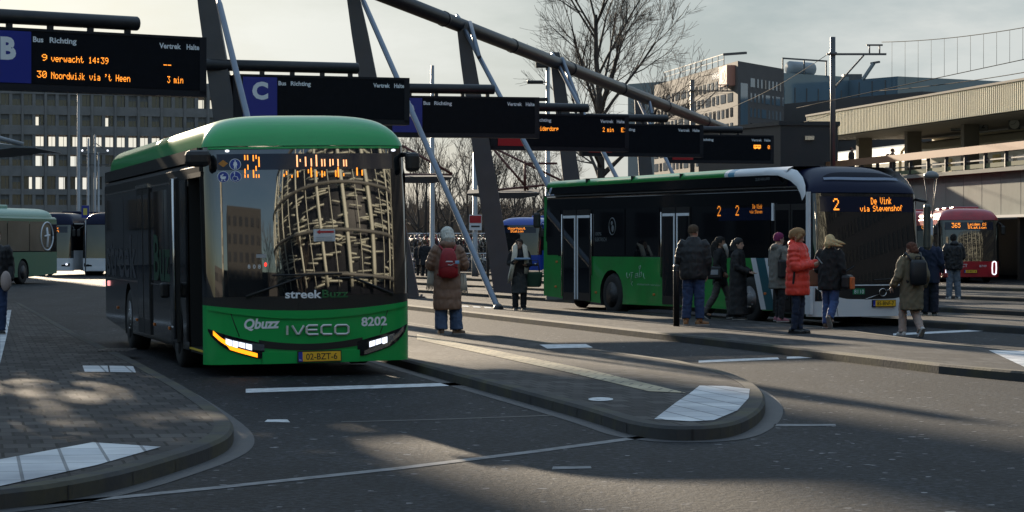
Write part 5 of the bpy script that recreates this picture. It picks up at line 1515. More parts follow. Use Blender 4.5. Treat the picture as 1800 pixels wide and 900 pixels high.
for dx, dy in ((-.27, 0), (.24, .1), (.1, -.2)): q.tube([(0, 0, 2.3), (dx, dy, a.z - .15)], .016, MASTM, 6)
q.build('rod', t)
for k, (px, pyt, lab) in enumerate(((155, 243, 'leftmost thin utility pole of the three before the office block'), (167, 237, 'middle utility pole with crossarm before the office block'), (173, 268, 'shortest utility pole, tight beside the crossarm pole'))):
    t, h = post(px, pyt, 160, lab, None, .09, 'utility_pole')
    if k == 1:
        q = MB()
        for z in (1.2, 1.9): q.bar((-.9, 0, h - z), (.9, 0, h - z), .08, .08, MASTM)
        for s_ in (-1, 1): q.bar((0, 0, h - .5), (s_ * .85, 0, h - 1.1), .05, .05, MASTM); q.ell((s_ * .8, 0, h - 1.0), (.07, .07, .07), LAMPWHITE, 8, 5)
        q.build('crossarm', t)
q = MB(); p = P(150, 372, 128); q.box((0, 0, 0), (.38, .06, .62), SIGNBLUE); q.box((0, -.035, .0), (.2, .01, .34), mat('yellow sign patch', (.6, .5, .1), .5)); q.tube([(0, .06, -p.z + CH - 1.65), (0, .06, .25)], .03, POLEM, 6)
q.build('stop_sign', loc=p, label='small blue stop sign with yellow patch between the two white buses', cat='sign')

# -- shelter roofs
def shelter(px0, px1, py, Yd, label, ties):
    a, b_ = P(px0, py, Yd), P(px1, py, Yd); w = b_.x - a.x; c = (a + b_) / 2
    t = thing('bus_shelter', (c.x, c.y, 0), (0, 0, 0), label, 'shelter', 'distant bus shelters')
    q = MB(); rg = []
    for x, z, th in ((-w / 2, .05, .06), (-w / 4, 0, .22), (w / 4, 0, .24), (w / 2, .06, .08)):
        rg.append([Vector((x, y, c.z + z + e * th / 2 + (.2 if y > 0 else 0))) for y, e in ((-1.4, -1), (1.4, -1), (1.4, 1), (-1.4, 1))])
    q.loft(rg, mat('dark shelter roof', (.035, .028, .026), .6), True, False); q.build('roof', t)
    q = MB(); 
    for x in (-w * .22,): q.tube([(x, .2, 0), (x, .2, c.z + 1.3)], .06, MASTM, 8)
    q.build('post', t)
    q = MB(); red = mat('red brown steel tie', (.14, .045, .035), .5)
    for x0, z0, x1, z1 in ties: q.tube([(x0 * w, .1, c.z + z0), (x1 * w, .1, c.z + z1)], .05, red, 6)
    q.build('tie_rod', t)
shelter(668, 795, 318, 92, 'small shelter roof with red tie rod just right of the nearest bus', ((-.2, 1.3, .5, .25), (-.5, .25, .5, .22)))
shelter(822, 948, 345, 100, 'wide shelter roof with red tie rods behind the lone leaning column', ((-.3, .2, .6, .45), (-.15, 1.9, .35, .25), (.3, 1.3, .75, 1.3), (.3, .2, .3, 1.4), (-.2, 2.0, .9, .5)))
# wing shaped roof at the left edge
t = thing('canopy_roof', P(-60, 262, 55), (0, 0, 0), 'grey wing shaped shelter roof cut off by the left edge under the B display', 'canopy')
q = MB(); rg = []
for x, zt_, zb_ in ((-1.5, .22, -.18), (-.3, .20, -.16), (.7, .14, -.12), (1.35, .04, -.03), (1.8, -.02, -.04)):
    rg.append([Vector((x, y, zt_ * (1 if abs(y) < 1 else .6) if e > 0 else zb_)) for y, e in ((-1.6, -1), (0, -1), (1.6, -1), (1.6, 1), (0, 1), (-1.6, 1))])
q.loft(rg, mat('weathered grey roof', (.16, .18, .19), .5, var=.25, vscale=2), True, False); q.build('roof_wing', t)
q = MB(); q.tube([(-1.2, 0, .75), (1.25, 0, .10)], .05, POLEM, 8); q.tube([(-1.2, 0, .40), (.6, 0, .12)], .05, POLEM, 8); q.build('tie_rod', t)
q = MB(); q.tube([(-1.1, 0, -3.6), (-1.1, 0, .8)], .09, POLEM, 10); q.build('post', t)

# ------------------------------------------------------------------ trees
BARK = mat('winter bark', (.055, .045, .038), .85, var=.3, vscale=4)
TWIG = mat('bare twigs', (.105, .088, .075), .85)
TWIGB = mat('brown hedge twigs', (.15, .115, .085), .85, var=.3, vscale=.5)
def grow(mbT, mbC, p, d, L, r, lev, maxlev, rnd, spread, up, cut, n_child, minr=.008):
    pts = [p]; rad = [r]; cur = p.copy(); dd = d.copy(); seg = 4 if lev < 3 else 3
    for i in range(seg):
        dd = (dd + Vector((rnd.uniform(-1, 1), rnd.uniform(-1, 1), rnd.uniform(-.6, 1))) * .12 + Vector((0, 0, up * .06))).normalized()
        cur = cur + dd * (L / seg); pts.append(cur.copy()); rad.append(max(minr, r * (1 - .55 * (i + 1) / seg)))
    (mbT if lev < cut else mbC).tube(pts, rad, BARK if lev < cut else TWIG, 7 if lev < 2 else (4 if lev < 3 else 3), False)
    if lev >= maxlev: return
    for k in range(n_child[lev]):
        f = rnd.uniform(.28, 1.0) if lev else rnd.uniform(.35, 1.0)
        i = min(seg - 1, int(f * seg)); q = pts[i].lerp(pts[i + 1], f * seg - i)
        dirn = (pts[i + 1] - pts[i]).normalized()
        a = rnd.uniform(0, 2 * pi); s = dirn.cross(Vector((cos(a), sin(a), .3))).normalized()
        nd = (dirn * cos(spread) + s * sin(spread)).normalized()
        grow(mbT, mbC, q, nd, L * rnd.uniform(.40, .62), max(minr, rad[i] * .5), lev + 1, maxlev, rnd, spread * rnd.uniform(.85, 1.1), up, cut, n_child, minr)
def tree(px, Yd, H, label, seed, n_child=(9, 6, 5, 4), maxlev=4, trunkr=.24, group=None, spread=.72, up=.5, name='bare_tree', clear=.25, minr=.011):
    rnd = random.Random(seed)
    x = (px - 900) / FPX * Yd
    t = thing(name, (x, Yd, 0), (0, 0, 0), label, 'tree', group)
    T, C = MB(), MB()
    T.tube([Vector((0, 0, -.05)), Vector((0, 0, .3)), Vector((0, 0, H * .3))], [trunkr * 1.3, trunkr, trunkr * .92], BARK, 9, False)
    grow(T, C, Vector((0, 0, H * .3)), Vector((0, 0, 1)), H * .62, trunkr * .92, 0, maxlev, rnd, spread, up, 2, n_child, minr)
    for k in range(4):
        a = k * 1.7 + rnd.random(); grow(T, C, Vector((0, 0, H * rnd.uniform(.26, .42))), Vector((cos(a), sin(a), .75)).normalized(), H * .36, trunkr * .45, 1, maxlev, rnd, spread, up, 2, n_child, minr)
    T.build('trunk', t); C.build('crown', t, kind=None)
    return t
tree(1057, 122, 13.8, 'large bare winter tree rising above the sloping beam', 11, (14, 7, 6, 5), 4, .22, spread=.60, up=.55, minr=.0072)
hedge = [(748, 150, 6.2), (772, 158, 7.0), (797, 150, 6.0), (822, 163, 7.4), (849, 170, 8.0), (868, 158, 6.4), (905, 165, 6.2), (934, 172, 6.6), (735, 170, 7.5), (880, 180, 8.2), (962, 168, 6.0), (1000, 175, 6.8)]
for k, (px, Yd, h) in enumerate(hedge):
    where = ['bushy bare tree beside the nearest bus', 'bare tree above the woman in the brown coat', 'bare tree left of the pole with the notice', 'thin bare tree behind the pole with the notice', 'taller bare tree just left of the lone column', 'bare tree hidden in part by the lone column', 'bare tree above the blue bus', 'bare tree right of the blue bus roof', 'bare tree half behind the nearest bus mirror', 'farther bare tree over the wide shelter roof', 'bare tree behind the rear corner of the electric bus', 'bare tree beneath the E1 display'][k]
    tree(px, Yd, h, where, 30 + k, (7, 6, 5, 3), 3, .10, 'bare trees beyond the bicycle racks', .62, .9, clear=.1, minr=.010)
q = MB(); rnd = random.Random(5)
for i in range(5200):
    px = rnd.uniform(690, 1130); Yd = rnd.uniform(178, 190); h = rnd.uniform(1.2, 4.4) * (1 + .25 * sin(px * .045)); x = (px - 900) / FPX * Yd
    b_ = Vector((x, Yd, rnd.uniform(0, 1.4))); d_ = Vector((rnd.uniform(-.35, .35), rnd.uniform(-.2, .2), 1)) * h
    r_ = rnd.uniform(.018, .04); q.add([b_ + Vector((-r_, 0, 0)), b_ + Vector((r_, 0, 0)), b_ + d_], [(0, 1, 2)], TWIGB)
q.build('undergrowth', label='dense brown thicket of bare twigs behind the bicycle racks', cat='thicket', kind='stuff')
# distant wooded skyline behind everything
q = MB(); rnd = random.Random(8)
for i in range(9000):
    a = rnd.uniform(-.32, .32); Yd = rnd.uniform(560, 700); x = Yd * tan(a); h = rnd.uniform(4, 13)
    q.add([(x - 1.6, Yd, 0), (x + 1.6, Yd, 0), (x + rnd.uniform(-1, 1), Yd, h)], [(0, 1, 2)], TWIGB)
q.build('far_wood', label='far off strip of bare woodland on the horizon', cat='woodland', kind='stuff')

# ------------------------------------------------------------------ bicycles
def bike_mesh(name, col):
    fm = mat('bike ' + name, col, .4, var=.2, vscale=5); q = MB()
    for x in (-.52, .52):
        q.tube([(x + .34 * cos(a), 0, .34 + .34 * sin(a)) for a in [2 * pi * i / 16 for i in range(17)]], .022, RUBBER, 4, False)
        for i in range(5): a = pi * i / 5; q.tube([(x + .33 * cos(a), 0, .34 + .33 * sin(a)), (x - .33 * cos(a), 0, .34 - .33 * sin(a))], .004, CHROME, 3, False)
        q.tube([(x + .38 * cos(a), 0, .34 + .38 * sin(a)) for a in [.3 + 2.2 * i / 8 for i in range(9)]], .018, fm, 4)
    for a, b_ in (((-.52, .34), (-.12, .32)), ((-.12, .32), (-.24, .92)), ((-.52, .34), (-.22, .82)), ((-.12, .32), (.36, .82)), ((-.2, .78), (.36, .80)), ((.36, .92), (.52, .34)), ((.36, .80), (.33, 1.05))):
        q.tube([(a[0], 0, a[1]), (b_[0], 0, b_[1])], .02, fm, 5)
    q.tube([(.22, -.28, 1.08), (.34, -.12, 1.10), (.34, .12, 1.10), (.22, .28, 1.08)], .014, CHROME, 5)
    q.ell((-.26, 0, .95), (.14, .08, .04), BLACKMATT, 8, 5); q.box((-.55, 0, .72), (.38, .14, .03), BLACKMATT)
    q.tube([(-.12, -.1, .32), (.02, -.1, .32)], .02, BLACKMATT, 4)
    o = q.build('bicycle'); me = o.data; bpy.data.objects.remove(o); return me
BIKES = [bike_mesh(n, c) for n, c in (('black', (.015, .015, .016)), ('red', (.35, .03, .03)), ('grey', (.30, .30, .31)), ('blue', (.03, .09, .25)), ('cream', (.5, .47, .40)))]
rnd = random.Random(3)
def put_bike(p, rz, lab, grp):
    o = bpy.data.objects.new('bicycle', rnd.choice(BIKES)); COL.objects.link(o); o.location = p; o.rotation_euler = (rnd.uniform(-.08, .08), 0, rz + rnd.uniform(-.25, .25)); tag(o, lab, 'bicycle', grp)
for row, (Yd, z) in enumerate(((142, .0), (146, .0), (146.5, 1.15), (150, 0.0), (150.5, 1.15), (154, 1.2))):
    n_ = 22
    for i in range(n_):
        px = 722 + (862 - 722) * i / (n_ - 1) + rnd.uniform(-1.5, 1.5)
        x = (px - 900) / FPX * Yd
        put_bike(Vector((x, Yd, z)), radians(90 + rnd.choice((0, 180)) + 25), 'parked bicycle in the crowded racks behind the woman in the brown coat' if z == 0 else 'parked bicycle on the upper tier of the crowded racks', 'bicycles on the ground tier of the far racks' if z == 0 else 'bicycles on the upper tier of the far racks')
rk = MB()
for Yd in (146.5, 150.5, 154):
    x0, x1 = (716 - 900) / FPX * Yd, (868 - 900) / FPX * Yd
    for y in (-.5, .5): rk.bar((x0, Yd + y, 1.12), (x1, Yd + y, 1.12), .06, .05, POLEM)
    for k in range(7):
        for y in (-.5, .5): rk.bar((lerp(x0, x1, k / 6), Yd + y, 0), (lerp(x0, x1, k / 6), Yd + y, 1.1), .05, .05, POLEM)
rk.build('bicycle_rack', label='long two tier bicycle rack packed with bicycles', cat='rack')
for k in range(16):
    s = k * .55; p = W0 + wd * (6 + s) - wn_ * 2.0; 
    put_bike(Vector((p.x, p.y, 0)), atan2(wn_.y, wn_.x), 'bicycle parked in the dark underpass right of the 365 bus', 'bicycles under the railway')
# small things near the racks
q = MB(); p = G(851, 470); p = P(420, 430, 1)
# ------------------------------------------------------------------ the square around the camera (mirrored in glass; added blocks cast the shade)
nS = Vector((cos(SUN_AZ), -sin(SUN_AZ), 0)); sS = Vector((sin(SUN_AZ), cos(SUN_AZ), 0))
def blocks(name, label, O, rz, bl, m, win=None):
    t = thing(name, O, (0, 0, rz), label, 'building')
    q = MB()
    for x0, x1, y0, y1, z0, z1 in bl: q.box(((x0 + x1) / 2, (y0 + y1) / 2, (z0 + z1) / 2), (x1 - x0, y1 - y0, z1 - z0), m)
    q.build('wall', t)
    if win:
        x0, x1, y, zs_, h, pit, w = win
        q = MB()
        for z in zs_:
            x = x0
            while x < x1: q.box((x + w / 2, y, z), (w, .12, h), DARKPANE); x += pit
        q.build('window_row', t)
    return t
GREYB = mat('tower concrete', (.10, .10, .105), .8, var=.2, vscale=.2)
blocks('tower_block', 'unseen grey tower added outside the left edge, cut to shape shade and sun patches', sS * 150, -SUN_AZ,  # unseen blocker; gaps and overhang are shaped for the light on the ground
       [(-62, 2.6, 0, 14, 0, 46), (4.1, 5.0, 0, 3, 0, 46), (2.6, 4.1, 0, 3, 0, 26.2), (2.6, 4.1, 0, 3, 28.0, 46), (5.0, 6.7, 0, 3, 0, 26.9), (6.7, 9.9, 0, 7, 27.3, 46), (5.0, 6.7, 0, 7, 31, 46)], GREYB, (-61, 1, -.05, [3 + 3.4 * k for k in range(12)], 1.7, 3.0, 1.9))
blocks('apartment_block', 'lower unseen block added outside the left edge to shade the far left ground', sS * 192, -SUN_AZ, [(4.0, 9.8, 0, 9, 0, 32.7), (9.8, 13.5, 0, 9, 0, 27)], GREYB, (5.6, 13, -.05, [3 + 3 * k for k in range(8)], 1.6, 2.2, 1.4))  # added out of view to shade the ground at far left
blocks('office_row', 'long dark row added outside the left edge to darken reflections in bus windows', (-105, 105, 0), radians(90), [(-60, 70, 0, 14, 0, 21), (-20, 10, 0, 12, 21, 27)], mat('dark office brick', (.07, .055, .048), .85, var=.2, vscale=.2), (-59, 69, -.05, [2.5 + 3.4 * k for k in range(5)], 1.7, 2.6, 1.6))  # added out of view so the side glass reflects something dark
# building with a bowed lattice shell behind the camera, mirrored in the windscreen of the nearest bus
LATM = mat('cream lattice bars', (.74, .75, .64), .6, var=.1, vscale=.5)
LATD = mat('dark drum behind the lattice', (.010, .012, .019), .5)
t = thing('lattice_building', (37, -25, 0), (0, 0, 0), 'bowed round building in a cream lattice shell, mirrored in the windscreen of the nearest bus', 'building')
RZ = lambda z: 21.5 + 2.8 * sin(pi * min(1, z / 24)) - .02 * z
HB = 20.5
q = MB(); q.loft([[Vector(((RZ(z) - 1.6) * cos(2 * pi * i / 48), (RZ(z) - 1.6) * sin(2 * pi * i / 48), z)) for i in range(48)] for z in (0, 4, 8, 12, 16, HB - .5)], LATD); q.build('wall', t)
q = MB(); rnd = random.Random(12)
NR = 48
for i in range(NR):
    a = 2 * pi * i / NR
    pts = [Vector((RZ(z) * cos(a + z * .006), RZ(z) * sin(a + z * .006), z)) for z in [3.0 + (HB - 3.0) * k / 8 for k in range(9)]]
    q.tube(pts, [(.52, .16)] * 9 if i % 2 == 0 else [(.10, .10)] * 9, LATM, 4)
for z in (4.2, 9.0, 14.4, HB):
    q.tube([Vector(((RZ(z) + .25) * cos(2 * pi * i / 60), (RZ(z) + .25) * sin(2 * pi * i / 60), z + .25 * sin(6 * pi * i / 60))) for i in range(61)], .22, mat('grey ring beam', (.16, .16, .15), .5), 6)
for k in range(1000):
    a = rnd.uniform(0, 2 * pi); z = rnd.uniform(3.2, HB); l = rnd.uniform(.05, .20); dz = rnd.uniform(-.35, .35)
    r_ = RZ(z) - rnd.uniform(.2, .9)
    q.tube([Vector((r_ * cos(a + l * s_), r_ * sin(a + l * s_), z + dz * s_)) for s_ in (0, .5, 1)], rnd.uniform(.06, .13), LATM, 4)
q.build('lattice', t)
GB = mat('warm grey brick', (.05, .05, .05), .8, var=.2, vscale=.2)
blocks('brick_house', 'warm grey apartment building behind the camera, mirrored in the windscreen of the nearest bus', (6, -38, 0), radians(178), [(-5, 7.0, 0, 10, 0, 17)], GB, (-4.4, 6.6, -.05, [2.5 + 3 * k for k in range(5)], 1.6, 2.0, 1.1))
blocks('slab_tower', 'pale slim tower behind the camera, mirrored at the edge of the nearest windscreen', (-8, -44, 0), radians(184), [(-3, 3, 0, 8, 0, 24)], mat('pale render', (.42, .40, .33), .8), (-2.4, 2.2, -.05, [2.5 + 3 * k for k in range(7)], 1.5, 1.6, .9))
blocks('station_hall', 'dark block added outside the right edge to darken reflections in the electric bus windscreen', (52, 20, 0), radians(-90), [(-58, 60, 0, 16, 0, 24)], mat('dark hall cladding', (.05, .05, .055), .6), (-57, 59, -.05, [3, 7.5, 12, 16.5], 2.2, 2.2, 1.3))  # added out of view, tall enough to keep sky off this windscreen
blocks('arcade', 'long low dark block added behind the camera to darken the nearest windscreen', (-10, -70, 0), radians(180), [(-70, 75, 0, 10, 0, 8.5)], mat('dark shop front', (.035, .034, .036), .6), (-69, 74, -.05, [2.2, 6], 2.0, 3.2, 2.4))  # added out of view to hide the bright horizon in the glass
# unseen evergreen added outside the left edge to break sunlight into flecks
EVG = mat('evergreen leaves', (.020, .045, .016), .6, var=.4, vscale=2)
tb = nS * 3.4 + sS * 60
t = thing('evergreen_tree', tb, (0, 0, 0), 'unseen evergreen tree added outside the left edge to dapple the near paving', 'tree')
q = MB(); q.tube([(0, 0, -.05), (.05, 0, 3), (0, .05, 6), (0, 0, 8.6)], [.22, .17, .11, .03], BARK, 8)
rnd = random.Random(21)
for k in range(14):
    a = rnd.uniform(0, 2 * pi); z = 5.6 + k * .22; q.tube([(0, 0, z), (1.3 * cos(a), 1.3 * sin(a), z + .5)], [.05, .012], BARK, 5)
q.build('trunk', t)
q = MB()
while len(q.f) < 520:
    v = Vector((rnd.uniform(-1, 1), rnd.uniform(-1, 1), rnd.uniform(-1, 1)))
    if v.length > 1: continue
    c = Vector((v.x * 1.75, v.y * 1.75, 7.6 + v.z * 2.3)); r_ = rnd.uniform(.12, .22)
    M_ = Euler((rnd.uniform(0, 6), rnd.uniform(0, 6), rnd.uniform(0, 6))).to_matrix()
    q.add([c + M_ @ Vector((a * r_, b_ * r_, 0)) for a, b_ in ((-1, -.6), (1, -.6), (.7, .8), (-.8, .7))], [(0, 1, 2, 3)], EVG)
q.build('crown', t)
for k, (x_, y_, h_) in enumerate(((9.5, -22, 9), (17, -14, 7.5))):
    tree(900 + x_ / y_ * FPX, y_, h_, ['bare tree behind the camera before the apartment building, mirrored in the nearest windscreen', 'smaller bare tree added behind the camera to break up the lattice reflection'][k], 70 + k, (9, 6, 5, 3), 3, .14, None, .6, .6, minr=.014)  # second tree is added only to break up the mirrored lattice
# ------------------------------------------------------------------ people
def skin_mat(n, c): return mat('skin ' + n, c, .55)
SK1 = skin_mat('light', (.48, .30, .22)); SK2 = skin_mat('tan', (.33, .19, .125)); 
def cloth(n, c, bump=.25, bscale=60, rough=.85): return mat('cloth ' + n, c, rough, var=.22, vscale=5, bump=bump, bscale=bscale)
def H_seed(t): return sum(ord(c) for c in t) % 37 * 1.37
EYE = mat('eye', (.02, .015, .012), .3); LIP = mat('lips', (.36, .14, .12), .5); SOLE = mat('shoe sole', (.30, .29, .27), .7)

def hand(mb, w, d, n, curl, m, s=1.0, side=1):
    "five fingered hand: wrist w, forearm direction d, palm normal n"
    d = d.normalized(); n = (n - d * n.dot(d)).normalized(); x = d.cross(n) * side
    pal = [(0, .026, .020), (.03, .034, .019), (.07, .042, .017), (.09, .040, .014)]
    rg = []
    for t, a, b in pal:
        p = w + d * (t * s); rg.append([p + x * (a * s * cos(2 * pi * k / 10)) + n * (b * s * sin(2 * pi * k / 10)) for k in range(10)])
    mb.loft(rg, m)
    for i, (off, L) in enumerate(((.031, .070), (.011, .080), (-.010, .075), (-.030, .058))):
        p = w + d * (.075 * s) + x * off * s; a = curl * (.35 + .1 * i); pts = [p]; dd = d.copy()
        for sg in (.42, .32, .26):
            dd = (dd * cos(a) + n * sin(a)).normalized(); n2 = n
            p = p + dd * (L * sg * s); pts.append(p)
            a = curl * .55
        mb.tube(pts, [.0098 * s, .0092 * s, .0084 * s, .006 * s], m, 6)
    p = w + d * (.022 * s) + x * .028 * s
    mb.tube([p, p + (x * .7 + d * .75 + n * .25) * .035 * s, p + (x * .75 + d * 1.5 + n * .75) * .038 * s, p + (x * .6 + d * 2.2 + n * 1.2) * .038 * s], [.014 * s, .012 * s, .010 * s, .007 * s], m, 6)

def head(mb, c, m, yaw, pitch, s=1.0):
    "c = base of the skull; returns the head matrix"
    M = Matrix.Translation(c) @ Euler((pitch, 0, yaw)).to_matrix().to_4x4() @ Matrix.Scale(s, 4)
    prof = [(-.105, .030, .032, -.058), (-.092, .046, .052, -.040), (-.065, .060, .074, -.022), (-.03, .068, .088, -.008), (.01, .073, .095, .0), (.05, .075, .098, .002), (.085, .067, .088, .006), (.112, .045, .060, .008), (.122, .015, .02, .008)]
    rg = [[M @ Vector((a * cos(2 * pi * k / 18), cy + b * sin(2 * pi * k / 18), z)) for k in range(18)] for z, a, b, cy in prof]
    mb.loft(rg, m)
    mb.tube([M @ Vector(p) for p in ((0, -.088, .022), (0, -.104, -.005), (0, -.113, -.024), (0, -.094, -.036))], [.009, .012, .016, .010], m, 7)
    for sx in (-1, 1): mb.ell(M @ Vector((sx * .077, .012, -.005)), (.010, .022, .032), m, 8, 6)
    mb.tube([M @ Vector((-.022, -.087, -.060)), M @ Vector((0, -.097, -.058)), M @ Vector((.022, -.087, -.060))], [.005, .009, .005], m, 6)
    return M
def face(mb, M):
    for sx in (-1, 1):
        mb.ell(M @ Vector((sx * .031, -.087, .006)), (.013, .008, .007), EYE, 8, 5)
        mb.tube([M @ Vector((sx * .016, -.094, .026)), M @ Vector((sx * .048, -.083, .026))], .0045, EYE, 4)
    mb.tube([M @ Vector((-.021, -.092, -.060)), M @ Vector((0, -.1025, -.058)), M @ Vector((.021, -.092, -.060))], .005, LIP, 5)

class Person:
    def __init__(s, label, pos, H, yaw, skin=SK1, group=None):
        s.k = H / 1.74
        s.root = thing('person', pos, (0, 0, radians(yaw)), label, 'person', group)
        s.skin = skin
        s.J = dict(hipP=(.09, 0, .91), hipN=(-.09, 0, .91), kneeP=(.10, -.01, .49), kneeN=(-.10, -.01, .49), ankP=(.10, .02, .085), ankN=(-.10, .02, .085), shP=(.185, .005, 1.41), shN=(-.185, .005, 1.41), elP=(.235, .03, 1.13), elN=(-.235, .03, 1.13), wrP=(.225, -.06, .90), wrN=(-.225, -.06, .90), neck=(0, .015, 1.46), skull=(0, -.005, 1.615))
        s.toe = dict(P=(0, -1), N=(0, -1)); s.pitchfoot = dict(P=0, N=0)
    def j(s, n): return Vector(s.J[n]) * s.k
    def pose(s, **k): s.J.update(k); return s
    def body(s, hyaw=0, hpitch=0, curl=.6, palms=None, vox=.009, bald=False):
        k = s.k; b = MB(); m = s.skin; j = s.j
        b.tube([j('neck') - Vector((0, 0, .08)) * k, j('neck'), (j('neck') + j('skull')) / 2 , j('skull') - Vector((0, 0, .04)) * k], [.075 * k, .062 * k, .055 * k, .055 * k], m, 12)
        c = (j('hipP') + j('hipN')) / 2; n_ = j('neck'); rg = []
        for t, rx, ry in ((-.12, .05, .05), (-.06, .135, .10), (.10, .155, .105), (.35, .125, .09), (.62, .155, .105), (.85, .165, .10), (.97, .12, .08), (1.03, .06, .06)):
            p = c.lerp(n_, t); rg.append([p + Vector((rx * k * cos(2 * pi * i / 14), ry * k * sin(2 * pi * i / 14), 0)) for i in range(14)])
        b.loft(rg, m)
        for q in 'PN':
            h, kn, an = j('hip' + q), j('knee' + q), j('ank' + q)
            b.tube([h + Vector((0, 0, .03)), h, h.lerp(kn, .5), kn, kn.lerp(an, .35), an, an - Vector((0, 0, .06 * k))], [x * k for x in (.055, .070, .056, .042, .042, .034, .03)], m, 10)
            t = Vector((*s.toe[q], 0)).normalized(); b.tube([an - Vector((0, 0, .04 * k)) - t * .04 * k, an - Vector((0, 0, .05 * k)) + t * .07 * k, an - Vector((0, 0, .06 * k)) + t * .14 * k], [.032 * k, .034 * k, .022 * k], m, 8)
            sh, el, wr = j('sh' + q), j('el' + q), j('wr' + q)
            b.tube([sh.lerp(n_, .35), sh, sh.lerp(el, .5), el, el.lerp(wr, .4), wr, wr + (wr - el).normalized() * .02], [x * k for x in (.05, .056, .047, .038, .037, .026, .024)], m, 10)
        M = head(b, j('skull'), m, hyaw, hpitch, k)
        out = MB()
        for q in 'PN':
            wr, el = j('wr' + q), j('el' + q)
            pn = Vector(palms[q]) if palms and q in palms else Vector((-1 if q == 'P' else 1, 0, 0))
            hand(b, wr, wr - el, pn, curl, m, k * 1.02, 1 if q == 'P' else -1)
        r = remeshed(b, vox * k, 1)
        r.mats = [m]; face(r, M)
        r.build('body', s.root)
        s.HM = M
        return s
    def trousers(s, m, r=(.100, .080, .062), zc=.0, top=.98, vox=.012, name='trousers'):
        b = MB(); k = s.k
        c = (s.j('hipP') + s.j('hipN')) / 2
        rg = [[c + Vector((rx * k * cos(2 * pi * i / 14), ry * k * sin(2 * pi * i / 14), dz * k)) for i in range(14)] for dz, rx, ry in ((-.10, .10, .08), (-.05, .165, .115), (.06, .165, .115), (.14, .14, .10))]
        b.loft(rg, m)
        for q in 'PN':
            h, kn, an = s.j('hip' + q), s.j('knee' + q), s.j('ank' + q)
            e = an + (kn - an).normalized() * zc
            b.tube([h + Vector((0, 0, .02)), h.lerp(kn, .2), h.lerp(kn, .6), kn, kn.lerp(e, .5), kn.lerp(e, .9), e - Vector((0, 0, .02))], [x * k for x in (r[0] * .9, r[0], lerp(r[0], r[1], .7), r[1], lerp(r[1], r[2], .6), r[2], r[2] * 1.04)], m, 12)
        o = remeshed(b, vox, 1, folds(.012 * k, 9, 15, H_seed(name))); o.mats = [m]; o.build(name, s.root); return s
    def coat(s, m, rings, sleeve=(.078, .066, .052), vox=.013, quilt=0, qstep=.11, name='coat', cuffs=True, collar=None, arms='PN', smooth=2):
        "rings: (z, rx, ry, cx, cy) in metres for a 1.74 m figure"
        b = MB(); k = s.k; R = []
        zs = [r[0] for r in rings]
        def at(z):
            for a, c in zip(rings, rings[1:]):
                if a[0] <= z <= c[0]:
                    t = (z - a[0]) / (c[0] - a[0]); return [lerp(p, q, t) for p, q in zip(a, c)]
            return rings[-1]
        n = int((zs[-1] - zs[0]) / (.022 if quilt else .05)) + 1
        for i in range(n + 1):
            z = lerp(zs[0], zs[-1], i / n); r = at(z); qd = 0
            if quilt: qd = quilt * (abs(sin(pi * (z - zs[0]) / qstep)) ** .5 - .8)
            if z > 1.40: qd *= .3
            R.append([Vector((r[3] + (r[1] + qd) * cos(2 * pi * q / 20), r[4] + (r[2] + qd) * sin(2 * pi * q / 20), z)) * k for q in range(20)])
        b.loft(R, m)
        for q in arms:
            sh, el, wr = s.j('sh' + q), s.j('el' + q), s.j('wr' + q); nn = s.j('neck')
            P_, D_ = [sh.lerp(nn, .3) - Vector((0, 0, .03 * k))], [sleeve[0] * .8]
            N_ = 16
            for i in range(N_ + 1):
                t = i / N_
                p = sh.lerp(el, t * 2) if t < .5 else el.lerp(wr, t * 2 - 1)
                d = lerp(sleeve[0], sleeve[1], t * 2) if t < .5 else lerp(sleeve[1], sleeve[2], t * 2 - 1)
                if quilt and 0 < i < N_: d += quilt * (.5 if i % 2 else -.6)
                P_.append(p); D_.append(d)
            b.tube(P_, [x * k for x in D_], m, 12)
        if collar:
            for c, r in collar: b.ell(Vector(c) * k, [x * k for x in r], m, 14, 9)
        o = remeshed(b, vox, smooth, folds((.010 if quilt else .016) * k, 10, 8, H_seed(m.name))); o.mats = [m]; o.build(name, s.root); return s
    def shoes(s, m, boot=0.0, sole=None, hgt=.05):
        for q in 'PN':
            b = MB(); k = s.k; an = s.j('ank' + q); t = Vector((*s.toe[q], 0)).normalized(); u = Vector((0, 0, 1))
            pf = s.pitchfoot[q]; u2 = u * cos(pf) + t * sin(pf); t2 = t * cos(pf) - u * sin(pf)
            x = t.cross(u); base = an - u2 * .062 * k
            rg = []
            for d, w, h in ((-.085, .022, .030), (-.07, .036, .055), (-.02, .040, .060), (.05, .044, .046), (.12, .047, .034), (.165, .036, .026), (.185, .014, .014)):
                p = base + t2 * d * k; hh = h + hgt * .3
                rg.append([p + x * (w * k * cos(a)) + u2 * (k * (hh * max(0, sin(a)) ** .7 - (.018 if sin(a) < 0 else 0))) for a in [2 * pi * i / 12 for i in range(12)]])
            b.loft(rg, m)
            e = an + (s.j('knee' + q) - an).normalized() * (.03 + boot) * k
            b.tube([an - u2 * .04 * k, an, e], [.046 * k, .050 * k, .052 * k], m, 12)
            sl = MB(); rg = []
            for d, w in ((-.090, .022), (-.07, .040), (.0, .042), (.10, .050), (.165, .040), (.19, .016)):
                p = base + t2 * d * k - u2 * .012 * k; rg.append([p + x * (w * k * a) + u2 * (c * k) for a, c in ((-1, -.012), (1, -.012), (1, .010), (-1, .010))])
            sl.loft(rg, sole or SOLE, True, False)
            o = b.build('shoe', s.root); sl.build('sole', o)
        return s
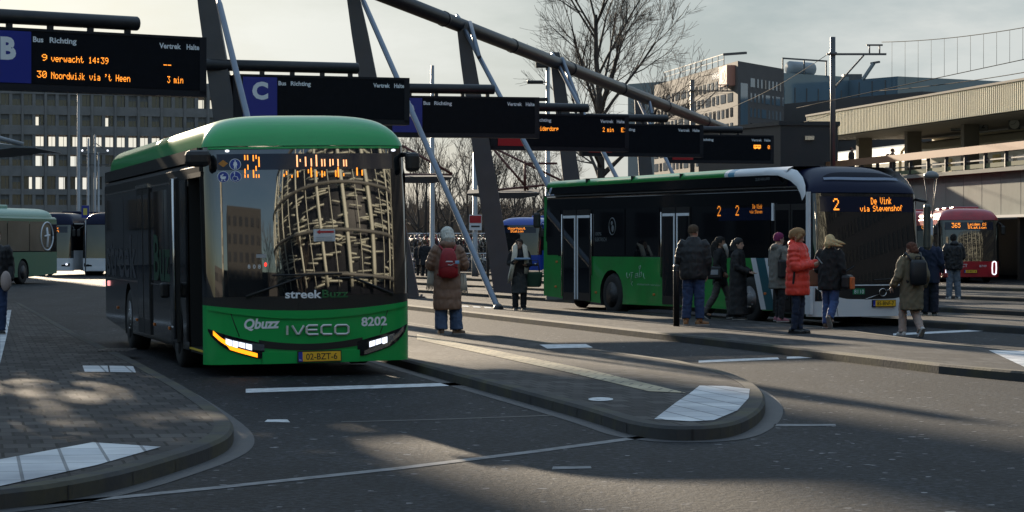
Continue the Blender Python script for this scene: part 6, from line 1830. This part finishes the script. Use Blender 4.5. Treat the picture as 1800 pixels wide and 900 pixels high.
    def hair(s, m, vol=1.0, back=None, low=-.03, name='hair', front=-.055, cover=None):
        b = MB(); M = s.HM
        rg = []
        for z, a, bb, cy in ((low, .074, .070, .034), (.0, .080, .082, .026), (.045, .084, .098, .014), (.085, .076, .096, .010), (.115, .054, .070, .010), (.132, .02, .028, .010)):
            g_ = 1 + (vol - 1) * .5
            rg.append([M @ Vector((a * g_ * cos(2 * pi * i / 18), cy + bb * g_ * sin(2 * pi * i / 18), z * (1 + (vol - 1) * .6))) for i in range(18)])
        b.loft(rg, m)
        for pts, rad in (back or []): b.tube([M @ Vector(p) for p in pts], rad, m, 10)
        o = remeshed(b, .009, 1, folds(.004 if name != 'hair' else .009, 42, 10, 3.1)); o.mats = [m]; o.build(name, s.root); return s
    def part(s, name, mb, vox=None, m=None, label=None):
        if vox: r = remeshed(mb, vox, 2); r.mats = [m]; mb = r
        return mb.build(name, s.root, label=label)

def bag(name, label, mb, cat='bag', loc=None, rot=None, group=None): return mb.build(name, label=label, cat=cat, loc=loc, rot=rot, group=group)
def wpos(p, v): 
    return Matrix.Translation(p.root.location) @ Euler(p.root.rotation_euler).to_matrix().to_4x4() @ (Vector(v) * p.k)
def held(p, name, label, mb, cat='bag'):
    "a thing carried by a person, built in the person's own frame but standing on its own"
    o = mb.build(name, label=label, cat=cat); o.location = p.root.location; o.rotation_euler = p.root.rotation_euler; return o
JACKET = [(.80, .195, .145, 0, .01), (.95, .205, .15, 0, .01), (1.15, .20, .145, 0, .01), (1.32, .215, .14, 0, .01), (1.40, .20, .125, 0, .01), (1.45, .13, .10, 0, .012), (1.50, .085, .085, 0, .01)]

# 1 woman in the long brown quilted coat, seen from behind
BROWN = cloth('brown quilt', (.25, .145, .095), .15, 20, .6); DENIM = cloth('blue denim', (.075, .115, .20)); DENIMD = cloth('dark denim', (.030, .055, .13))
p = Person('person in a long brown quilted coat with white hair, seen from behind', G(786, 588, PZ), 1.72, 188)
p.pose(elP=(.285, -.02, 1.15), wrP=(.16, -.20, 1.10), elN=(-.30, -.02, 1.14), wrN=(-.17, -.20, 1.10), ankP=(.10, .03, .085), ankN=(-.16, .0, .085), kneeN=(-.14, -.03, .49))
p.toe = dict(P=(.05, -1), N=(-.75, -.55))
p.body(.25, .12, 1.0)
p.coat(BROWN, [(.42, .235, .19, 0, .01), (.60, .235, .185, 0, .01), (.85, .225, .175, 0, .01), (1.05, .215, .165, 0, .01), (1.25, .22, .155, 0, .01), (1.38, .205, .14, 0, .01), (1.45, .14, .12, 0, .02), (1.53, .10, .11, 0, .03)], (.095, .085, .060), .013, .012, .165, collar=[((0, .08, 1.50), (.135, .09, .085))])
p.trousers(DENIM, (.11, .105, .105), .02)
p.shoes(cloth('tan suede', (.19, .12, .075)), .02)
p.hair(cloth('white hair', (.62, .59, .52), .5, 30), 1.6, [([(0, .06, .06), (0, .085, -.03), (.01, .075, -.12)], [.095, .105, .07]), ([(-.085, .0, .03), (-.095, -.01, -.06), (-.085, -.02, -.12)], [.035, .04, .02])])
q = MB()
FR = cloth('cream fringe', (.50, .46, .38))
for x0, z0 in ((.26, .80), (-.27, .72)):
    for i in range(7): q.tube([(x0 + (i - 3) * .012, -.06 + .01 * (i % 3), z0 + .28), (x0 + (i - 3) * .018, -.05, z0 + .08), (x0 + (i - 3) * .026, -.05, z0 - .06 - .02 * (i % 2))], [.018, .016, .007], FR, 5)
p.part('scarf', q)
REDB = cloth('red nylon', (.30, .012, .018), .15, 25, .55)
q = MB(); rg = []
for z, rx, ry in ((.93, .11, .05), (.96, .155, .085), (1.05, .165, .10), (1.20, .150, .095), (1.32, .125, .075), (1.40, .09, .05), (1.425, .05, .02)):
    rg.append([Vector((.01 + rx * (abs(cos(a)) ** .7) * (1 if cos(a) > 0 else -1), .255 + ry * (abs(sin(a)) ** .7) * (1 if sin(a) > 0 else -1), z)) for a in [2 * pi * i / 24 for i in range(24)]])
q.loft(rg, REDB)
for sx in (-1, 1): q.tube([(sx * .09, .20, 1.38), (sx * .13, .06, 1.47), (sx * .15, -.13, 1.36), (sx * .17, -.12, 1.12), (sx * .16, .12, .98)], .022, REDB, 6)
q.tube([(-.145, .33, 1.10), (0, .36, 1.14), (.15, .33, 1.10)], .006, mat('dark red zip', (.10, .008, .01), .6), 5)
def bk(x, z): return Vector((-x + .01, .358 - .9 * (x) ** 2, z))
sw = [(-.055, .012), (-.03, -.012), (-.005, -.014), (.075, .028), (.0, .0), (-.03, .004)]
q.poly([bk(a + .03, 1.15 + b_) for a, b_ in sw], WHITELET)
q.poly([bk(-.06 + a, 1.195 + b_) for a, b_ in ((0, 0), (.13, .0), (.115, .02), (.02, .022))], WHITELET)
q.rbox((-.125, .325, 1.19), (.07, .03, .055), .01, mat('pale blue tab', (.25, .45, .65), .5))
held(p, 'backpack', 'red backpack with a white mark on the back of the brown coat', q, 'backpack')

# 2 woman with the cream scarf facing the camera beyond the strut
p = Person('person in dark clothes and an open cream scarf beside the lone leaning column', G(913, 545, PZ), 1.60, 8, SK2)
p.pose(elP=(.26, .02, 1.12), wrP=(.13, -.25, 1.10), elN=(-.25, .02, 1.15), wrN=(-.16, -.22, 1.17))
p.body(-.35, -.1, .8, dict(P=(0, 0, 1), N=(0, 0, 1)))
p.coat(cloth('dark jersey', (.016, .016, .018)), JACKET, (.075, .065, .05), name='jacket')
p.coat(cloth('charcoal wool skirt', (.050, .052, .052), .5, 90), [(.42, .195, .15, 0, 0), (.70, .195, .15, 0, 0), (.96, .18, .14, 0, 0), (1.02, .12, .1, 0, 0)], arms='', name='skirt')
p.trousers(cloth('black trouser', (.012, .012, .014)), (.095, .085, .075), .0); p.shoes(cloth('black leather', (.012, .012, .012), .1, 20, .4))
p.hair(cloth('dark hair', (.022, .014, .010), .4, 40), 1.05, [([(0, .08, .02), (0, .10, -.06), (0, .08, -.16)], [.07, .075, .05])])
q = MB(); CS = cloth('cream scarf', (.56, .50, .40))
for sx in (-1, 1): q.tube([(sx * .05, .08, 1.50), (sx * .11, -.06, 1.44), (sx * .13, -.155, 1.25), (sx * (.14 if sx > 0 else .18), -.17, 1.0), (sx * (.13 if sx > 0 else .24), -.16, .82 if sx > 0 else .66)], [(.05, .03), (.065, .028), (.065, .02), (.055, .02), (.05, .016)], CS, 8)
q.tube([(-.22, -.17, .95), (-.26, -.16, .78), (-.27, -.15, .62)], [(.06, .02), (.09, .022), (.10, .015)], CS, 8)
p.part('scarf', q)
q = MB(); q.rbox((.02, -.30, 1.16), (.36, .22, .05), .02, mat('pale blue tray', (.22, .32, .45), .4)); held(p, 'tray', 'pale blue grey tray held by the person with the cream scarf', q, 'tray')
q = MB(); rg = [[Vector((.33 + rx * cos(a), .0 + .10 * sin(a), z)) for a in [2 * pi * i / 14 for i in range(14)]] for z, rx in ((.52, .13), (.55, .17), (.80, .20), (.86, .19))]
q.loft(rg, cloth('dark green', (.018, .055, .030))); q.tube([(.20, 0, .85), (.24, 0, 1.12), (.42, 0, 1.12), (.46, 0, .85)], .014, BLACKMATT, 6)
held(p, 'bag', 'dark green shopping bag on the arm of the person with the cream scarf', q)

# 3 man in the black jacket, seen from behind
p = Person('person in a bulky black jacket, jeans and tan boots beside the black bollard', G(1219, 572, PZ), 1.84, 172)
p.pose(elP=(.25, .02, 1.14), wrP=(.21, -.12, .92), elN=(-.25, .02, 1.12), wrN=(-.23, -.05, .88), ankP=(.13, .02, .085), ankN=(-.11, .0, .085))
p.toe = dict(P=(.05, -1), N=(-.8, -.6))
p.body(-.5, .05, .7)
p.coat(cloth('black padded', (.011, .011, .013), .2, 14, .6), [(.80, .225, .17, 0, .01), (.86, .24, .185, 0, .01), (1.05, .235, .18, 0, .015), (1.28, .245, .17, 0, .015), (1.39, .22, .14, 0, .01), (1.46, .14, .11, 0, .02), (1.53, .09, .09, 0, .015)], (.092, .080, .058), .013, .006, .14, 'jacket')
p.trousers(DENIMD, (.108, .09, .075), .06); p.shoes(cloth('tan leather boot', (.27, .125, .045), .2, 20, .6), .10)
p.hair(cloth('brown hair', (.085, .052, .028), .5, 50), 1.0, None, -.02)

# 4 woman walking to the right with a shoulder bag
p = Person('person in black walking right behind the one in the long black robe', G(1266, 560, PZ), 1.63, 78, SK2)
p.pose(kneeP=(.09, -.16, .50), ankP=(.09, -.20, .09), kneeN=(-.09, .10, .50), ankN=(-.09, .32, .14), elP=(.22, .10, 1.14), wrP=(.20, .0, .92), elN=(-.22, .06, 1.14), wrN=(-.20, -.10, .98))
p.pitchfoot = dict(P=-.1, N=.6)
p.body(0, 0, .7, vox=.010)
p.coat(cloth('black wool', (.012, .012, .013)), [(.72, .18, .15, 0, .01)] + JACKET[1:], (.075, .064, .05), name='coat')
p.trousers(cloth('grey trouser', (.085, .08, .072)), (.095, .075, .06)); p.shoes(cloth('black canvas shoe', (.015, .015, .016)))
p.hair(cloth('black hair', (.010, .008, .007), .4, 40), 1.1, [([(0, .08, .02), (0, .12, -.08), (0, .13, -.24), (0, .12, -.34)], [.075, .085, .075, .03])])
q = MB(); q.tube([(-.08, -.10, 1.47), (.02, -.13, 1.36), (.03, -.14, 1.2)], [.045, .04, .02], cloth('pale scarf', (.50, .47, .42)), 8); p.part('scarf', q)
q = MB(); q.rbox((-.27, .10, .92), (.12, .34, .26), .04, cloth('black bag', (.014, .014, .016), .1, 20, .5)); q.tube([(-.24, .24, 1.03), (-.16, .06, 1.43), (-.25, -.05, 1.03)], .012, BLACKMATT, 6)
q.rbox((-.335, .10, .93), (.012, .20, .10), .005, mat('pale bag print', (.28, .30, .32), .5))
held(p, 'bag', 'black shoulder bag with a pale print on the back of the person walking right', q)

# 5 person in the long black robe
p = Person('person in an ankle length black robe and black headscarf, hand held out to the right', G(1298, 562, PZ), 1.60, 72, SK1)
p.pose(elP=(.23, .0, 1.12), wrP=(.18, -.24, 1.02), elN=(-.23, -.02, 1.12), wrN=(-.15, -.26, 1.02))
p.body(-.15, .05, .7, dict(P=(0, 0, 1), N=(0, 0, 1)))
ROBE = cloth('black robe', (.010, .010, .011), .2, 16, .7)
p.coat(ROBE, [(.10, .24, .22, 0, .0), (.3, .225, .20, 0, .01), (.65, .21, .185, 0, .01), (.95, .215, .18, 0, .01), (1.25, .21, .16, 0, .01), (1.40, .195, .14, 0, .01), (1.46, .12, .11, 0, .01), (1.52, .08, .09, 0, .02)], (.088, .075, .06), .013, .006, .2, 'robe')
p.trousers(cloth('black trouser', (.012, .012, .014)), (.08, .07, .06)); p.shoes(cloth('black leather', (.012, .012, .012), .1, 20, .4))
p.hair(ROBE, 1.15, [([(0, .05, .06), (0, .09, -.04), (0, .07, -.14)], [.09, .095, .10]), ([(0, -.02, -.14), (0, -.03, -.18), (0, -.02, -.26)], [.085, .10, .10])], name='headscarf')

# 6 grey parka, purple hood
p = Person('person in a grey parka with a purple knitted cap, boarding the electric bus', G(1369, 566, PZ), 1.70, 118)
p.pose(kneeP=(.10, -.08, .50), ankP=(.10, -.04, .10), elP=(.24, .0, 1.13), wrP=(.20, -.18, 1.0), elN=(-.24, .0, 1.13), wrN=(-.2, -.16, 1.0))
p.body(.0, .05, .7, vox=.010)
p.coat(cloth('grey parka', (.165, .155, .135), .2, 18), [(.66, .21, .165, 0, .01), (.85, .215, .17, 0, .01), (1.05, .205, .16, 0, .01), (1.28, .215, .15, 0, .01), (1.39, .20, .13, 0, .01), (1.45, .13, .11, 0, .02), (1.51, .09, .09, 0, .02)], (.085, .075, .055), name='parka', collar=[((0, .10, 1.46), (.11, .075, .07))])
p.trousers(cloth('black trouser', (.012, .012, .014)), (.09, .07, .055)); p.shoes(cloth('pink trainer', (.30, .12, .14)))
p.hair(cloth('purple knit', (.19, .018, .085), .8, 70), 1.1, name='cap')
q = MB(); q.rbox((-.25, .04, 1.02), (.10, .28, .36), .04, cloth('black bag', (.014, .014, .016), .1, 20, .5)); q.tube([(-.24, .15, 1.18), (-.16, .02, 1.46), (-.22, -.08, 1.18)], .014, BLACKMATT, 6)
held(p, 'bag', 'black bag on the shoulder of the person in the grey parka', q)

# 7 red quilted coat, looking down at a phone
p = Person('person in a bright red quilted coat looking down at a phone', G(1403, 586, PZ), 1.74, 62)
p.pose(elP=(.25, -.04, 1.12), wrP=(.09, -.28, 1.17), elN=(-.25, -.04, 1.10), wrN=(-.06, -.29, 1.15), ankP=(.07, .0, .085), ankN=(-.08, .05, .085))
p.body(-.05, .42, 1.0, dict(P=(-.4, .8, .5), N=(.4, .8, .5)))
REDC = cloth('red quilt', (.78, .055, .032), .12, 20, .5)
p.coat(REDC, [(.64, .235, .195, 0, .01), (.80, .24, .195, 0, .01), (1.0, .235, .185, 0, .01), (1.25, .23, .17, 0, .01), (1.38, .21, .145, 0, .01), (1.45, .14, .12, 0, .02), (1.52, .095, .10, 0, .025)], (.098, .088, .062), .012, .014, .12, collar=[((0, .09, 1.49), (.12, .08, .075))], smooth=1)
p.trousers(cloth('navy legging', (.018, .026, .055)), (.085, .066, .05)); p.shoes(cloth('black shiny boot', (.010, .010, .011), .05, 20, .3), .10, BLACKMATT)
p.hair(cloth('sandy hair', (.30, .17, .075), .5, 40), 1.15, [([(0, .06, .05), (0, .10, .0), (0, .10, -.08)], [.08, .08, .05]), ([(-.06, -.06, .06), (-.085, -.05, -.02), (-.08, -.03, -.07)], [.03, .03, .015])])
q = MB(); q.box((-.245, -.02, .93), (.02, .03, .20), INK, Matrix.Rotation(.12, 3, 'X')); p.part('pocket_zip', q)
q = MB(); q.rbox((.01, -.37, 1.22), (.075, .012, .15), .004, BLACKMATT, Matrix.Rotation(-.7, 3, 'X')); held(p, 'phone', 'black phone held by the person in the red coat', q, 'phone')

# 8 blonde person in black, walking away
p = Person('person in a short black coat and jeans with wind blown blonde hair', G(1459, 577, PZ), 1.64, 150)
p.pose(kneeN=(-.09, .02, .50), ankN=(-.10, .24, .20), kneeP=(.09, -.08, .49), ankP=(.09, -.02, .085), elP=(.25, .02, 1.12), wrP=(.20, -.18, 1.05), elN=(-.26, .04, 1.12), wrN=(-.24, -.06, .92))
p.pitchfoot = dict(P=0, N=1.0)
p.body(.35, .12, .8)
p.coat(cloth('black wool', (.012, .012, .013)), [(.72, .225, .175, 0, .01), (.9, .23, .175, 0, .01), (1.1, .22, .165, 0, .01), (1.3, .225, .155, 0, .01), (1.39, .205, .135, 0, .01), (1.45, .13, .11, 0, .015), (1.52, .09, .09, 0, .02)], (.090, .080, .06), name='coat')
p.trousers(cloth('bright denim', (.045, .085, .21)), (.10, .085, .072), .02); p.shoes(cloth('brown trainer', (.13, .08, .055)))
BL = cloth('blonde hair', (.55, .40, .20), .5, 40)
p.hair(BL, 1.15, [([(0, .08, .04), (-.06, .13, .01), (-.17, .15, -.02), (-.30, .13, -.05)], [.06, .045, .03, .008]), ([(0, .09, .0), (-.05, .14, -.05), (-.15, .16, -.08), (-.24, .15, -.09)], [.06, .045, .025, .006]), ([(0, .06, .02), (.04, .10, -.07), (.05, .10, -.12)], [.08, .07, .03])])
q = MB(); q.rbox((-.33, .0, .82), (.16, .26, .26), .05, cloth('black bag', (.014, .014, .016), .1, 20, .5)); q.rbox((-.43, .02, .80), (.05, .16, .22), .02, cloth('orange bag flap', (.55, .13, .03)))
held(p, 'bag', 'black bag with an orange flap, carried right of the blonde person', q)
q = MB(); LTH = cloth('brown leather', (.19, .075, .035), .1, 20, .45); rg = [[Vector((.33 + rx * cos(a), -.08 + .075 * sin(a), z)) for a in [2 * pi * i / 14 for i in range(14)]] for z, rx in ((.74, .13), (.77, .165), (.95, .15), (1.03, .12), (1.05, .09))]
q.loft(rg, LTH); q.tube([(.26, -.08, 1.04), (.24, -.06, 1.25), (.10, .02, 1.47)], .010, LTH, 6); q.tube([(.40, -.08, 1.04), (.36, -.06, 1.2), (.30, -.08, 1.2), (.27, -.08, 1.04)], .010, LTH, 6)
held(p, 'handbag', 'brown leather handbag hanging between the red coat and the black coat', q, 'handbag')

# 9 olive parka with black backpack
OL = cloth('olive parka', (.165, .135, .085), .2, 18)
p = Person('person in an olive parka with a black backpack walking across the lane', G(1602, 592, 0), 1.63, 200)
p.pose(kneeP=(.09, -.16, .52), ankP=(.10, -.16, .10), kneeN=(-.09, -.04, .48), ankN=(-.09, .20, .14), elP=(.29, .04, 1.12), wrP=(.33, -.12, .93), elN=(-.27, .08, 1.13), wrN=(-.26, -.02, .93))
p.pitchfoot = dict(P=0, N=.9)
p.body(.3, .05, .6)
p.coat(OL, [(.50, .215, .185, 0, .01), (.70, .225, .18, 0, .01), (.95, .22, .17, 0, .01), (1.15, .21, .16, 0, .01), (1.3, .22, .15, 0, .01), (1.39, .20, .135, 0, .01), (1.45, .13, .11, 0, .02), (1.52, .09, .09, 0, .02)], (.092, .08, .06), name='parka', collar=[((0, .09, 1.47), (.14, .085, .08))])
p.trousers(cloth('beige trouser', (.42, .32, .27)), (.10, .08, .07)); p.shoes(cloth('white trainer', (.55, .53, .50)))
p.hair(cloth('auburn hair', (.10, .035, .018), .4, 40), 1.08, [([(0, .06, .02), (0, .09, -.05), (0, .08, -.10)], [.075, .07, .04])])
q = MB(); BP = cloth('black backpack', (.010, .012, .016), .1, 20, .5); rg = []
for z, rx, ry in ((.90, .12, .05), (.93, .15, .075), (1.10, .15, .085), (1.28, .145, .075), (1.34, .12, .05)):
    rg.append([Vector((rx * (abs(cos(a)) ** .5) * (1 if cos(a) > 0 else -1), .245 + ry * (abs(sin(a)) ** .6) * (1 if sin(a) > 0 else -1), z)) for a in [2 * pi * i / 24 for i in range(24)]])
q.loft(rg, BP); q.tube([(-.05, .23, 1.34), (-.04, .24, 1.40), (.04, .24, 1.40), (.05, .23, 1.34)], .010, BP, 6)
for sx in (-1, 1): q.tube([(sx * .10, .20, 1.32), (sx * .14, .06, 1.455), (sx * .15, -.13, 1.34), (sx * .17, -.10, 1.1), (sx * .14, .14, .95)], .020, BP, 6)
held(p, 'backpack', 'black square backpack on the olive parka', q, 'backpack')

# 10 navy coat behind the electric bus mirror
p = Person('person in a navy coat with fair hair, just right of the electric bus windscreen', G(1634, 554, PZ), 1.68, 160)
p.pose(elP=(.25, .02, 1.13), wrP=(.22, -.10, .95), elN=(-.26, .03, 1.12), wrN=(-.26, -.10, .94))
p.body(-.2, .0, .7, vox=.011)
p.coat(cloth('navy coat', (.014, .022, .055), .2, 18), [(.70, .215, .17, 0, .01), (.9, .215, .17, 0, .01)] + [(z, a + .01, b_ + .01, c, d) for z, a, b_, c, d in JACKET[2:]], (.088, .078, .058), name='coat')
p.trousers(cloth('dark navy trouser', (.014, .017, .035)), (.105, .10, .095)); p.shoes(cloth('black trainer', (.015, .015, .016)))
p.hair(cloth('ash blonde hair', (.32, .23, .13), .4, 40), 1.08, [([(0, .07, .02), (-.02, .11, -.08), (-.04, .11, -.20)], [.075, .07, .03])])
q = MB(); q.rbox((-.33, -.02, .84), (.10, .12, .10), .03, mat('red glove bag', (.30, .03, .03), .6)); held(p, 'bag', 'small dark red pouch in the hand of the person in the navy coat', q)

# 11 man with dark jacket before the red bus
p = Person('person in a dark hooded jacket and white shoes before the 365 bus', G(1676, 526, PZ), 1.76, 190)
p.pose(elP=(.26, .0, 1.14), wrP=(.20, -.16, 1.0), elN=(-.26, .0, 1.14), wrN=(-.18, -.18, 1.02), ankP=(.13, .02, .085), ankN=(-.13, .02, .085))
p.body(-.3, .1, .7, vox=.012)
p.coat(cloth('black padded', (.011, .011, .013), .2, 14, .6), [(z, a + .045, b_ + .035, c, d) for z, a, b_, c, d in JACKET[:5]] + JACKET[5:], (.100, .088, .062), name='jacket', collar=[((0, .07, 1.49), (.12, .09, .08))])
p.trousers(cloth('pale denim', (.14, .17, .21)), (.105, .09, .078)); p.shoes(cloth('white trainer', (.55, .53, .50)))
p.hair(cloth('black hair', (.010, .008, .007), .4, 40), 1.1)

# 12 person cut by the left edge, 13 dark figure near the racks, 14-15 on the platform
p = Person('person in a black jacket holding a pale bag, cut off by the left edge', G(-7, 588, PZ), 1.72, 20)
p.body(.2, .1, .7, vox=.012); p.coat(cloth('black padded', (.011, .011, .013), .2, 14, .6), JACKET, (.090, .08, .06), name='jacket'); p.trousers(DENIMD); p.shoes(cloth('black leather', (.012, .012, .012), .1, 20, .4)); p.hair(cloth('brown hair', (.085, .052, .028), .5, 50))
q = MB(); q.ell((.13, -.20, .88), (.09, .07, .17), cloth('pale pink bag', (.42, .33, .30)), 14, 9); held(p, 'bag', 'pale pinkish bag at the left edge', q)
for px, py, pz, H, yaw, lab, col in ((747, 490, 0, 1.80, 170, 'person in dark clothes far off, left of the brown coat', (.016, .016, .02)), (738, 487, 0, 1.74, 160, 'person in dark clothes far off, right at the edge of the nearest bus', (.02, .018, .02))):
    Yd = 119 if px > 740 else 121
    p = Person(lab, Vector(((px - 900) / FPX * Yd, Yd, 0)), H, yaw); p.body(vox=.015)
    p.coat(cloth('dark coat %d' % px, col), [(.62, .23, .18, 0, .01)] + JACKET[1:], (.09, .08, .06), .018); p.trousers(cloth('black trouser', (.012, .012, .014)), vox=.018); p.shoes(cloth('black leather', (.012, .012, .012), .1, 20, .4)); p.hair(cloth('brown hair', (.085, .052, .028), .5, 50))
for px, py, Yd, yaw, lab, col in ((1569, 262, 135, 100, 'person with a rounded dark backpack up on the railway platform', (.05, .02, .018)), (1497, 260, 140, 60, 'person in dark clothes on the platform between the two leftmost pillars', (.03, .02, .02))):
    a = P(px, py, Yd)
    p = Person(lab, Vector((a.x, Yd, max(4.9, a.z - 1.70))), 1.72, yaw); p.body(vox=.015)
    p.coat(cloth('platform coat %d' % px, col), [(.62, .23, .18, 0, .01)] + JACKET[1:], (.09, .08, .06), .018); p.trousers(cloth('black trouser', (.012, .012, .014)), vox=.018); p.shoes(cloth('black leather', (.012, .012, .012), .1, 20, .4)); p.hair(cloth('red brown hair', (.08, .025, .015), .5, 50))
    if px > 1500:
        q = MB(); q.ell((0, .26, 1.22), (.19, .16, .24), cloth('dark red backpack', (.06, .02, .02)), 14, 9); held(p, 'backpack', 'rounded dark backpack of the person on the railway platform', q, 'backpack')
